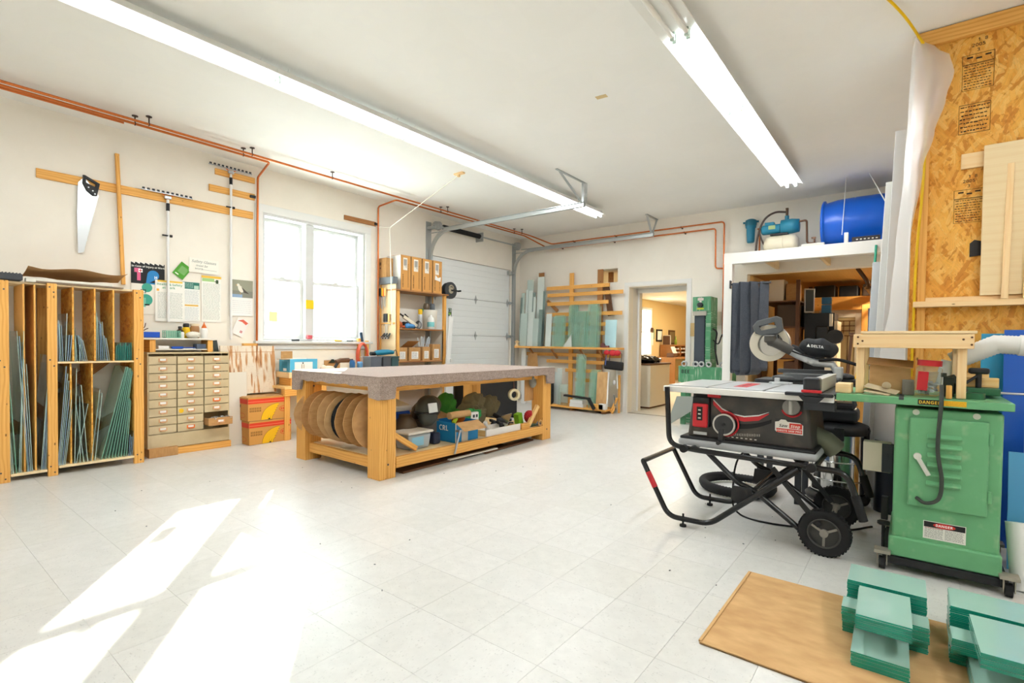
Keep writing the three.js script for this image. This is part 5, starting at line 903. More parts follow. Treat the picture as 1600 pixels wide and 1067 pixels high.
  for (const [x, z, w, l, ry, y, lab] of [[-3.5, -3.6, 0.16, 1.5, 0.03, 0, 'dark brown plank lying on the floor under the table'], [-3.62, -3.5, 0.12, 1.3, -0.02, 0.02, 'brown plank stacked on another under the table'], [-3.45, -4.35, 0.1, 0.9, 0.06, 0, 'grey weathered plank on the floor near the far leg']]) single('floor_plank', lab, 'plank', [B(w, 0.018, l, 0, 0.009, 0, { ry })], M.dark, [x, y + 0.001, z]);
  single('white_strip', 'white edged strip lying on the planks under the table', 'strip', [B(0.04, 0.012, 0.7, 0, 0.006, 0)], M.offWhite, [-3.4, 0.02, -3.75]);
}

// ---------- portable table saw on its folding stand ----------
{
  const s = thing('table_saw', 'black and red portable table saw on a folding wheeled stand', 'table saw', [-0.77, 0, -3.6]);
  const dark = new THREE.MeshStandardMaterial({ roughness: 0.55, map: dataTex(256, 256, (u, v) => { const n = fb(u, v, 10, 10, 141, 4), d = Math.max(0, fb(u, v, 5, 5, 143, 4) - 0.5); return mix([48, 48, 50], [150, 132, 108], 0.10 + n * 0.12 + d * 0.7); }, [0.5, 0.5]) });
  const alu = std('#c3c6c8', 0.35, 0.5);
  // body
  const body = mesh('body', [(() => { const g = L(-0.335, 0.315, 0.535, 0.835, -0.24, 0.29, { r: 0.025, seg: 2 }); const p = g.attributes.position; for (let i = 0; i < p.count; i++) p.setX(i, p.getX(i) * (1.0 + 0.10 * (0.835 - p.getY(i)) / 0.3)); return g; })()], dark, s);
  mesh('base_tray', [L(-0.41, 0.375, 0.488, 0.535, -0.29, 0.345, { r: 0.022, seg: 2 })], std('#b4b6b8', 0.5), s);
  mesh('base_lip', [L(-0.40, 0.365, 0.53, 0.55, -0.28, 0.335, { r: 0.01, seg: 2 })], M.black, s);
  const FZ = 0.292;
  const sw = mesh('switch_box', [L(-0.325, -0.22, 0.615, 0.805, FZ - 0.01, FZ + 0.03, { r: 0.006 })], M.black, s);
  mesh('switch_paddle', [L(-0.318, -0.226, 0.615, 0.765, FZ + 0.028, FZ + 0.05, { r: 0.008, seg: 2 })], M.red, sw);
  mesh('switch_slot', [L(-0.29, -0.255, 0.66, 0.745, FZ + 0.0495, FZ + 0.053)], M.blackGloss, sw);
  mesh('switch_lights', [0.675, 0.7, 0.725].map((y) => B(0.016, 0.008, 0.004, -0.2725, y, FZ + 0.054)), M.offWhite, sw);
  mesh('tilt_handle', [L(-0.235, -0.155, 0.805, 0.83, FZ + 0.005, FZ + 0.03, { r: 0.008 })], M.red, s);
  const arc = (o, w) => { const a = [], b = [], c = [[-0.205, 0.795], [-0.15, 0.742], [-0.09, 0.715], [-0.02, 0.706], [0.06, 0.72], [0.115, 0.742]]; for (const [x, y] of c) a.push([x, y - o]); for (const [x, y] of [...c].reverse()) b.push([x, y - o - w * (x > 0.1 ? 0.2 : 1)]); return [...a, ...b]; };
  mesh('arc_stripe', [extr(arc(0.008, 0.026), 0.003, 0, 0, FZ + 0.001)], M.red, s); mesh('arc_stripe', [extr(arc(0, 0.007), 0.004, 0, 0, FZ + 0.001)], M.white, s);
  const slot = []; for (let k = 0; k <= 10; k++) { const t = k / 10; slot.push([-0.06 + 0.19 * t, 0.655 + 0.045 * t * t]); } for (let k = 10; k >= 0; k--) { const t = k / 10; slot.push([-0.06 + 0.19 * t, 0.625 + 0.055 * t * t]); }
  mesh('bevel_slot', [extr(slot, 0.003, 0, 0, FZ + 0.0015)], std('#060607', 0.6), s);
  const hw = mesh('handwheel', [C(0.062, 0.03, -0.13, 0.645, FZ + 0.02, { axis: 'z', seg: 32 }), B(0.035, 0.09, 0.022, -0.145, 0.575, FZ + 0.03, { r: 0.008 })], std('#2b2c2f', 0.4), s);
  mesh('wheel_rim', [torus(0.062, 0.006, -0.13, 0.645, FZ + 0.033, { rs: 8 })], std('#c8c2b8', 0.4), hw); mesh('wheel_accent', [torus(0.074, 0.006, -0.125, 0.648, FZ + 0.012, { rs: 6, arc: PI * 1.1, rz: -1.6 })], M.red, hw); mesh('crank_knob', [C(0.012, 0.05, -0.15, 0.535, FZ + 0.055, { axis: 'z' }), C(0.008, 0.02, -0.13, 0.645, FZ + 0.04, { axis: 'z' })], M.black, hw);
  const kn = mesh('lock_knob', [C(0.045, 0.03, 0.235, 0.785, FZ + 0.016, { axis: 'z', seg: 30 })], std('#8e8b86', 0.35, 0.4), s); mesh('knob_grip', [B(0.02, 0.08, 0.03, 0.235, 0.785, FZ + 0.04, { r: 0.006 })], std('#b4b1ab', 0.35, 0.4), kn); mesh('knob_arc', [torus(0.052, 0.006, 0.235, 0.78, FZ + 0.004, { rs: 6, arc: 2.4, rz: -2.8 })], M.red, kn);
  mesh('name_plate', [sheet(0.145, 0.085, 0.222, 0.668, FZ + 0.004)], printed(print(290, 170, (g) => { g.fillStyle = '#3a3a3a'; g.fillRect(0, 0, 290, 170); g.fillStyle = '#e8e4dc'; g.beginPath(); g.moveTo(0, 40); g.lineTo(40, 30); g.lineTo(60, 8); g.lineTo(110, 8); g.lineTo(130, 30); g.lineTo(260, 34); g.lineTo(290, 60); g.lineTo(290, 170); g.lineTo(30, 160); g.lineTo(0, 140); g.fill(); g.fillStyle = '#d63a30'; g.fillRect(150, 44, 130, 60); g.fillRect(14, 112, 266, 46); g.fillStyle = '#22201e'; g.font = 'italic bold 46px sans-serif'; g.fillText('Saw', 40, 94); g.fillStyle = '#efe9e0'; g.fillText('Stop', 158, 94); g.font = 'bold 31px sans-serif'; g.fillText('JOBSITE SAW PRO', 14, 146); })), s);
  mesh('scale_marks', [...Array(16)].map((_, k) => B(0.002, 0.014 + 0.004 * (k % 4 === 0), 0.002, -0.075 + k * 0.0095, 0.587 + 0.0008 * k, FZ + 0.006, { r: 0 })).concat([...Array(7)].map((_, k) => B(0.012, 0.006, 0.002, -0.11 + k * 0.026, 0.57, FZ + 0.007, { r: 0 }))), M.offWhite, s);
  mesh('small_plate', [B(0.085, 0.018, 0.003, -0.28, 0.572, FZ + 0.008, { r: 0 })], alu, s);
  mesh('dust_chute', [sweep([[0.3, 0.6, 0.05], [0.38, 0.57, 0.05], [0.43, 0.52, 0.03]].map(V), 0.06)], std('#7d7f6a', 0.6), s);
  // table top with mitre slots, throat plate
  for (const [a, b] of [[-0.475, -0.235], [-0.222, 0.09], [0.103, 0.36]]) mesh('top_plate', [L(a, b, 0.852, 0.874, -0.33, 0.34, { r: 0.003 })], alu, s);
  mesh('top_casting', [L(-0.475, 0.36, 0.836, 0.853, -0.33, 0.34)], std('#8b8f92', 0.5, 0.3), s);
  mesh('throat_plate', [L(-0.11, -0.03, 0.873, 0.8755, -0.16, 0.2)], M.red, s);
  mesh('blade_slot', [L(-0.075, -0.07, 0.8753, 0.8765, -0.1, 0.14, { r: 0 })], M.black, s);
  mesh('front_rail', [L(-0.49, 0.45, 0.832, 0.868, 0.355, 0.395, { r: 0.003 })], std('#eceae6', 0.4), s);
  mesh('rear_rail', [L(-0.49, 0.45, 0.832, 0.868, -0.385, -0.345, { r: 0.003 })], std('#dcdad6', 0.4), s);
  mesh('extension_wing', [L(0.375, 0.45, 0.845, 0.874, -0.34, 0.35, { r: 0.003 }), L(0.3, 0.45, 0.78, 0.83, 0.25, 0.35)], M.darkGrey, s);
  const fe = mesh('rip_fence', [L(0.335, 0.385, 0.878, 0.955, -0.36, 0.37, { r: 0.004 })], std('#d8d8d4', 0.4, 0.2), s);
  mesh('fence_head', [L(0.31, 0.39, 0.87, 0.965, 0.37, 0.45, { r: 0.012, seg: 2 }), L(0.22, 0.45, 0.862, 0.882, 0.396, 0.44, { r: 0.006 }), extr([[0.29, 0.862], [0.41, 0.862], [0.38, 0.828], [0.32, 0.828]], 0.045, 0, 0, 0.42)], std('#26292e', 0.4), fe);
  mesh('fence_lever', [L(0.305, 0.40, 0.885, 0.9, 0.44, 0.47, { r: 0.004 })], M.red, fe);
  mesh('mitre_gauge', [L(0.0, 0.14, 0.875, 0.886, -0.31, -0.26), C(0.05, 0.012, 0.07, 0.882, -0.27, { seg: 24 }), B(0.03, 0.03, 0.03, 0.05, 0.9, -0.27)], std('#cfd2d4', 0.4, 0.3), s);
  // stand: upper frames
  for (const z of [0.42, -0.12]) {
    mesh('frame_tube', [bent([[-0.455, 0.865, z], [-0.435, 0.50, z], [-0.3, 0.485, z], [0.38, 0.475, z], [0.52, 0.475, z], [0.59, 0.25, z]], 0.0165, 0.07)], M.blackGloss, s);
    mesh('grip', [rod([0.557, 0.36, z], [0.595, 0.235, z], 0.0215)], M.rubber, s);
    // foot frame
    mesh('leg_tube', [bent([[-0.60, 0.37, z + 0.02], [-0.425, 0.045, z + 0.02], [-0.17, 0.05, z + 0.02], [0.30, 0.46, z + 0.02]], 0.0165, 0.06)], M.blackGloss, s);
    mesh('leveling_foot', [C(0.02, 0.012, -0.33, 0.006, z + 0.02), C(0.006, 0.07, -0.33, 0.045, z + 0.02)], M.rubber, s);
    // wheel leg
    mesh('leg_tube', [bent([[-0.21, 0.47, z - 0.05], [-0.03, 0.31, z - 0.05], [0.06, 0.32, z - 0.05], [0.17, 0.2, z - 0.05], [0.40, 0.125, z - 0.05]].slice(0, 2).concat([[0.06, 0.285, z - 0.05], [0.33, 0.09, z - 0.05]]), 0.0165, 0.05)], M.blackGloss, s);
    mesh('link', [bar([0.16, 0.44, z - 0.02], [0.40, 0.16, z - 0.02], 0.028, 0.012)], M.black, s);
    mesh('pivot_plate', [extr([[-0.06, 0.22], [0.0, 0.18], [0.06, 0.26], [0.05, 0.3], [-0.05, 0.3]], 0.01, 0.0, 0.0, z - 0.02)], M.black, s);
    each('knob', [C(0.024, 0.03, -0.33, 0.49, z + 0.03, { axis: 'z' }), C(0.024, 0.03, 0.36, 0.48, z + 0.03, { axis: 'z' })], M.rubber, s);
  }
  mesh('cross_tube', [rod([-0.60, 0.37, 0.44], [-0.60, 0.37, -0.10], 0.0165), rod([0.06, 0.285, 0.37], [0.06, 0.285, -0.17], 0.0145), rod([0.37, 0.475, 0.42], [0.37, 0.475, -0.12], 0.0145), rod([-0.3, 0.485, 0.42], [-0.3, 0.485, -0.12], 0.0145)], M.blackGloss, s);
  mesh('red_sleeve', [rod([-0.565, 0.305, 0.44], [-0.515, 0.213, 0.44], 0.0178)], M.red, s);
  mesh('axle', [rod([0.42, 0.125, 0.36], [0.42, 0.125, -0.22], 0.014)], std('#b9b1a4', 0.5, 0.4), s);
  for (const z of [0.385, -0.2]) {
    const w = mesh('wheel', [lathe([[0.075, -0.024], [0.118, -0.024], [0.125, -0.014], [0.125, 0.014], [0.118, 0.024], [0.075, 0.024], [0.075, -0.024]], 0.42, 0.125, z, { axis: 'z', seg: 40 })], M.rubber, s);
    mesh('tread', [...Array(40)].map((_, k) => { const a = k / 40 * PI * 2; return B(0.008, 0.006, 0.046, 0.42 + 0.1245 * Math.cos(a), 0.125 + 0.1245 * Math.sin(a), z, { rz: a + PI / 2, r: 0 }); }), M.rubber, w);
    mesh('rim', [torus(0.076, 0.006, 0.42, 0.125, z + 0.02, { rs: 6, seg: 36 }), C(0.074, 0.012, 0.42, 0.125, z, { axis: 'z', seg: 30 })], std('#3b3a38', 0.6), w);
    mesh('spokes', [0, 1, 2].map((k) => { const a = k * 2.094 + 0.5; return bar([0.42, 0.125, z + 0.012], [0.42 + 0.075 * Math.cos(a), 0.125 + 0.075 * Math.sin(a), z + 0.012], 0.012, 0.008); }).concat([C(0.02, 0.05, 0.42, 0.125, z + 0.005, { axis: 'z' })]), std('#8f8a80', 0.5), w);
  }
  mesh('power_cord', [tube([[0.2, 0.5, -0.1], [-0.1, 0.42, -0.05], [-0.14, 0.2, 0.05], [-0.12, 0.02, 0.0], [0.1, 0.008, 0.05], [0.45, 0.008, -0.1], [0.6, 0.008, -0.3]], 0.006, { n: 60 })], M.rubber, s);
}
// coiled vacuum hose on the floor
single('vacuum_hose', 'ring of black corrugated hose on the floor under the saw stand', 'hose', (() => { const q = []; for (let k = 0; k <= 220; k++) { const a = k / 220 * PI * 3.4; q.push(V([0.24 * Math.cos(a) * (1 + 0.03 * a / 6), 0.034 + 0.012 * a / 6, 0.25 * Math.sin(a)])); } return [sweep(q, (t) => 0.028 + 0.004 * (Math.round(t * 220) % 2), 10)]; })(), M.rubber, [-1.05, 0.0, -4.22]);
// shop vacuum
{
  const v = thing('shop_vacuum', 'stainless steel shop vacuum with black motor head', 'vacuum', [-0.40, 0, -4.32]);
  mesh('drum', [lathe([[0, 0.09], [0.165, 0.09], [0.17, 0.12], [0.17, 0.52], [0.165, 0.54], [0, 0.54]], 0, 0, 0, { seg: 48 }), torus(0.171, 0.006, 0, 0.2, 0, { axis: 'y', rs: 6 }), torus(0.171, 0.006, 0, 0.33, 0, { axis: 'y', rs: 6 })], std('#d2d4d4', 0.14, 1), v);
  mesh('label', [(() => { const g = plain(new THREE.CylinderGeometry(0.1715, 0.1715, 0.12, 20, 1, true, -0.9, 0.7)); g.translate(0, 0.4, 0); return g; })()], std('#6d8ab4', 0.5), v);
  mesh('lid', [lathe([[0.185, 0.52], [0.19, 0.55], [0.18, 0.58], [0.13, 0.6], [0, 0.6]], 0, 0, 0, { seg: 40 })], M.black, v);
  mesh('motor_head', [L(-0.12, 0.12, 0.6, 0.7, -0.11, 0.12, { r: 0.03, seg: 3 }), L(-0.09, 0.1, 0.69, 0.74, -0.09, 0.1, { r: 0.02, seg: 2 })], std('#2c2e33', 0.4), v);
  mesh('carry_handle', [bent([[-0.1, 0.72, 0.04], [-0.08, 0.8, 0.04], [0.08, 0.8, 0.04], [0.1, 0.72, 0.04]], 0.013, 0.04)], std('#50545a', 0.4), v);
  mesh('latch', [B(0.06, 0.09, 0.02, 0.02, 0.53, 0.175), B(0.02, 0.09, 0.06, 0.175, 0.53, 0.02)], M.black, v);
  mesh('caster_base', [lathe([[0, 0.04], [0.19, 0.04], [0.2, 0.07], [0.17, 0.1], [0, 0.1]], 0, 0, 0, { seg: 36 })], M.black, v);
  for (let k = 0; k < 4; k++) { const a = k * PI / 2 + 0.7; mesh('caster', [C(0.025, 0.02, 0.17 * Math.cos(a), 0.025, 0.17 * Math.sin(a), { axis: 'x' }), B(0.03, 0.03, 0.03, 0.17 * Math.cos(a), 0.05, 0.17 * Math.sin(a))], M.rubber, v); }
}
// clutter around the vacuum
{
  single('black_canister', 'dark blue canister standing beside the shop vacuum', 'canister', [lathe([[0, 0], [0.1, 0], [0.1, 0.5], [0.07, 0.55], [0, 0.56]])], std('#232b3a', 0.35), [-0.09, 0.0, -4.38]);
  single('green_canister', 'tall green bottle behind the shop vacuum', 'bottle', [lathe([[0, 0], [0.08, 0], [0.08, 0.42], [0.03, 0.5], [0.03, 0.54], [0, 0.54]])], std('#2e6b4c', 0.35), [-0.22, 0, -4.66]);
  single('tool_pile', 'black tool case balanced behind the vacuum head', 'case', [B(0.3, 0.05, 0.2, 0, 0.025, 0, { ry: 0.3 }), B(0.2, 0.04, 0.14, 0.02, 0.07, 0, { ry: 0.1, r: 0.01 }), ball(0.06, 0.03, 0.05, -0.03, 0.1, 0.02)], std('#22252b', 0.5), [-0.34, 0.745, -4.33]).position.y = 0.815;
  single('wood_crate', 'small pine crate standing behind the vacuum', 'crate', [L(-0.13, 0.13, 0, 0.82, -0.1, 0.1)], M.fir, [-0.28, 0, -4.92]);
  single('duct_pipe', 'thick black pipe rising behind the pine frame', 'pipe', [C(0.036, 1.42, 0, 0.71, 0)], std('#2b3442', 0.45), [-0.225, 0, -4.62]);
}
// ---------- mitre saw behind the table saw ----------
{
  const st = thing('saw_stand', 'dark steel pedestal under the mitre saw', 'stand', [-0.72, 0, -4.3]);
  mesh('top_plate', [L(-0.2, 0.24, 0.86, 0.885, -0.17, 0.17)], M.darkGrey, st); for (const x of [-0.15, 0.1]) for (const z of [-0.16, 0.16]) mesh('leg', [L(x - 0.02, x + 0.02, 0, 0.86, z - 0.02, z + 0.02)], M.darkGrey, st);
  const m = thing('mitre_saw', 'mitre saw with grey blade guard and black dust bag', 'mitre saw', [-0.60, 0.886, -4.25]);
  const al = std('#c4c7c8', 0.35, 0.4), gp = std('#55585b', 0.5);
  mesh('base', [L(-0.2, 0.22, 0, 0.03, -0.14, 0.14, { r: 0.01 }), C(0.15, 0.035, 0, 0.03, 0, { seg: 32 })], gp, m);
  mesh('fence', [L(-0.2, 0.16, 0.045, 0.075, -0.08, -0.06)], gp, m);
  mesh('arm', [sweep([[-0.16, 0.24, 0.0], [-0.05, 0.175, 0.0], [0.05, 0.13, 0.0], [0.16, 0.12, 0], [0.2, 0.05, 0]].map(V), 0.026), C(0.014, 0.06, 0.0, 0.15, 0.02, { axis: 'z' }), C(0.012, 0.06, 0.035, 0.135, 0.02, { axis: 'z' })], al, m);
  mesh('blade', [C(0.125, 0.003, -0.25, 0.265, -0.01, { axis: 'z', seg: 60 })], std('#d7dadc', 0.2, 0.95), m);
  mesh('blade_guard', [extr(ringPts(0.135, 40), 0.016, -0.25, 0.265, 0.014, { holes: [ringPts(0.088, 36, 0.012, -0.006)] })], std('#d2cbb8', 0.45), m);
  mesh('upper_guard', [extr([...[...Array(20)].map((_, k) => { const a = -0.5 + k / 19 * 2.6; return [0.142 * Math.cos(a), 0.142 * Math.sin(a)]; }), ...[...Array(20)].map((_, k) => { const a = 2.1 - k / 19 * 2.6; return [0.095 * Math.cos(a), 0.095 * Math.sin(a)]; })], 0.05, -0.25, 0.265, -0.015)], al, m);
  mesh('motor', [sweep([[-0.23, 0.285, 0.03], [-0.2, 0.275, 0.06], [-0.13, 0.235, 0.06], [-0.09, 0.21, 0.05]].map(V), (t) => 0.042 - 0.008 * t), L(-0.27, -0.19, 0.27, 0.33, 0.05, 0.1, { r: 0.015, seg: 2, rz: 0 })], std('#47443f', 0.5), m);
  mesh('handle', [extr([[-0.36, 0.40], [-0.33, 0.44], [-0.20, 0.475], [-0.165, 0.46], [-0.15, 0.37], [-0.19, 0.34], [-0.3, 0.33], [-0.34, 0.345]], 0.035, 0, -0.005, 0.03, { bevel: 0.006, holes: [[[-0.322, 0.405], [-0.205, 0.44], [-0.187, 0.385], [-0.3, 0.36]]] })], gp, m);
  mesh('dust_bag', [(() => { const g = ball(0.125, 0.07, 0.07, 0.07, 0.235, -0.02, { seg: 36, hs: 24 }), p = g.attributes.position; for (let i = 0; i < p.count; i++) { const x = p.getX(i) - 0.07; p.setY(i, p.getY(i) + 0.006 * Math.sin(x * 60) - x * 0.12); } g.computeVertexNormals(); return g; })(), C(0.03, 0.1, -0.06, 0.215, -0.02, { rz: 1.2 })], std('#25272a', 0.8), m);
  mesh('lettering', [(() => { const g = new THREE.PlaneGeometry(0.15, 0.036, 16, 2), p = g.attributes.position; for (let i = 0; i < p.count; i++) { const x = p.getX(i), y = p.getY(i) + 0.012; p.setXYZ(i, x + 0.075, 0.235 + y - x * 0.12, -0.02 + 0.0725 * Math.sqrt(Math.max(0.05, 1 - (x / 0.125) ** 2 - (y / 0.07) ** 2)) + 0.003); } return plain(g); })()], new THREE.MeshStandardMaterial({ roughness: 0.7, map: print(320, 76, (g) => { g.fillStyle = '#25272a'; g.fillRect(0, 0, 320, 76); g.fillStyle = '#f0f0ee'; g.font = 'bold 56px sans-serif'; g.fillText('DELTA', 66, 60); g.beginPath(); g.moveTo(8, 60); g.lineTo(32, 14); g.lineTo(56, 60); g.fill(); }) }), m);
  mesh('cable', [tube([[-0.18, 0.33, 0.06], [-0.16, 0.26, 0.07], [-0.06, 0.2, 0.06], [0.05, 0.165, 0.04]], 0.006), tube([[0.08, 0.15, 0.03], [0.2, 0.155, 0.03], [0.32, 0.12, 0.03], [0.4, 0.1, 0.0]], 0.011)], M.rubber, m);
  mesh('pivot', [B(0.05, 0.09, 0.08, 0.2, 0.06, 0, { r: 0.01 })], al, m);
}
// ---------- green cabinet saw ----------
{
  const gm = new THREE.MeshStandardMaterial({ roughness: 0.42, map: dataTex(256, 256, (u, v) => { const n = fb(u, v, 6, 6, 151, 4) - 0.5, d = Math.max(0, fb(u, v, 14, 14, 155, 3) - 0.66); return mix([108 + n * 12, 174 + n * 13, 124 + n * 12], [214, 212, 172], d * 1.2); }, [0.6, 0.6]) });
  const s = thing('cabinet_saw', 'green cabinet machine with louvred door on a caster base', 'machine', [0.14, 0, -3.5]);
  mesh('cabinet', [(() => { const g = L(-0.2, 0.205, 0.09, 0.83, -0.22, 0.25, { r: 0.012, seg: 2 }); const p = g.attributes.position; for (let i = 0; i < p.count; i++) p.setX(i, p.getX(i) * (1 - 0.01 * (0.83 - p.getY(i)))); return g; })()], gm, s);
  mesh('plinth', [L(-0.212, 0.212, 0.075, 0.175, -0.235, 0.268, { r: 0.01, seg: 2 })], gm, s);
  const d = mesh('door', [L(-0.14, 0.155, 0.345, 0.79, 0.25, 0.272, { r: 0.008, seg: 2 })], gm, s);
  mesh('louvre', [...Array(6)].map((_, k) => B(0.13, 0.018, 0.026, -0.005, 0.70 - k * 0.046, 0.277, { rx: 0.7, r: 0.006, seg: 2 })), gm, d);
  mesh('hinge', [0.44, 0.71].map((y) => C(0.008, 0.055, 0.162, y, 0.268)), gm, d);
  mesh('latch', [bar([-0.105, 0.595, 0.283], [-0.06, 0.51, 0.29], 0.018, 0.012), C(0.016, 0.02, -0.105, 0.598, 0.28, { axis: 'z' })], std('#d8d6cc', 0.4), d);
  mesh('knockout', [C(0.014, 0.006, -0.115, 0.812, 0.252, { axis: 'z' }), C(0.014, 0.006, 0.11, 0.812, 0.252, { axis: 'z' })], std('#cfd2c4', 0.4), s);
  mesh('warning_label', [sheet(0.16, 0.088, 0.005, 0.235, 0.2508)], printed(print(320, 176, (g) => { g.fillStyle = '#eceae2'; g.fillRect(0, 0, 320, 176); g.fillStyle = '#161616'; g.fillRect(6, 6, 308, 54); g.fillStyle = '#d8352c'; g.beginPath(); g.ellipse(160, 33, 84, 24, 0, 0, 7); g.fill(); g.fillStyle = '#fff'; g.font = 'bold 32px sans-serif'; g.fillText('DANGER', 94, 45); lines(g, 12, 68, 140, 10, 10, '#444'); lines(g, 166, 68, 140, 10, 10, '#444', 8); g.fillStyle = '#c33'; g.fillRect(12, 64, 140, 3); })), s);
  // table
  mesh('table_top', [L(-0.452, 0.235, 0.848, 0.885, -0.3, 0.29, { r: 0.004 })], gm, s);
  mesh('table_groove', [L(-0.185, -0.165, 0.872, 0.8865, -0.3, 0.2905, { r: 0 })], M.darkGrey, s);
  mesh('danger_strip', [sheet(0.18, 0.026, -0.02, 0.868, 0.2908)], printed(print(360, 52, (g) => { g.fillStyle = '#f2b81c'; g.fillRect(0, 0, 360, 52); g.fillStyle = '#141414'; g.fillRect(0, 0, 196, 52); g.fillStyle = '#f2c83a'; g.font = 'bold 42px sans-serif'; g.fillText('DANGER', 6, 42); lines(g, 206, 8, 146, 5, 9, '#c78a10'); })), s);
  mesh('side_wing', [L(0.02, 0.21, 0.90, 0.935, -0.25, 0.05, { r: 0.006 }), C(0.05, 0.03, 0.10, 0.90, 0.12, { seg: 24 })], std('#2f6b48', 0.4), s);
  each('wood_fence', [L(0.02, 0.21, 0.936, 0.985, -0.05, -0.02), L(-0.1, 0.19, 0.936, 1.0, -0.25, -0.22)], M.pine, s);
  mesh('arbor', [C(0.012, 0.1, 0.13, 0.98, 0.02), B(0.08, 0.03, 0.05, 0.13, 1.02, 0.02, { r: 0.01 }), rod([0.13, 1.0, 0.02], [0.06, 0.94, 0.05], 0.007)], M.black, s);
  mesh('power_cord', [tube([[-0.02, 0.95, 0.24], [-0.022, 0.87, 0.305], [-0.03, 0.65, 0.30], [-0.012, 0.50, 0.302], [-0.022, 0.405, 0.302], [-0.07, 0.375, 0.295], [-0.105, 0.39, 0.27]], 0.0085, { n: 60 })], std('#3c423c', 0.6), s);
  // mobile base
  mesh('base_frame', [L(-0.205, 0.205, 0.035, 0.073, 0.235, 0.275), L(-0.205, 0.205, 0.035, 0.073, -0.24, -0.21), L(-0.235, -0.205, 0.035, 0.075, -0.24, 0.275), L(0.205, 0.235, 0.035, 0.075, -0.24, 0.275)], M.black, s);
  for (const [x, z] of [[-0.235, 0.27], [0.235, 0.27], [-0.235, -0.24], [0.235, -0.24]]) {
    const c = mesh('caster', [C(0.031, 0.026, x, 0.031, z, { axis: 'x', seg: 24 })], M.rubber, s);
    mesh('caster_fork', [L(x - 0.022, x - 0.017, 0.025, 0.085, z - 0.02, z + 0.02), L(x + 0.017, x + 0.022, 0.025, 0.085, z - 0.02, z + 0.02), L(x - 0.035, x + 0.035, 0.083, 0.1, z - 0.035, z + 0.035)], std('#a8a294', 0.5, 0.5), c);
  }
  mesh('foot_pedal', [C(0.008, 0.12, -0.235, 0.15, 0.2), C(0.028, 0.012, -0.235, 0.215, 0.2, { seg: 16 }), B(0.03, 0.12, 0.05, -0.235, 0.27, 0.1)], M.black, s);
  mesh('switch_box', [L(-0.34, -0.215, 0.45, 0.61, -0.02, 0.06)], M.cream, s); mesh('switch_face', [L(-0.255, -0.206, 0.452, 0.608, 0.04, 0.065), B(0.02, 0.03, 0.004, -0.235, 0.54, 0.067)], M.darkGrey, s);
}
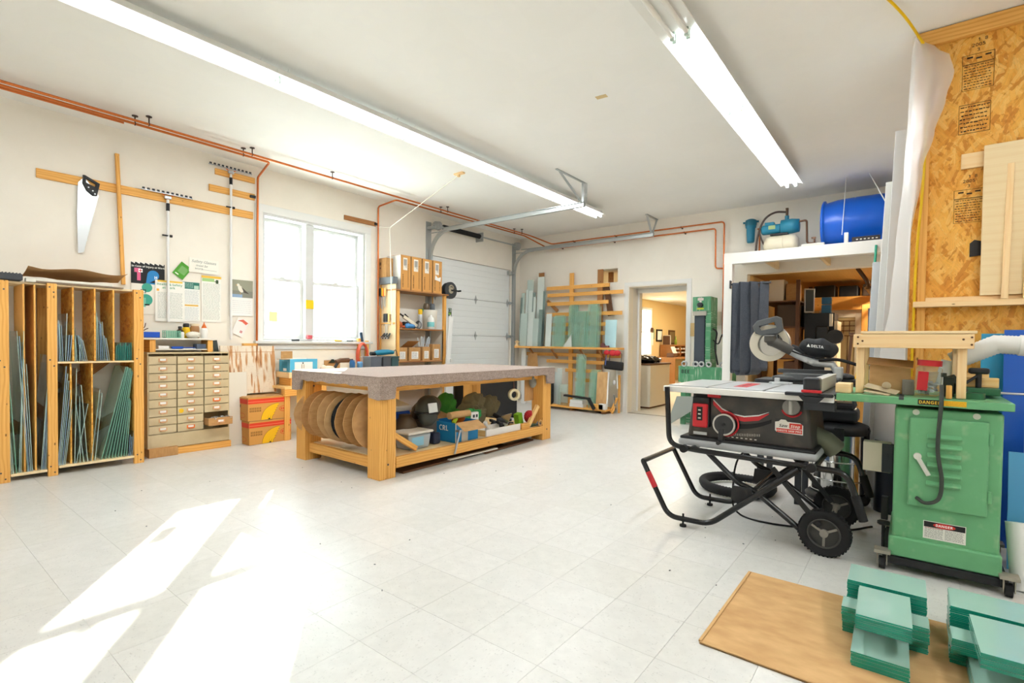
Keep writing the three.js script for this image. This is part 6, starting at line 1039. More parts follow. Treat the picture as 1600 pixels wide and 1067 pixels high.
// pine frame standing on the green machine
{
  const b = thing('pine_trestle', 'pine trestle frame standing on the green machine', 'frame', [0, 0.886, -3.3]);
  mesh('rail', [L(-0.245, 0.235, 0.245, 0.315, 0.0, 0.038)], M.pale, b); mesh('rail', [L(-0.245, 0.235, 0.245, 0.315, -0.45, -0.412)], M.pale, b);
  for (const x of [-0.215, 0.195]) for (const z of [-0.02, -0.39]) mesh('leg', [L(x - 0.018, x + 0.018, 0.001, 0.245, z - 0.018, z + 0.018)], M.pale, b);
  for (const x of [-0.215, 0.195]) mesh('end_rail', [L(x - 0.018, x + 0.018, 0.245, 0.315, -0.411, -0.001)], M.pale, b);
  mesh('top_board', [L(-0.215, 0.245, 0.318, 0.332, -0.43, 0.03)], M.ply, b);
  mesh('screw', [[-0.225, 0.265], [-0.225, 0.3], [-0.205, 0.28], [0.225, 0.265], [0.225, 0.3], [0.195, 0.29]].map(([x, y]) => C(0.005, 0.003, x, y, 0.0395, { axis: 'z', seg: 8 })), M.dark, b);
  const Y = 0.8865;
  const jar = thing('plastic_jar', 'clear square jar with red lid and red label', 'jar', [0.065, Y, -3.36]);
  mesh('jar', [(() => { const g = B(0.105, 0.15, 0.1, 0, 0.077, 0, { r: 0.02, seg: 3 }); return g; })()], new THREE.MeshPhysicalMaterial({ color: '#eef2f0', roughness: 0.06, transmission: 0.9, thickness: 0, ior: 1.4 }), jar);
  mesh('lid', [C(0.05, 0.028, 0, 0.166, 0, { seg: 32 })], M.red, jar); mesh('label', [B(0.042, 0.095, 0.003, -0.022, 0.075, 0.0515, { r: 0 })], M.red, jar); mesh('contents', [...Array(30)].map(() => B(rr(0.01, 0.03), 0.008, rr(0.01, 0.02), rr(-0.03, 0.03), rr(0.01, 0.07), rr(-0.03, 0.03), { r: 0, ry: rr(0, 3), rz: rr(0, 1) })), M.galv, jar);
  jar.rotation.z = -0.06; jar.position.y = Y + 0.004;
  const cb = thing('carton', 'brown open carton on the green machine', 'box', [-0.09, Y, -3.5]);
  mesh('carton', [L(-0.09, 0.09, 0, 0.15, -0.08, 0.08)], M.cardboardPale, cb); mesh('flap', [B(0.2, 0.004, 0.14, 0.0, 0.165, 0.07, { rx: 0.25, rz: -0.08 })], M.cardboard, cb);
  single('card_holder', 'small grey framed card leaning beside the carton', 'frame', [B(0.05, 0.08, 0.012, 0, 0.04, 0), B(0.034, 0.06, 0.014, 0, 0.04, 0)], std('#8a8477', 0.6), [-0.01, Y, -3.38]);
  single('sand_paper', 'curled brown and cream paper sheets on the green machine', 'paper', [bar([-0.09, 0.045, 0], [0.05, 0.012, 0.02], 0.004, 0.09), bar([-0.09, 0.02, 0.03], [0.02, 0.006, 0.05], 0.004, 0.07), ball(0.02, 0.02, 0.018, 0.0, 0.045, -0.01)], std('#cdbb98', 0.8), [-0.10, Y, -3.33]);
  single('wood_offcut', 'upright pine offcut beside the red lidded jar', 'block', [B(0.022, 0.065, 0.04, 0, 0.033, 0)], M.fir, [0.148, Y, -3.27]);
  single('clamp_tool', 'black and green clamp behind the frame leg', 'clamp', [B(0.04, 0.1, 0.05, 0, 0.05, 0), bar([0, 0.1, 0], [0.06, 0.02, -0.03], 0.035, 0.04), C(0.012, 0.02, -0.02, 0.11, 0.02)], std('#2a3328', 0.5), [0.152, Y, -3.42]);
  single('wood_offcut', 'pale pine block on the extension beside the rip fence', 'block', [B(0.07, 0.05, 0.14, 0, 0.025, 0)], M.pale, [-0.285, Y, -3.32]);
  const du = thing('dust_duct', 'white flexible dust duct reaching over the machine', 'duct', [0.2, 0, -3.72]);
  const q = []; for (let k = 0; k <= 40; k++) { const t = k / 40; q.push(V([-0.02 + 0.28 * t, 1.06 + 0.11 * Math.min(1, t * 1.6) - 0.02 * t, -0.02 + 0.02 * t])); }
  mesh('hose', [sweep(q, (t) => 0.047 + 0.003 * (Math.round(t * 40) % 2), 20)], std('#e6e5df', 0.5), du); each('cuff', [rod([0.24, 1.152, 0], [0.27, 1.15, 0], 0.054, { rs: 24 }), rod([-0.02, 1.06, -0.02], [-0.05, 0.92, -0.02], 0.048, { rs: 20 })], std('#f0efea', 0.45), du);
}
// ---------- glass stacks on cardboard ----------
single('cardboard_sheet', 'flat brown cardboard sheet spread on the tile floor', 'cardboard', [B(1.35, 0.005, 0.78, 0.675, 0.0025, -0.39, { r: 0.001 }), bar([0.0, 0.006, -0.77], [0.0, 0.006, -0.01], 0.012, 0.008), bar([0.002, 0.004, -0.004], [0.5, 0.004, -0.004], 0.01, 0.008)], M.cardboardPale, [-0.61, 0.0005, -1.955]);
{
  const stack = (x, z, w, d, y0, n, ry, lab, group) => { for (let k = 0; k < n; k++) glassSheet('cut_glass', ORD[k] + ' ' + lab, 'c', w, 0.0058, d, [x + rr(-0.002, 0.002), y0 + k * 0.0063, z + rr(-0.002, 0.002)], ry, group); };
  const Y = 0.0062;
  stack(-0.06, -2.45, 0.265, 0.09, Y, 10, 0.03, 'teal glass strip up in the bottom cross layer beside the bare cardboard', 'bottom cross strips');
  stack(-0.065, -2.3, 0.165, 0.28, Y, 8, 0.02, 'teal glass piece up in the lowest lengthwise layer beside the bare cardboard', 'lowest lengthwise pieces');
  stack(-0.06, -2.40, 0.265, 0.10, Y + 0.064, 9, 0.02, 'teal glass strip up in the middle cross layer beside the bare cardboard', 'middle cross strips');
  stack(-0.06, -2.33, 0.16, 0.27, Y + 0.122, 8, 0.03, 'teal glass piece up in the topmost layer beside the bare cardboard', 'topmost lengthwise pieces');
  stack(-0.06, -2.60, 0.255, 0.19, Y + 0.0, 9, 0.0, 'teal glass strip up in the lower rear layer facing the caster base', 'rear base strips');
  stack(-0.06, -2.60, 0.255, 0.19, Y + 0.058, 18, 0.01, 'teal glass strip up in the upper rear layer facing the caster base', 'rear upper strips');
  stack(0.265, -2.45, 0.265, 0.09, Y, 10, -0.02, 'teal glass strip up in the bottom cross layer over the cardboard end', 'end bottom cross strips');
  stack(0.27, -2.3, 0.18, 0.3, Y, 9, 0.02, 'teal glass piece up in the lowest lengthwise layer over the cardboard end', 'end lowest pieces');
  stack(0.265, -2.40, 0.265, 0.10, Y + 0.064, 8, 0.02, 'teal glass strip up in the middle cross layer over the cardboard end', 'end middle strips');
  stack(0.28, -2.33, 0.18, 0.29, Y + 0.116, 8, 0.03, 'teal glass piece up in the topmost layer over the cardboard end', 'end topmost pieces');
  stack(0.27, -2.62, 0.265, 0.19, Y, 9, 0.0, 'teal glass strip up in the lower rear layer over the cardboard end', 'end rear base strips');
  stack(0.27, -2.62, 0.265, 0.19, Y + 0.058, 16, -0.01, 'teal glass strip up in the upper rear layer over the cardboard end', 'end rear upper strips');
}
// ---------- partition wall things ----------
single('top_plate', 'brown pine plate along the top of the strand board', 'board', [L(0, 1.6, 0, 0.09, 0, 0.035)], M.fir, [-0.02, 3.005, -4.138]);
single('corner_stud', 'narrow pine strip along the partition edge', 'board', [L(0, 0.04, 0, 2.95, 0, 0.03)], M.fir, [0.02, 0.05, -4.138]);
single('wall_ledge', 'pale pine ledge across the strand board', 'ledge', [L(0, 1.4, 0, 0.035, 0, 0.07), L(0.06, 1.4, 0.036, 0.06, 0, 0.03)], M.pale, [0.0, 1.385, -4.138]);
single('pine_offcut', 'short pine board fixed beside the stamped lettering', 'board', [L(0, 0.14, 0, 0.09, 0, 0.02)], M.pale, [0.21, 2.215, -4.138]);
single('plywood_sheet', 'tall pale plywood sheet standing on the ledge', 'panel', [L(0, 0.9, 0, 0.88, 0, 0.015)], M.ply, [0.31, 1.447, -4.105]);
single('pale_batten', 'narrow pale batten standing in front of the plywood sheet', 'batten', [bar([0, 0, 0], [0.012, 0.78, -0.02], 0.03, 0.015)], M.pale, [0.415, 1.422, -4.075]);
single('pale_batten', 'wider pale batten leaning at the plywood sheet', 'batten', [bar([0, 0, 0], [0.012, 0.82, -0.02], 0.06, 0.015)], M.pine, [0.52, 1.422, -4.075]);
single('black_sticker', 'torn black and silver sticker on the strand board', 'sticker', [extr([[0, 0], [0.05, 0.005], [0.052, 0.09], [0.02, 0.1], [0, 0.08]], 0.004)], M.black, [0.262, 1.685, -4.136]);
{
  const c = thing('extension_cord', 'bright yellow cord hanging from the ceiling down the partition edge', 'cord', [0, 0, 0]);
  mesh('cord', [tube([[-0.4, 3.09, -2.9], [-0.13, 3.075, -3.61], [0.0, 3.02, -4.02], [0.03, 2.96, -4.09], [0.012, 2.94, -4.08], [0.02, 2.98, -4.07], [0.045, 2.9, -4.095], [0.042, 2.5, -4.1], [0.03, 2.1, -4.1], [0.01, 1.7, -4.09], [0.004, 1.25, -4.09], [0.002, 0.95, -4.09]], 0.0075, { n: 140 })], std('#f0c408', 0.45), c);
  // hanging plastic sheet and boards at the partition end
  const p = thing('plastic_sheet', 'milky plastic sheet hanging and curling over the partition edge', 'plastic sheet', [0, 0, 0]);
  const LE = [[3.06, -0.045], [2.7, -0.055], [2.3, -0.07], [1.8, -0.10], [1.45, -0.12], [1.06, -0.17], [0.5, -0.2]], RE = [[3.06, -0.02], [2.98, 0.07], [2.9, 0.145], [2.8, 0.165], [2.65, 0.13], [2.45, 0.08], [2.25, 0.03], [1.8, -0.02], [1.06, -0.03], [0.5, -0.03]];
  const at = (T, y) => { for (let i = 0; i + 1 < T.length; i++) if (y <= T[i][0] && y >= T[i + 1][0]) { const k = (T[i][0] - y) / (T[i][0] - T[i + 1][0]), s = k * k * (3 - 2 * k); return T[i][1] + (T[i + 1][1] - T[i][1]) * s; } return T[T.length - 1][1]; };
  const g = new THREE.PlaneGeometry(1, 1, 14, 70), pa = g.attributes.position;
  for (let i = 0; i < pa.count; i++) { const s = pa.getX(i) + 0.5, y = 3.06 - (0.5 - pa.getY(i)) * 2.56, l = at(LE, y), r = at(RE, y); const e = Math.min(-0.03, r), k = 0.4, wv = 0.008 * Math.sin(s * 9 + y * 3); if (s < k) pa.setXYZ(i, l + (e - l) * s / k + wv * 0.2, y, -4.32 + 0.22 * s / k); else pa.setXYZ(i, e + (r - e) * (s - k) / (1 - k), y, -4.1 + 0.05 * Math.sin((s - k) / (1 - k) * 2.6) + wv); }
  g.computeVertexNormals();
  mesh('film', [plain(g)], new THREE.MeshPhysicalMaterial({ color: '#f1f0ee', roughness: 0.3, transmission: 0.55, thickness: 0, side: THREE.DoubleSide }), p);
  for (const [x, z, w, h, l, m, lab] of [[-0.07, -4.42, 0.16, 2.62, 0.03, std('#d9dbdc', 0.6), 'tall pale grey panel standing behind the plastic sheet'], [-0.14, -4.5, 0.12, 2.3, 0.035, std('#e9e8e4', 0.6), 'white wrapped board leaning behind the plastic sheet'], [-0.19, -4.56, 0.1, 1.75, 0.03, std('#cfd3d8', 0.6), 'short bluish grey board leaning outermost at the partition end']]) { const b = B(w, h, 0.02, 0, h / 2, 0); b.rotateZ(-l); single('leaning_board', lab, 'board', [b], m, [x - 0.05, 0, z]); }
}
// blue sheets and rolls beside the green machine
{
  const bm = new THREE.MeshPhysicalMaterial({ color: '#2a6fd2', roughness: 0.2, transmission: 0.25, thickness: 0 }), cy = new THREE.MeshPhysicalMaterial({ color: '#3fa8cf', roughness: 0.2, transmission: 0.3, thickness: 0 });
  single('acrylic_sheet', 'deep blue film covered sheet standing beyond the green machine', 'sheet', [B(0.5, 1.22, 0.006, 0, 0.61, 0, { rx: -0.04 })], std('#1f5fc4', 0.28), [0.66, 0.02, -3.96]);
  single('acrylic_sheet', 'turquoise film covered sheet behind the deep blue one', 'sheet', [B(0.36, 1.2, 0.006, 0, 0.6, 0, { rx: -0.03 })], std('#2f9cc6', 0.28), [0.5, 0.02, -4.03]);
  single('acrylic_sheet', 'clear topped blue sheet nearest the strand board', 'sheet', [B(0.4, 1.27, 0.005, 0, 0.635, 0, { rx: -0.02 })], bm, [0.72, 0.02, -4.08]);
  single('white_backer', 'white sheet leaning against the blue sheets', 'panel', [B(0.25, 0.75, 0.012, 0, 0.375, 0, { rx: -0.12 })], std('#e3e6ea', 0.5), [0.6, 0.0, -3.72]);
  single('acrylic_sheet', 'short pale blue sheet in front of the white sheet', 'sheet', [B(0.16, 0.6, 0.008, 0, 0.3, 0, { rx: -0.1 })], std('#5aa6d8', 0.35), [0.49, 0.0, -3.66]);
  const r = thing('plastic_roll', 'white rolled plastic standing beside the machine caster', 'roll', [0.44, 0, -3.36]);
  mesh('roll', [rod([0.0, 0.0, 0], [-0.02, 0.3, -0.06], 0.045, { rs: 20 }), rod([0.02, 0.0, 0.02], [0.07, 0.42, -0.12], 0.03, { rs: 16 })], M.white, r);
  single('steel_bar', 'long steel bar lying across the machine extension', 'bar', [rod([0, 0, 0], [0.7, 0, 0], 0.006)], M.steel, [0.36, 0.905, -3.62]);
}

// ---------- glass rack on the door wall ----------
{
  const r = thing('slat_rack', 'pine slat rack with a ledge against the door wall', 'rack', [-4.7, 0, -7.68]);
  for (const [y, a, b] of [[2.11, -0.52, 0.74], [1.985, -0.50, 0.98], [1.83, -0.5, 0.72], [1.64, -0.52, 0.97], [1.46, -0.5, 0.68], [1.31, -0.5, 0.66]]) mesh('slat', [L(a, b, y - 0.032, y + 0.032, 0.0, 0.02)], M.fir, r);
  for (const [y, a, b] of [[0.93, -0.95, 0.96], [0.81, -0.5, 0.7], [0.66, -0.1, 0.62], [0.5, 0.1, 0.6]]) mesh('slat', [L(a, b, y - 0.03, y + 0.03, 0.0, 0.02)], M.fir, r);
  mesh('upright', [L(-0.05, 0.03, 0, 2.36, -0.03, -0.001)], M.fir, r); mesh('upright', [L(0.50, 0.60, 0, 2.38, -0.03, -0.001)], M.brown, r);
  mesh('brace', [bar([0.66, 2.1, -0.02], [0.75, 1.6, -0.02], 0.1, 0.025)], M.dark, r); mesh('brace', [bar([-0.52, 1.9, -0.02], [-0.3, 1.7, -0.02], 0.06, 0.025)], M.brown, r);
  mesh('ledge', [L(-1.07, 1.0, 1.035, 1.07, -0.03, 0.24)], M.fir, r);
  for (const x of [-0.75, -0.28, 0.3, 0.66]) mesh('ledge_bracket', [bar([x, 1.03, 0.2], [x, 0.86, 0.0], 0.03, 0.03)], M.brown, r);
  mesh('platform', [L(-0.5, 0.88, 0.045, 0.075, -0.03, 0.36)], M.fir, r); for (const x of [-0.4, 0.2, 0.8]) mesh('platform_foot', [L(x - 0.03, x + 0.03, 0, 0.044, 0.0, 0.3)], M.brown, r);
  const cnt = {}, lean = (name, x, y, w, h, m, lab, group, z = 0, d = 0.008) => { if (group) { const k = cnt[group] = (cnt[group] ?? -1) + 1; lab = ORD[k] + ' ' + lab; } if (typeof m === 'string') return glassSheet(name, lab, m, w, h, d, [x, y, -7.50 + z], 0, group, -0.06); const b = B(w, h, d, 0, h / 2, 0, { r: 0.0008 }); b.rotateX(-0.06); return single(name, lab, 'glass', [b], m, [x, y, -7.50 + z], 0, group); };
  const mir = std('#c3d3cc', 0.12, 0.35), mir2 = std('#dbe5df', 0.2, 0.2), mirD = std('#7f938e', 0.2, 0.3);
  const SL = 'pale mirror strip from the garage door on the corner end of the ledge', SG = 'mirror strips on the ledge';
  for (const [x, w, h, m, z] of [[-5.73, 0.05, 0.9, mirD, -0.05], [-5.70, 0.07, 0.98, mir, -0.05], [-5.62, 0.05, 1.05, mir2, -0.06], [-5.56, 0.14, 1.22, mir, -0.07], [-5.53, 0.09, 1.02, mir2, -0.05], [-5.46, 0.06, 0.98, mirD, -0.055], [-5.43, 0.05, 0.9, mir2, -0.045], [-5.33, 0.14, 1.26, mir2, -0.075], [-5.24, 0.05, 1.0, mirD, -0.07], [-5.62, 0.16, 0.6, mir, 0.0], [-5.46, 0.13, 0.62, mir2, 0.005], [-5.34, 0.12, 0.5, mir, 0.01], [-5.25, 0.08, 0.66, mirD, 0.0]]) lean('mirror_strip', x, 1.071, w, h, m, SL, SG, z);
  single('wood_strip', 'brown wooden end cap on the tallest strip', 'block', [B(0.12, 0.07, 0.015, 0, 0.035, 0)], M.brown, [-5.33, 2.335, -7.66]);
  lean('mirror_strip', -5.06, 1.071, 0.12, 0.58, mir2, 'bright pale strip beside the green glass on the ledge', undefined, 0.01);
  const GL = 'green glass strip from the mirror strips on the ledge', GG = 'green glass on the ledge';
  for (const [x, w, h, z] of [[-4.88, 0.2, 0.52, 0.01], [-4.85, 0.2, 0.55, -0.005], [-4.83, 0.2, 0.53, -0.02], [-4.58, 0.15, 0.72, -0.01], [-4.55, 0.15, 0.72, -0.025], [-4.60, 0.17, 0.70, -0.04], [-4.43, 0.2, 0.6, 0.01], [-4.40, 0.2, 0.6, -0.005], [-4.38, 0.2, 0.61, -0.02], [-4.37, 0.18, 0.59, -0.035], [-4.20, 0.17, 0.72, 0.0], [-4.17, 0.17, 0.72, -0.015], [-4.15, 0.19, 0.68, -0.03]]) lean('glass_strip', x, 1.071, w, h, 'l', GL, GG, z, 0.006);
  single('glass_offcut', 'small triangular white offcut on the ledge', 'glass', [extr([[0, 0], [0.17, 0], [0.16, 0.22]], 0.008)], mir2, [-4.72, 1.071, -7.46]);
  lean('glass_strip', -3.85, 1.071, 0.2, 0.45, new THREE.MeshPhysicalMaterial({ color: '#b9dbe2', roughness: 0.1, transmission: 0.5, thickness: 0 }), 'bluish glass pane at the door end of the ledge', undefined, 0.0);
  single('tape_dispenser', 'dark red tape dispenser on the ledge', 'dispenser', [B(0.14, 0.03, 0.05, 0, 0.015, 0), C(0.03, 0.03, -0.03, 0.045, 0, { axis: 'z' })], std('#6d3a38', 0.5), [-3.92, 1.071, -7.45]);
  single('small_block', 'pale wooden joint block at the corner end of the ledge', 'block', [B(0.08, 0.025, 0.04, 0, 0.0125, 0), B(0.03, 0.08, 0.04, 0, 0.065, 0), B(0.08, 0.02, 0.04, 0, 0.075, 0)], M.pale, [-5.73, 1.071, -7.46]).position.x = -5.72;
  const tools = thing('hanging_tools', 'red grip tools hanging under the ledge end', 'tool', [-3.8, 1.034, -7.46]);
  mesh('grip', [ball(0.07, 0.05, 0.03, 0.02, -0.05, 0), ball(0.05, 0.04, 0.03, -0.09, -0.045, 0), ball(0.06, 0.045, 0.03, 0.1, -0.05, 0)], M.red, tools); mesh('hook', [rod([0, 0, 0], [0, -0.04, 0], 0.005), rod([-0.09, 0, 0], [-0.11, -0.25, 0], 0.007)], std('#5a6cae', 0.5), tools);
  const mt = thing('black_pouch', 'rounded black pad hanging from the rack end', 'pad', [-3.78, 0.78, -7.5]);
  mesh('pad', [B(0.34, 0.14, 0.06, 0, 0, 0, { r: 0.028, seg: 4, rz: -0.06 })], M.black, mt); mesh('strap', [bent([[-0.08, 0.05, 0.0], [-0.08, 0.2, -0.02], [0.13, 0.2, -0.02], [0.13, 0.05, 0.0]], 0.006, 0.03)], M.darkGrey, mt);
  const LG = 'green glass strip from the black bag on the low platform', LGG = 'green glass on the platform';
  for (const [x, w, h, z] of [[-4.37, 0.15, 0.88, 0.1], [-4.34, 0.15, 0.86, 0.085], [-4.36, 0.16, 0.8, 0.07], [-4.08, 0.17, 0.62, 0.1], [-4.06, 0.17, 0.63, 0.085], [-4.10, 0.2, 0.58, 0.07], [-4.03, 0.17, 0.5, 0.055]]) lean('glass_strip', x, 0.076, w, h, 'l', LG, LGG, z, 0.006);
  lean('mirror_strip', -4.88, 0.35, 0.11, 0.55, mir2, 'tall white strip standing behind the black bag', undefined, 0.02).position.y = 0.076;
  lean('mirror_strip', -4.80, 0.076, 0.1, 0.62, mir2, 'shorter white strip standing behind the black bag', undefined, 0.05);
  const fr = thing('leaning_sign', 'white label board leaning at the platform end', 'panel', [-3.93, 0.076, -7.4]);
  mesh('panel', [B(0.2, 0.6, 0.012, 0, 0.3, 0, { rx: -0.08 })], M.cardboardPale, fr); mesh('label', [B(0.18, 0.2, 0.004, 0, 0.37, -0.02, { rx: -0.08 }), B(0.02, 0.6, 0.02, 0.1, 0.3, 0.0, { rx: -0.08 })], M.white, fr);
  const bg = thing('tool_bag', 'upright black tool bag on the platform', 'bag', [-4.95, 0.076, -7.34]);
  mesh('bag', [B(0.2, 0.44, 0.16, 0, 0.22, 0, { r: 0.05, seg: 3 })], std('#17191c', 0.6), bg); mesh('pocket', [B(0.12, 0.16, 0.03, 0.02, 0.2, 0.085, { r: 0.012, seg: 2 })], std('#22252a', 0.6), bg); mesh('buckle', [B(0.02, 0.03, 0.006, 0.03, 0.25, 0.102)], M.steel, bg);
  single('clear_acrylic', 'clear pane with a white note standing on the platform', 'glass', [B(0.2, 0.36, 0.006, 0, 0.18, 0, { rx: -0.05 })], greyGlass, [-4.66, 0.076, -7.38]);
  single('white_note', 'white printed note behind the clear pane', 'paper', [B(0.14, 0.13, 0.003, 0, 0.28, 0, { rx: -0.05 })], M.paper, [-4.68, 0.076, -7.42]);
  for (const [y, w, lab] of [[0.076, 0.26, 'white carton lying on the platform edge'], [0.136, 0.24, 'white carton stacked on another at the platform edge']]) single('flat_carton', lab, 'box', [B(w, 0.058, 0.12, 0, 0.029, 0)], M.white, [-4.36, y, -7.37]);
  single('black_cloth', 'black cloth draped over the platform edge', 'cloth', [bar([-0.35, 0.09, 0.03], [0.16, 0.07, 0.07], 0.03, 0.06), bar([0.14, 0.075, 0.08], [0.26, -0.09, 0.1], 0.07, 0.02)], M.black, [-4.25, 0.2, -7.36]).position.y = 0.165;
  single('wood_wedge', 'orange pine wedge on the platform', 'block', [B(0.24, 0.08, 0.05, 0, 0.04, 0)], M.fir, [-3.98, 0.076, -7.33]); single('white_block', 'white foam block at the platform corner', 'block', [B(0.12, 0.09, 0.08, 0, 0.045, 0)], M.white, [-3.88, 0.076, -7.38]).position.z = -7.345;
  single('brown_papers', 'bundle of brown card templates behind the table', 'card', [0, 1, 2, 3].map((k) => B(0.12, 0.34, 0.004, k * 0.045, 0.17, k * 0.012, { rz: 0.05 * (k - 1) })), M.cardboard, [-5.52, 0.6, -7.6]);
  single('white_post', 'white painted board upright under the corner of the ledge', 'post', [B(0.1, 1.03, 0.03, 0, 0.515, 0)], M.white, [-5.68, 0, -7.62]);
  single('wood_post', 'orange pine strip upright by the doorway', 'post', [B(0.035, 0.62, 0.03, 0, 0.31, 0)], M.fir, [-3.72, 0, -7.66]).position.x = -3.755;
  const sc = thing('scrap_bundle', 'bundle of slate and pine scraps beside the doorway', 'scrap', [-3.78, 0, -7.58]);
  mesh('slate_strip', [bar([-0.03, 0.3, 0], [0.03, 0.06, 0.05], 0.05, 0.008)], M.grey, sc); mesh('pine_strip', [bar([0.03, 0.25, 0], [-0.05, 0.02, 0.07], 0.03, 0.03), bar([0.02, 0.12, 0.04], [-0.02, 0.0, 0.08], 0.03, 0.03)], M.fir, sc); mesh('white_strip', [bar([0, 0.7, -0.03], [0.02, 0.4, -0.02], 0.04, 0.02), ball(0.03, 0.04, 0.02, -0.03, 0.5, 0)], M.white, sc);
}
single('roof_stud', 'bare pine stud seen through the hole above the rack', 'stud', [L(-0.06, 0.02, 0, 0.5, 0, 0.05), L(0.08, 0.2, 0.05, 0.5, -0.06, -0.03), L(0.215, 0.34, 0.05, 0.5, -0.06, -0.03)], M.brown, [-4.15, 2.08, -8.14]);

// ---------- upright wet sander ----------
{
  const g2 = new THREE.MeshStandardMaterial({ roughness: 0.5, map: dataTex(256, 256, (u, v) => { const n = fb(u, v, 6, 6, 161, 4) - 0.5, d = Math.max(0, fb(u, v, 30, 3, 163, 3) - 0.55); return mix([72 + n * 12, 140 + n * 14, 98 + n * 12], [205, 205, 190], Math.min(0.8, d * 3)); }, [0.5, 0.5]) });
  const s = thing('wet_sander', 'green upright belt sander with splash trough', 'sander', [-2.31, 0, -7.3]);
  mesh('column', [L(-0.12, 0.13, 1.6, 1.80, -0.2, 0.1, { r: 0.006 }), L(0.06, 0.13, 0.5, 1.6, -0.2, 0.08), L(-0.1, 0.06, 0.5, 1.6, -0.2, -0.12)], g2, s);
  mesh('belt', [L(-0.105, 0.04, 0.82, 1.55, 0.03, 0.065, { r: 0.012, seg: 2 })], std('#3f4750', 0.8), s); mesh('pulley_shroud', [L(-0.12, 0.07, 1.54, 1.6, -0.02, 0.1)], std('#a9a497', 0.6), s);
  mesh('knob', [C(0.035, 0.05, -0.01, 1.685, 0.12, { axis: 'z' })], M.black, s); mesh('yellow_tag', [B(0.09, 0.022, 0.01, -0.01, 1.635, 0.105)], std('#c9d43a', 0.5), s); mesh('name_plate', [B(0.08, 0.035, 0.004, -0.01, 1.765, 0.102)], std('#d9c8c0', 0.5), s); mesh('dial', [C(0.014, 0.01, -0.01, 1.73, 0.103, { axis: 'z' })], M.offWhite, s);
  mesh('trough', [L(-0.30, 0.40, 0.60, 0.83, 0.1, 0.115), L(-0.30, -0.285, 0.60, 0.83, -0.2, 0.1), L(0.385, 0.40, 0.60, 0.83, -0.2, 0.1), L(-0.285, 0.385, 0.6, 0.615, -0.2, 0.1)], g2, s);
  mesh('lettering', [sheet(0.2, 0.08, -0.18, 0.755, 0.1158)], printed(print(250, 100, (c) => { c.fillStyle = '#4c8f66'; c.fillRect(0, 0, 250, 100); c.fillStyle = '#14181a'; c.font = 'bold 88px sans-serif'; c.fillText('BEE', 24, 82); })), s);
  mesh('nozzle', [-0.22, -0.06, 0.02, 0.12, 0.3].map((x) => torus(0.032, 0.013, x, 0.862, 0.108, { rs: 8, seg: 18 })), M.galv, s);
  mesh('stand', [L(-0.27, -0.2, 0.0, 0.6, -0.15, -0.1), L(0.3, 0.37, 0, 0.6, -0.15, -0.1), L(-0.27, -0.2, 0, 0.6, 0.04, 0.09), L(0.3, 0.37, 0, 0.6, 0.04, 0.09)], g2, s);
  mesh('drip_chute', [extr([[-0.3, 0.4], [0.1, 0.42], [-0.1, 0.2], [-0.38, 0.0], [-0.42, 0.03]], 0.02, 0, 0, 0.15)], std('#9aa09a', 0.5, 0.3), s);
  mesh('cable', [tube([[0.13, 1.36, 0.0], [0.2, 1.3, 0.05], [0.19, 1.1, 0.08], [0.23, 0.86, 0.08]], 0.011), tube([[0.14, 1.2, 0.0], [0.22, 1.15, 0.04], [0.28, 1.28, 0.04], [0.36, 1.16, 0.04], [0.38, 0.95, 0.04], [0.48, 0.9, 0.04]], 0.009)], M.rubber, s);
  single('electric_box', 'cream junction box on the wall beside the sander', 'switch', [L(-0.03, 0.03, 0, 0.2, 0, 0.04)], M.cream, [-2.19, 1.42, ZB]).position.x = -2.24;
  single('switch_plate', 'tan wall plate between the doorway and the sander', 'switch', [L(-0.05, 0.05, 0, 0.2, 0, 0.012)], std('#d8b67c', 0.6), [-2.6, 1.3, ZB + 0.0]).position.y = 1.26;
  single('conduit', 'thin grey conduit looping down the wall by the post', 'conduit', [bent([[0, 0.95, 0.03], [0, 0.35, 0.03], [0.05, 0.02, 0.03], [0.11, 0.02, 0.03], [0.13, 0.42, 0.03], [0.06, 0.44, 0.03]], 0.008, 0.05)], M.galv, [-2.12, 1.22, ZB]);
}
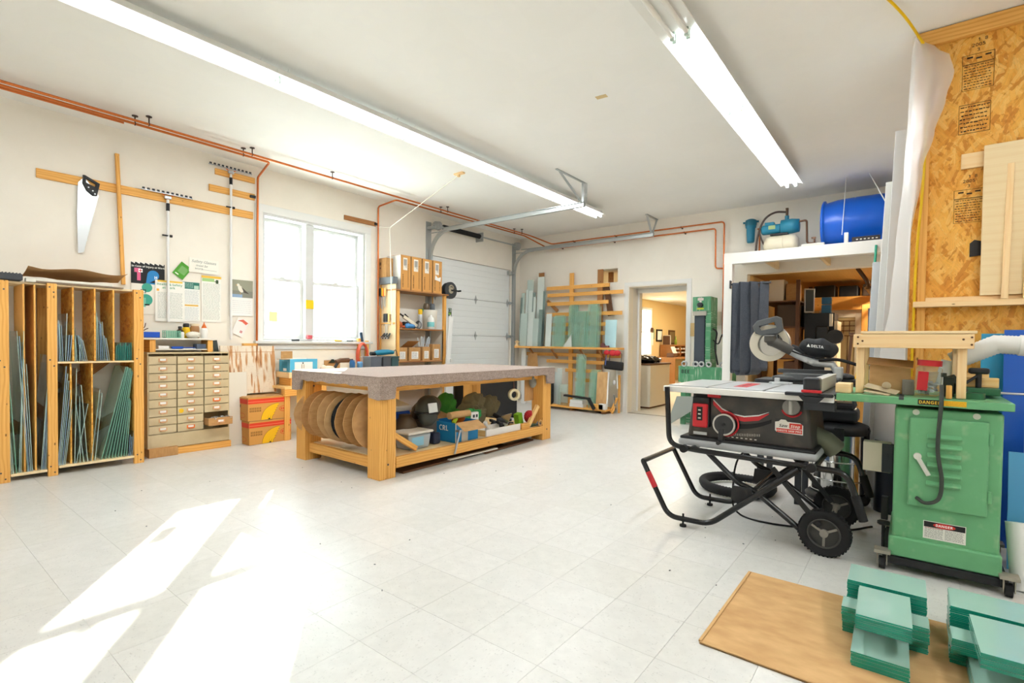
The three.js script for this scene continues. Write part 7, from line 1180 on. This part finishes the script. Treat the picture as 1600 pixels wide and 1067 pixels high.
// ---------- pump shelf over the store room opening ----------
{
  const s = thing('pump_shelf', 'white painted beam and deck carrying the pump and barrel', 'shelf', [-1.87, 0, -6.9]);
  mesh('post', [L(-0.05, 0.05, 0, 2.165, -0.05, 0.05)], M.paintWhite, s);
  mesh('beam', [L(-0.055, 2.3, 2.165, 2.305, -0.045, 0.045, { r: 0.004 })], M.paintWhite, s);
  mesh('deck', [L(-0.05, 2.3, 2.275, 2.304, -0.87, -0.046)], M.paintWhite, s);
  each('joist', [0.4, 1.0, 1.6].map((x) => L(x - 0.02, x + 0.02, 2.18, 2.274, -0.87, -0.046)), M.ply, s);
  mesh('end_post', [L(2.2, 2.3, 0, 2.164, -0.05, 0.05)], M.paintWhite, s);
  mesh('upright_stop', [L(1.24, 1.28, 2.305, 2.42, -0.02, 0.03)], M.paintWhite, s);
  const D = 2.306;
  const pump = thing('water_pump', 'teal jet pump on a cream pressure tank', 'pump', [-1.34, D, -7.25]);
  mesh('tank', [lathe([[0, -0.2], [0.06, -0.195], [0.1, -0.16], [0.108, -0.12], [0.108, 0.12], [0.1, 0.16], [0.06, 0.195], [0, 0.2]], 0, 0.125, 0, { axis: 'x', seg: 36 }), torus(0.109, 0.004, 0.03, 0.125, 0, { axis: 'x', rs: 5 })], std('#e7dcc2', 0.4), pump);
  mesh('tank_foot', [L(-0.12, -0.09, 0, 0.04, -0.09, 0.09), L(0.09, 0.12, 0, 0.04, -0.09, 0.09)], M.darkGrey, pump);
  mesh('saddle', [L(-0.12, 0.08, 0.23, 0.255, -0.06, 0.06)], M.black, pump);
  mesh('motor', [C(0.062, 0.2, -0.11, 0.32, 0, { axis: 'x', seg: 28 }), ball(0.03, 0.06, 0.06, -0.21, 0.32, 0), L(-0.19, -0.08, 0.37, 0.41, -0.04, 0.04, { r: 0.008 })], M.teal, pump);
  mesh('pump_head', [lathe([[0, -0.1], [0.09, -0.1], [0.092, 0.02], [0.08, 0.1], [0, 0.1]], 0.10, 0.335, 0, { axis: 'x', seg: 28 }), C(0.025, 0.06, 0.06, 0.44, 0)], M.teal, pump);
  mesh('motor_plate', [B(0.08, 0.05, 0.004, -0.1, 0.335, 0.063)], std('#9fb37c', 0.5), pump);
  mesh('hose', [tube([[0.06, 0.52, 0], [-0.08, 0.53, 0.01], [-0.2, 0.45, 0.02], [-0.27, 0.25, 0.03], [-0.29, 0.05, 0.03], [-0.28, 0.0, 0.03]], 0.013), tube([[-0.25, 0.3, 0.05], [-0.22, 0.2, 0.06], [-0.18, 0.1, 0.05]], 0.01)], std('#4a3c34', 0.5), pump);
  mesh('valve', [C(0.016, 0.11, 0.06, 0.5, 0), B(0.03, 0.02, 0.03, 0.06, 0.56, 0)], std('#5a4634', 0.4, 0.6), pump);
  mesh('outlet_pipe', [bent([[0.18, 0.38, 0], [0.28, 0.39, 0], [0.29, 0.1, 0.0], [0.40, 0.09, 0], [0.46, 0.05, 0]], 0.012, 0.03), B(0.05, 0.02, 0.02, 0.36, 0.16, 0), C(0.01, 0.06, 0.37, 0.125, 0)], std('#6a4a36', 0.4, 0.6), pump);
  mesh('inlet_pipe', [bent([[-0.36, 0.42, -0.35], [-0.33, 0.42, -0.35], [-0.32, 0.06, -0.3], [-0.24, 0.04, -0.05], [-0.2, 0.06, 0]], 0.011, 0.03)], M.copper, pump);
  const f = thing('water_filter', 'teal cartridge water filter on the wall beside the pump', 'filter', [-1.80, 2.56, -7.66]);
  mesh('bowl', [lathe([[0, 0], [0.04, 0], [0.05, 0.02], [0.056, 0.2], [0.068, 0.21], [0.068, 0.24]])], M.teal, f); mesh('cap', [lathe([[0.07, 0.235], [0.075, 0.26], [0.07, 0.31], [0.04, 0.325], [0, 0.326]]), C(0.014, 0.2, 0, 0.285, 0, { axis: 'x' })], std('#1d6f86', 0.45), f); mesh('wall_bracket', [L(-0.03, 0.03, 0.24, 0.34, -0.108, -0.06)], M.galv, f);
  const b = thing('blue_barrel', 'large blue plastic drum lying on the white shelf', 'barrel', [-0.45, D, -7.30]);
  mesh('drum', [lathe([[0, -0.44], [0.27, -0.44], [0.29, -0.43], [0.29, -0.41], [0.262, -0.395], [0.285, -0.28], [0.292, -0.12], [0.286, -0.11], [0.292, -0.1], [0.292, 0.12], [0.285, 0.28], [0.262, 0.395], [0.29, 0.41], [0.29, 0.43], [0.27, 0.44], [0, 0.44]], 0, 0.302, 0, { axis: 'x', seg: 56 })], std('#0f5fd0', 0.3), b);
  mesh('label', [(() => { const g = plain(new THREE.CylinderGeometry(0.2932, 0.2932, 0.13, 12, 1, true, -0.2, 0.45)); g.rotateZ(-PI / 2); g.rotateX(PI / 2 - 0.05); g.translate(-0.03, 0.302, 0); return g; })()], printed(print(128, 160, (c) => { c.fillStyle = '#dfe6ee'; c.fillRect(0, 0, 128, 160); lines(c, 10, 12, 108, 12, 12, '#8a8f98'); c.fillStyle = '#c88a4a'; c.fillRect(30, 40, 60, 10); })), b);
  mesh('cradle', [L(-0.3, -0.24, 0, 0.03, -0.2, 0.2), L(0.24, 0.3, 0, 0.03, -0.2, 0.2)], M.black, b);
  single('tie_strap', 'white cord holding the barrel to the ceiling', 'cord', [rod([0, 0, 0], [0.18, -0.42, 0.14], 0.006), rod([-0.22, 0, 0.0], [-0.24, -0.68, 0.1], 0.004)], M.white, [-0.42, 3.095, -7.1]).position.set(-0.42, 3.095, -7.06);
  const ra = thing('car_radio', 'flat black boxed radio lying on the white shelf', 'radio', [-0.42, D, -6.95]);
  mesh('body', [L(-0.14, 0.12, 0, 0.06, -0.03, 0.045, { r: 0.004 })], std('#2a2426', 0.4), ra); mesh('buttons', [...Array(6)].map((_, k) => B(0.018, 0.012, 0.004, -0.09 + k * 0.036, 0.03, 0.0465)), M.offWhite, ra);
  single('white_crate', 'low white box on the shelf between pump and barrel', 'box', [L(-0.14, 0.1, 0, 0.07, -0.1, 0.1)], M.offWhite, [-0.95, D, -7.2]);
  single('green_pole', 'thin green pole leaning on the white beam', 'pole', [rod([-0.04, -2.24, 0.5], [0, 0, 0.0], 0.012)], std('#1fa07f', 0.4), [-0.33, 2.242, -6.84]);
  // grey sanding belts hung on a rod
  const rk = thing('belt_hook', 'steel rod on the white post that carries the grey belts', 'hook', [-1.81, 1.90, -6.82]); mesh('rod', [rod([-0.02, 0, 0], [0.45, 0, 0], 0.012)], M.darkGrey, rk); mesh('plate', [L(-0.024, -0.012, -0.05, 0.05, -0.03, 0.03)], M.darkGrey, rk);
  const belt = new THREE.MeshStandardMaterial({ roughness: 0.9, map: dataTex(128, 128, (u, v) => { const n = fb(u, v, 40, 40, 171, 2) - 0.5, k = fb(u, v, 4, 6, 173, 3) - 0.5; return [76 + n * 16 + k * 16, 81 + n * 16 + k * 16, 90 + n * 16 + k * 16]; }, [0.3, 0.3]) });
  [[-1.745, 0.12, 1.12, 0.06, 0.03, 'outermost grey sanding belt hanging beside the white post'], [-1.655, 0.11, 1.14, 0.07, 0.075, 'grey sanding belt overlapping in front of the others'], [-1.55, 0.12, 1.13, 0.085, 0.03, 'grey sanding belt gaping open at its lower end'], [-1.44, 0.1, 1.08, 0.05, 0.0, 'innermost dark sanding belt near the store room shelves']].forEach(([x, w, h, o, z, lab], i) => {
    const P = [], n = 14; const prof = (r, k) => { const a = []; for (let j = 0; j <= n; j++) { const t = j / n * PI; a.push([0.016 * k * Math.cos(t), 0.016 * k * Math.sin(t)]); } for (let j = 0; j <= n; j++) { const t = PI + j / n * PI; a.push([o * r * Math.cos(t), -h + o + o * r * Math.sin(t)]); } return a; };
    const g = extr(prof(1, 1.25), w, 0, 0, 0, { holes: [prof(0.95, 1.05)] }); g.rotateY(PI / 2); { const p = g.attributes.position; for (let k = 0; k < p.count; k++) p.setX(k, p.getX(k) * (1 + 0.35 * Math.min(1, -Math.min(0, p.getY(k)) / h)) + 0.03 * (i - 1.5) * Math.min(0, p.getY(k)) * 0.5); metric(g, 'y'); }
    single('sanding_belt', lab, 'belt', [g], belt, [x, 1.90, -6.82 + [0, 0.06, 0.03, -0.02][i]], [0.45, 0.75, 0.95, 0.5][i], undefined);
  });
}
// ---------- store room ----------
{
  const sh = thing('store_shelf', 'tall dark shelving filled with cartons in the store room', 'shelf', [-1.55, 0, -9.2]);
  each('upright', [L(-0.3, -0.25, 0, 2.1, 0.7, 0.75), L(0.2, 0.25, 0, 2.1, 0.7, 0.75), L(-0.3, -0.25, 0, 2.1, -0.45, -0.4), L(0.2, 0.25, 0, 2.1, -0.45, -0.4)], M.dark, sh);
  for (const y of [0.45, 0.95, 1.42, 1.8]) mesh('shelf_board', [L(-0.3, 0.25, y - 0.02, y, -0.45, 0.75)], M.dark, sh);
  const B2 = (x0, x1, y0, y1, z0, z1, m, lab) => single('store_box', lab, 'box', [L(x0, x1, 0, y1 - y0, z0, z1)], m, [0, y0, 0]);
  B2(-1.72, -1.52, 1.801, 2.12, -8.8, -8.5, M.offWhite, 'pale carton high on the store shelving'); B2(-1.5, -1.34, 1.801, 2.06, -8.85, -8.55, M.cardboard, 'brown carton high on the store shelving'); B2(-1.6, -1.33, 1.421, 1.74, -8.8, -8.5, std('#4a3a2a', 0.7), 'dark brown carton below the high shelf');
  B2(-1.5, -1.3, 1.421, 1.75, -9.3, -8.95, M.black, 'black speaker box on the store shelving'); B2(-1.6, -1.31, 0.951, 1.4, -8.9, -8.5, M.brown, 'wood panelled box at waist height on the store shelving'); B2(-1.5, -1.3, 0.451, 0.9, -9.6, -8.5, M.dark, 'low dark cabinet box in the store shelving');
  const bc = thing('black_cabinet', 'tall black cabinet in the store room', 'cabinet', [-1.05, 0, -8.95]); mesh('body', [L(-0.22, 0.16, 0, 1.62, -0.25, 0.25)], std('#141312', 0.5), bc); mesh('side_panel', [L(0.161, 0.2, 0.0, 1.5, -0.25, 0.26)], M.cream, bc);
  const sp = thing('framed_picture', 'grey framed panel leaning on the black cabinet', 'frame', [-1.22, 1.63, -8.74]); mesh('frame', [B(0.14, 0.36, 0.03, 0, 0.18, 0, { ry: 0.5 })], M.steel, sp); mesh('panel', [B(0.11, 0.32, 0.034, 0, 0.18, 0, { ry: 0.5 })], std('#3d4a52', 0.4), sp);
  single('blue_box', 'small blue and cream carton on the black cabinet', 'box', [B(0.12, 0.12, 0.12, 0, 0.06, 0), B(0.12, 0.1, 0.12, 0, 0.18, 0)], std('#1f5f86', 0.5), [-1.0, 1.621, -8.8]);
  const lo = thing('timber_loft', 'pine loft platform in the store room', 'platform', [-0.9, 0, -10.3]);
  mesh('post', [L(-0.62, -0.52, 0, 2.0, 0.5, 0.6)], M.fir, lo); mesh('post', [L(0.35, 0.43, 0, 1.82, 0.5, 0.58)], M.fir, lo); mesh('beam', [L(-0.7, 0.45, 1.72, 1.9, 0.5, 0.6)], M.fir, lo); mesh('deck', [L(-0.7, 0.45, 1.9, 1.93, -1.4, 0.6)], M.fir, lo); mesh('side_rail', [L(0.43, 0.47, 1.68, 1.93, -1.4, 0.6)], M.pine, lo);
  for (const [x, w, h, m, lab] of [[-1.15, 0.3, 0.2, M.black, 'black case on the timber loft'], [-0.82, 0.26, 0.18, std('#1d2430', 0.6), 'dark blue case on the timber loft'], [-0.56, 0.16, 0.16, std('#4d4038', 0.7), 'brown case at the loft corner']]) single('loft_case', lab, 'case', [B(w, h, 0.4, 0, h / 2, 0, { r: 0.02 })], m, [x, 1.931, -10.0]);
  const dr = thing('spare_door', 'cream spare door with leaded glass standing in the store room', 'door', [-0.92, 0, -9.85]);
  mesh('frame', [L(-0.3, -0.2, 0, 1.74, 0, 0.04), L(0.2, 0.3, 0, 1.74, 0, 0.04), L(-0.2, 0.2, 1.6, 1.74, 0, 0.04), L(-0.2, 0.2, 0, 0.55, 0, 0.04)], M.offWhite, dr); mesh('pane', [L(-0.2, 0.2, 0.55, 1.6, 0.016, 0.022, { r: 0 })], std('#c9b98e', 0.25), dr);
  mesh('leading', [1.3, 1.38, 1.46, 1.54].map((y) => L(-0.2, 0.2, y, y + 0.012, 0.022, 0.028)).concat([-0.12, -0.04, 0.04, 0.12].map((x) => L(x, x + 0.01, 1.3, 1.55, 0.022, 0.028)), [-0.1, 0.1].map((x) => L(x, x + 0.01, 0.55, 1.3, 0.022, 0.028))), M.dark, dr);
  for (const [x, z, w, h, ry, lab] of [[-0.52, -9.5, 0.2, 1.78, 0.3, 'wide orange pine board standing beside the spare door'], [-0.38, -9.3, 0.14, 1.72, 0.4, 'narrow orange pine board standing in the store room'], [-0.27, -9.1, 0.05, 1.7, 0.2, 'thin pine stick standing in the store room']]) single('pine_board', lab, 'board', [B(w, h, 0.02, 0, h / 2, 0, { ry })], M.fir, [x, 0, z]);
  single('black_machine', 'black motor housing hung in front of the spare door', 'motor', [B(0.16, 0.3, 0.18, -0.1, 0.15, 0, { r: 0.02 }), C(0.1, 0.18, 0.06, 0.15, 0, { axis: 'z' })], M.blackGloss, [-0.98, 1.12, -8.5]).position.set(-0.92, 1.12, -8.6);
  single('motor_post', 'cream steel post carrying the black motor', 'post', [L(-0.06, 0.06, 0, 1.12, -0.06, 0.06), L(-0.02, 0.02, 1.42, 1.6, -0.02, 0.02)], M.cream, [-0.92, 0, -8.6]);
  single('dark_pole', 'dark steel bar leaning in the store room opening', 'bar', [bar([0, 0.3, 0], [0.06, 1.27, 0], 0.03, 0.03), B(0.05, 0.04, 0.05, 0.06, 1.28, 0)], M.dark, [-0.62, 0, -7.2]);
  single('yellow_sign', 'yellow folding floor sign in the store room', 'sign', [extr([[-0.08, 0], [0.08, 0], [0.045, 0.5], [-0.01, 0.5]], 0.02, 0, 0.62, 0)], M.yellow, [-0.42, 0.0, -6.6]);
  single('sign_pedestal', 'dark stool under the yellow sign', 'stool', [L(-0.12, 0.12, 0, 0.62, -0.1, 0.1)], M.dark, [-0.42, 0, -6.6]);
  const pr = thing('pipe_rack', 'iron pipe rack hanging from the store room ceiling', 'rack', [-0.5, 0, -9.5]);
  const iron = std('#5a4430', 0.5, 0.5);
  for (const x of [0.0, 0.28]) { mesh('hanger', [bent([[x - 0.1, 2.19, 1.2], [x + 0.02, 2.0, 1.2], [x + 0.02, 1.9, 1.2]], 0.025, 0.06)], iron, pr); mesh('rail', [rod([x, 1.93, 1.4], [x, 1.93, -2.6], 0.022)], iron, pr); mesh('drop', [rod([x, 1.93, -0.6], [x, 2.2, -0.6], 0.014), rod([x, 1.93, -2.2], [x, 2.2, -2.2], 0.014)], iron, pr); }
  mesh('crossbar', [1.0, 0.4, -0.2, -0.8, -1.4, -2.0].map((z) => rod([0, 1.94, z], [0.32, 1.94, z], 0.01)), iron, pr);
  mesh('carried_pipe', [0.05, 0.1, 0.15, 0.2].map((x) => rod([x, 1.965, 1.2], [x, 1.965, -2.4], 0.013)), M.brown, pr);
  const lampO = thing('fluorescent_light', 'warm lit fixture on the store room ceiling', 'ceiling light', [-0.04, 2.12, -9.4]);
  mesh('housing', [L(-0.06, 0.06, 0.02, 0.08, -0.6, 0.6)], enamel, lampO); mesh('tube', [C(0.016, 1.15, 0, 0.0, 0, { axis: 'z' })], new THREE.MeshStandardMaterial({ color: '#fff', emissive: new THREE.Color(1, 0.82, 0.55), emissiveIntensity: 8, roughness: 0.4 }), lampO);
  const a = new THREE.RectAreaLight(new THREE.Color(1, 0.82, 0.55), 190, 0.1, 1.1); a.position.set(0, -0.03, 0); a.rotation.x = -PI / 2; lampO.add(a); a.name = 'tube_light';
}
// ---------- office ----------
{
  const c = thing('office_counter', 'white boxed counter just inside the office', 'counter', [-3.9, 0, -8.8]);
  mesh('body', [L(-0.5, 0.32, 0.03, 0.76, -0.6, 0.3)], M.offWhite, c); mesh('top', [L(-0.52, 0.34, 0.76, 0.79, -0.62, 0.32)], M.dark, c); mesh('plinth', [L(-0.48, 0.3, 0, 0.03, -0.58, 0.28)], M.dark, c);
  single('black_bag', 'crumpled black plastic bag on the office counter', 'bag', (() => { const g = ball(0.4, 0.07, 0.3, 0, 0.06, 0, { seg: 40, hs: 20 }), p = g.attributes.position; for (let i = 0; i < p.count; i++) p.setY(i, Math.max(0.002, p.getY(i) + 0.02 * Math.sin(p.getX(i) * 40) * Math.sin(p.getZ(i) * 35))); g.computeVertexNormals(); return [g]; })(), M.blackGloss, [-3.94, 0.79, -8.86]);
  single('wood_screen', 'orange wood screen standing behind the counter', 'panel', [L(-0.03, 0.35, 0, 0.8, -0.02, 0.02)], std('#e08a1c', 0.5), [-3.3, 0, -9.7]);
  const o = thing('desk_organizer', 'wooden desk with letter cubbies along the office wall', 'desk', [-5.55, 0, -15.7]);
  mesh('desk', [L(-0.34, 0.35, 0.72, 0.76, -1.1, 1.6), L(-0.34, 0.33, 0, 0.72, -1.1, -1.06), L(-0.34, 0.33, 0, 0.72, 1.56, 1.6)], M.brown, o);
  mesh('cubby_frame', [L(-0.34, 0.1, 0.76, 1.1, -1.1, -1.07), L(-0.34, 0.1, 0.76, 1.1, 1.0, 1.03), L(-0.34, 0.1, 1.09, 1.12, -1.1, 1.03), L(-0.34, -0.32, 0.76, 1.1, -1.1, 1.0)].concat([-0.6, -0.1, 0.5].map((z) => L(-0.34, 0.1, 0.76, 1.1, z, z + 0.02))), M.brown, o);
  mesh('cubby_shelf', [0.86, 0.97].map((y) => L(-0.34, 0.09, y, y + 0.015, -1.07, 1.0)), M.brown, o);
  mesh('letters', [...Array(16)].map((_, k) => L(-0.25, 0.06, 0.876 + (k % 2) * 0.11, 0.91 + (k % 2) * 0.11, -1.0 + k * 0.12, -0.9 + k * 0.12)), M.paper, o);
  const ph = thing('desk_phone', 'dark phone and paper tray on the office desk', 'phone', [-5.4, 0.761, -14.35]); mesh('base', [B(0.22, 0.12, 0.3, 0, 0.06, 0, { r: 0.02 })], M.dark, ph); mesh('paper', [B(0.02, 0.22, 0.26, 0.05, 0.2, 0, { rz: 0.4 })], M.offWhite, ph);
  const pic = (y, z, w, h, fm, im, lab, m = 0.05) => { const p = thing('wall_picture', lab, 'picture', [XL + 0.001, y, z]); mesh('frame', [L(0, 0.03, -h / 2, h / 2, -w / 2, w / 2)], fm, p); mesh('mat', [B(0.004, h - m * 2, w - m * 2, 0.032, 0, 0, { r: 0 })], im, p); };
  pic(1.39, -14.62, 0.42, 0.36, M.black, M.paper, 'black framed certificate on the yellow office wall'); pic(1.35, -15.62, 0.5, 0.44, M.dark, std('#8d7a52', 0.6), 'brown framed picture on the yellow office wall');
  pic(1.42, -14.18, 0.14, 0.3, std('#c8a96a', 0.6), std('#9bb08a', 0.6), 'small pale print beside the certificate', 0.02); pic(1.45, -13.95, 0.1, 0.25, M.offWhite, std('#d8c49a', 0.6), 'tiny cream note beside the office window', 0.02);
  const cal = thing('office_calendar', 'hanging calendar beside the office window', 'calendar', [XL + 0.002, 1.4, -14.08]); mesh('photo', [B(0.006, 0.12, 0.2, 0, 0.14, 0)], M.dark, cal); mesh('page', [B(0.006, 0.36, 0.2, 0, -0.12, 0)], M.paper, cal); cal.position.z = -14.0; cal.position.x = XL + 0.05;
  const bk = thing('book_row', 'row of dark binders on the cubby top', 'binder', [-5.72, 1.121, -14.72]); mesh('binder', [B(0.2, 0.26, 0.05, 0, 0.13, 0)], M.dark, bk); mesh('binder', [B(0.2, 0.28, 0.04, 0, 0.14, -0.07, { rx: 0.1 })], M.offWhite, bk);
  single('green_bottle', 'slim green bottle on the cubby top', 'bottle', [lathe([[0, 0], [0.04, 0], [0.04, 0.14], [0.015, 0.18], [0.015, 0.26], [0, 0.26]])], std('#8aa33a', 0.3), [-5.62, 1.121, -15.2]);
  for (const [z, ol] of [[-11, 'warm ceiling panel light between the doorway and the office window'], [-14.5, 'warm ceiling panel light above the office desk']]) {
    const l = thing('office_light', ol, 'ceiling light', [-4.0, OC - 0.03, z], 0, 'office ceiling lights'); mesh('frame', [L(-0.32, 0.32, 0.005, 0.03, -0.32, 0.32)], M.white, l); mesh('diffuser', [L(-0.29, 0.29, 0, 0.006, -0.29, 0.29)], new THREE.MeshStandardMaterial({ color: '#fff', emissive: new THREE.Color(1, 0.9, 0.7), emissiveIntensity: 2, roughness: 0.5 }), l);
    const a = new THREE.RectAreaLight(new THREE.Color(1, 0.88, 0.68), 46, 0.56, 0.56); a.position.set(0, -0.02, 0); a.rotation.x = -PI / 2; l.add(a); a.name = 'panel_light';
  }
}

// crumbs of glass and wood on the floor
{ const g = []; for (let k = 0; k < 45; k++) g.push(B(rr(0.003, 0.011), 0.003, rr(0.003, 0.006), rr(-4.6, 0.4), 0.0016, rr(-4.4, -0.9), { r: 0, ry: rr(0, 3) })); const m = single('floor_debris', 'small dark crumbs scattered on the tile floor', 'debris', g, M.grey); m.userData.kind = 'stuff'; }

renderer.render(scene, camera);
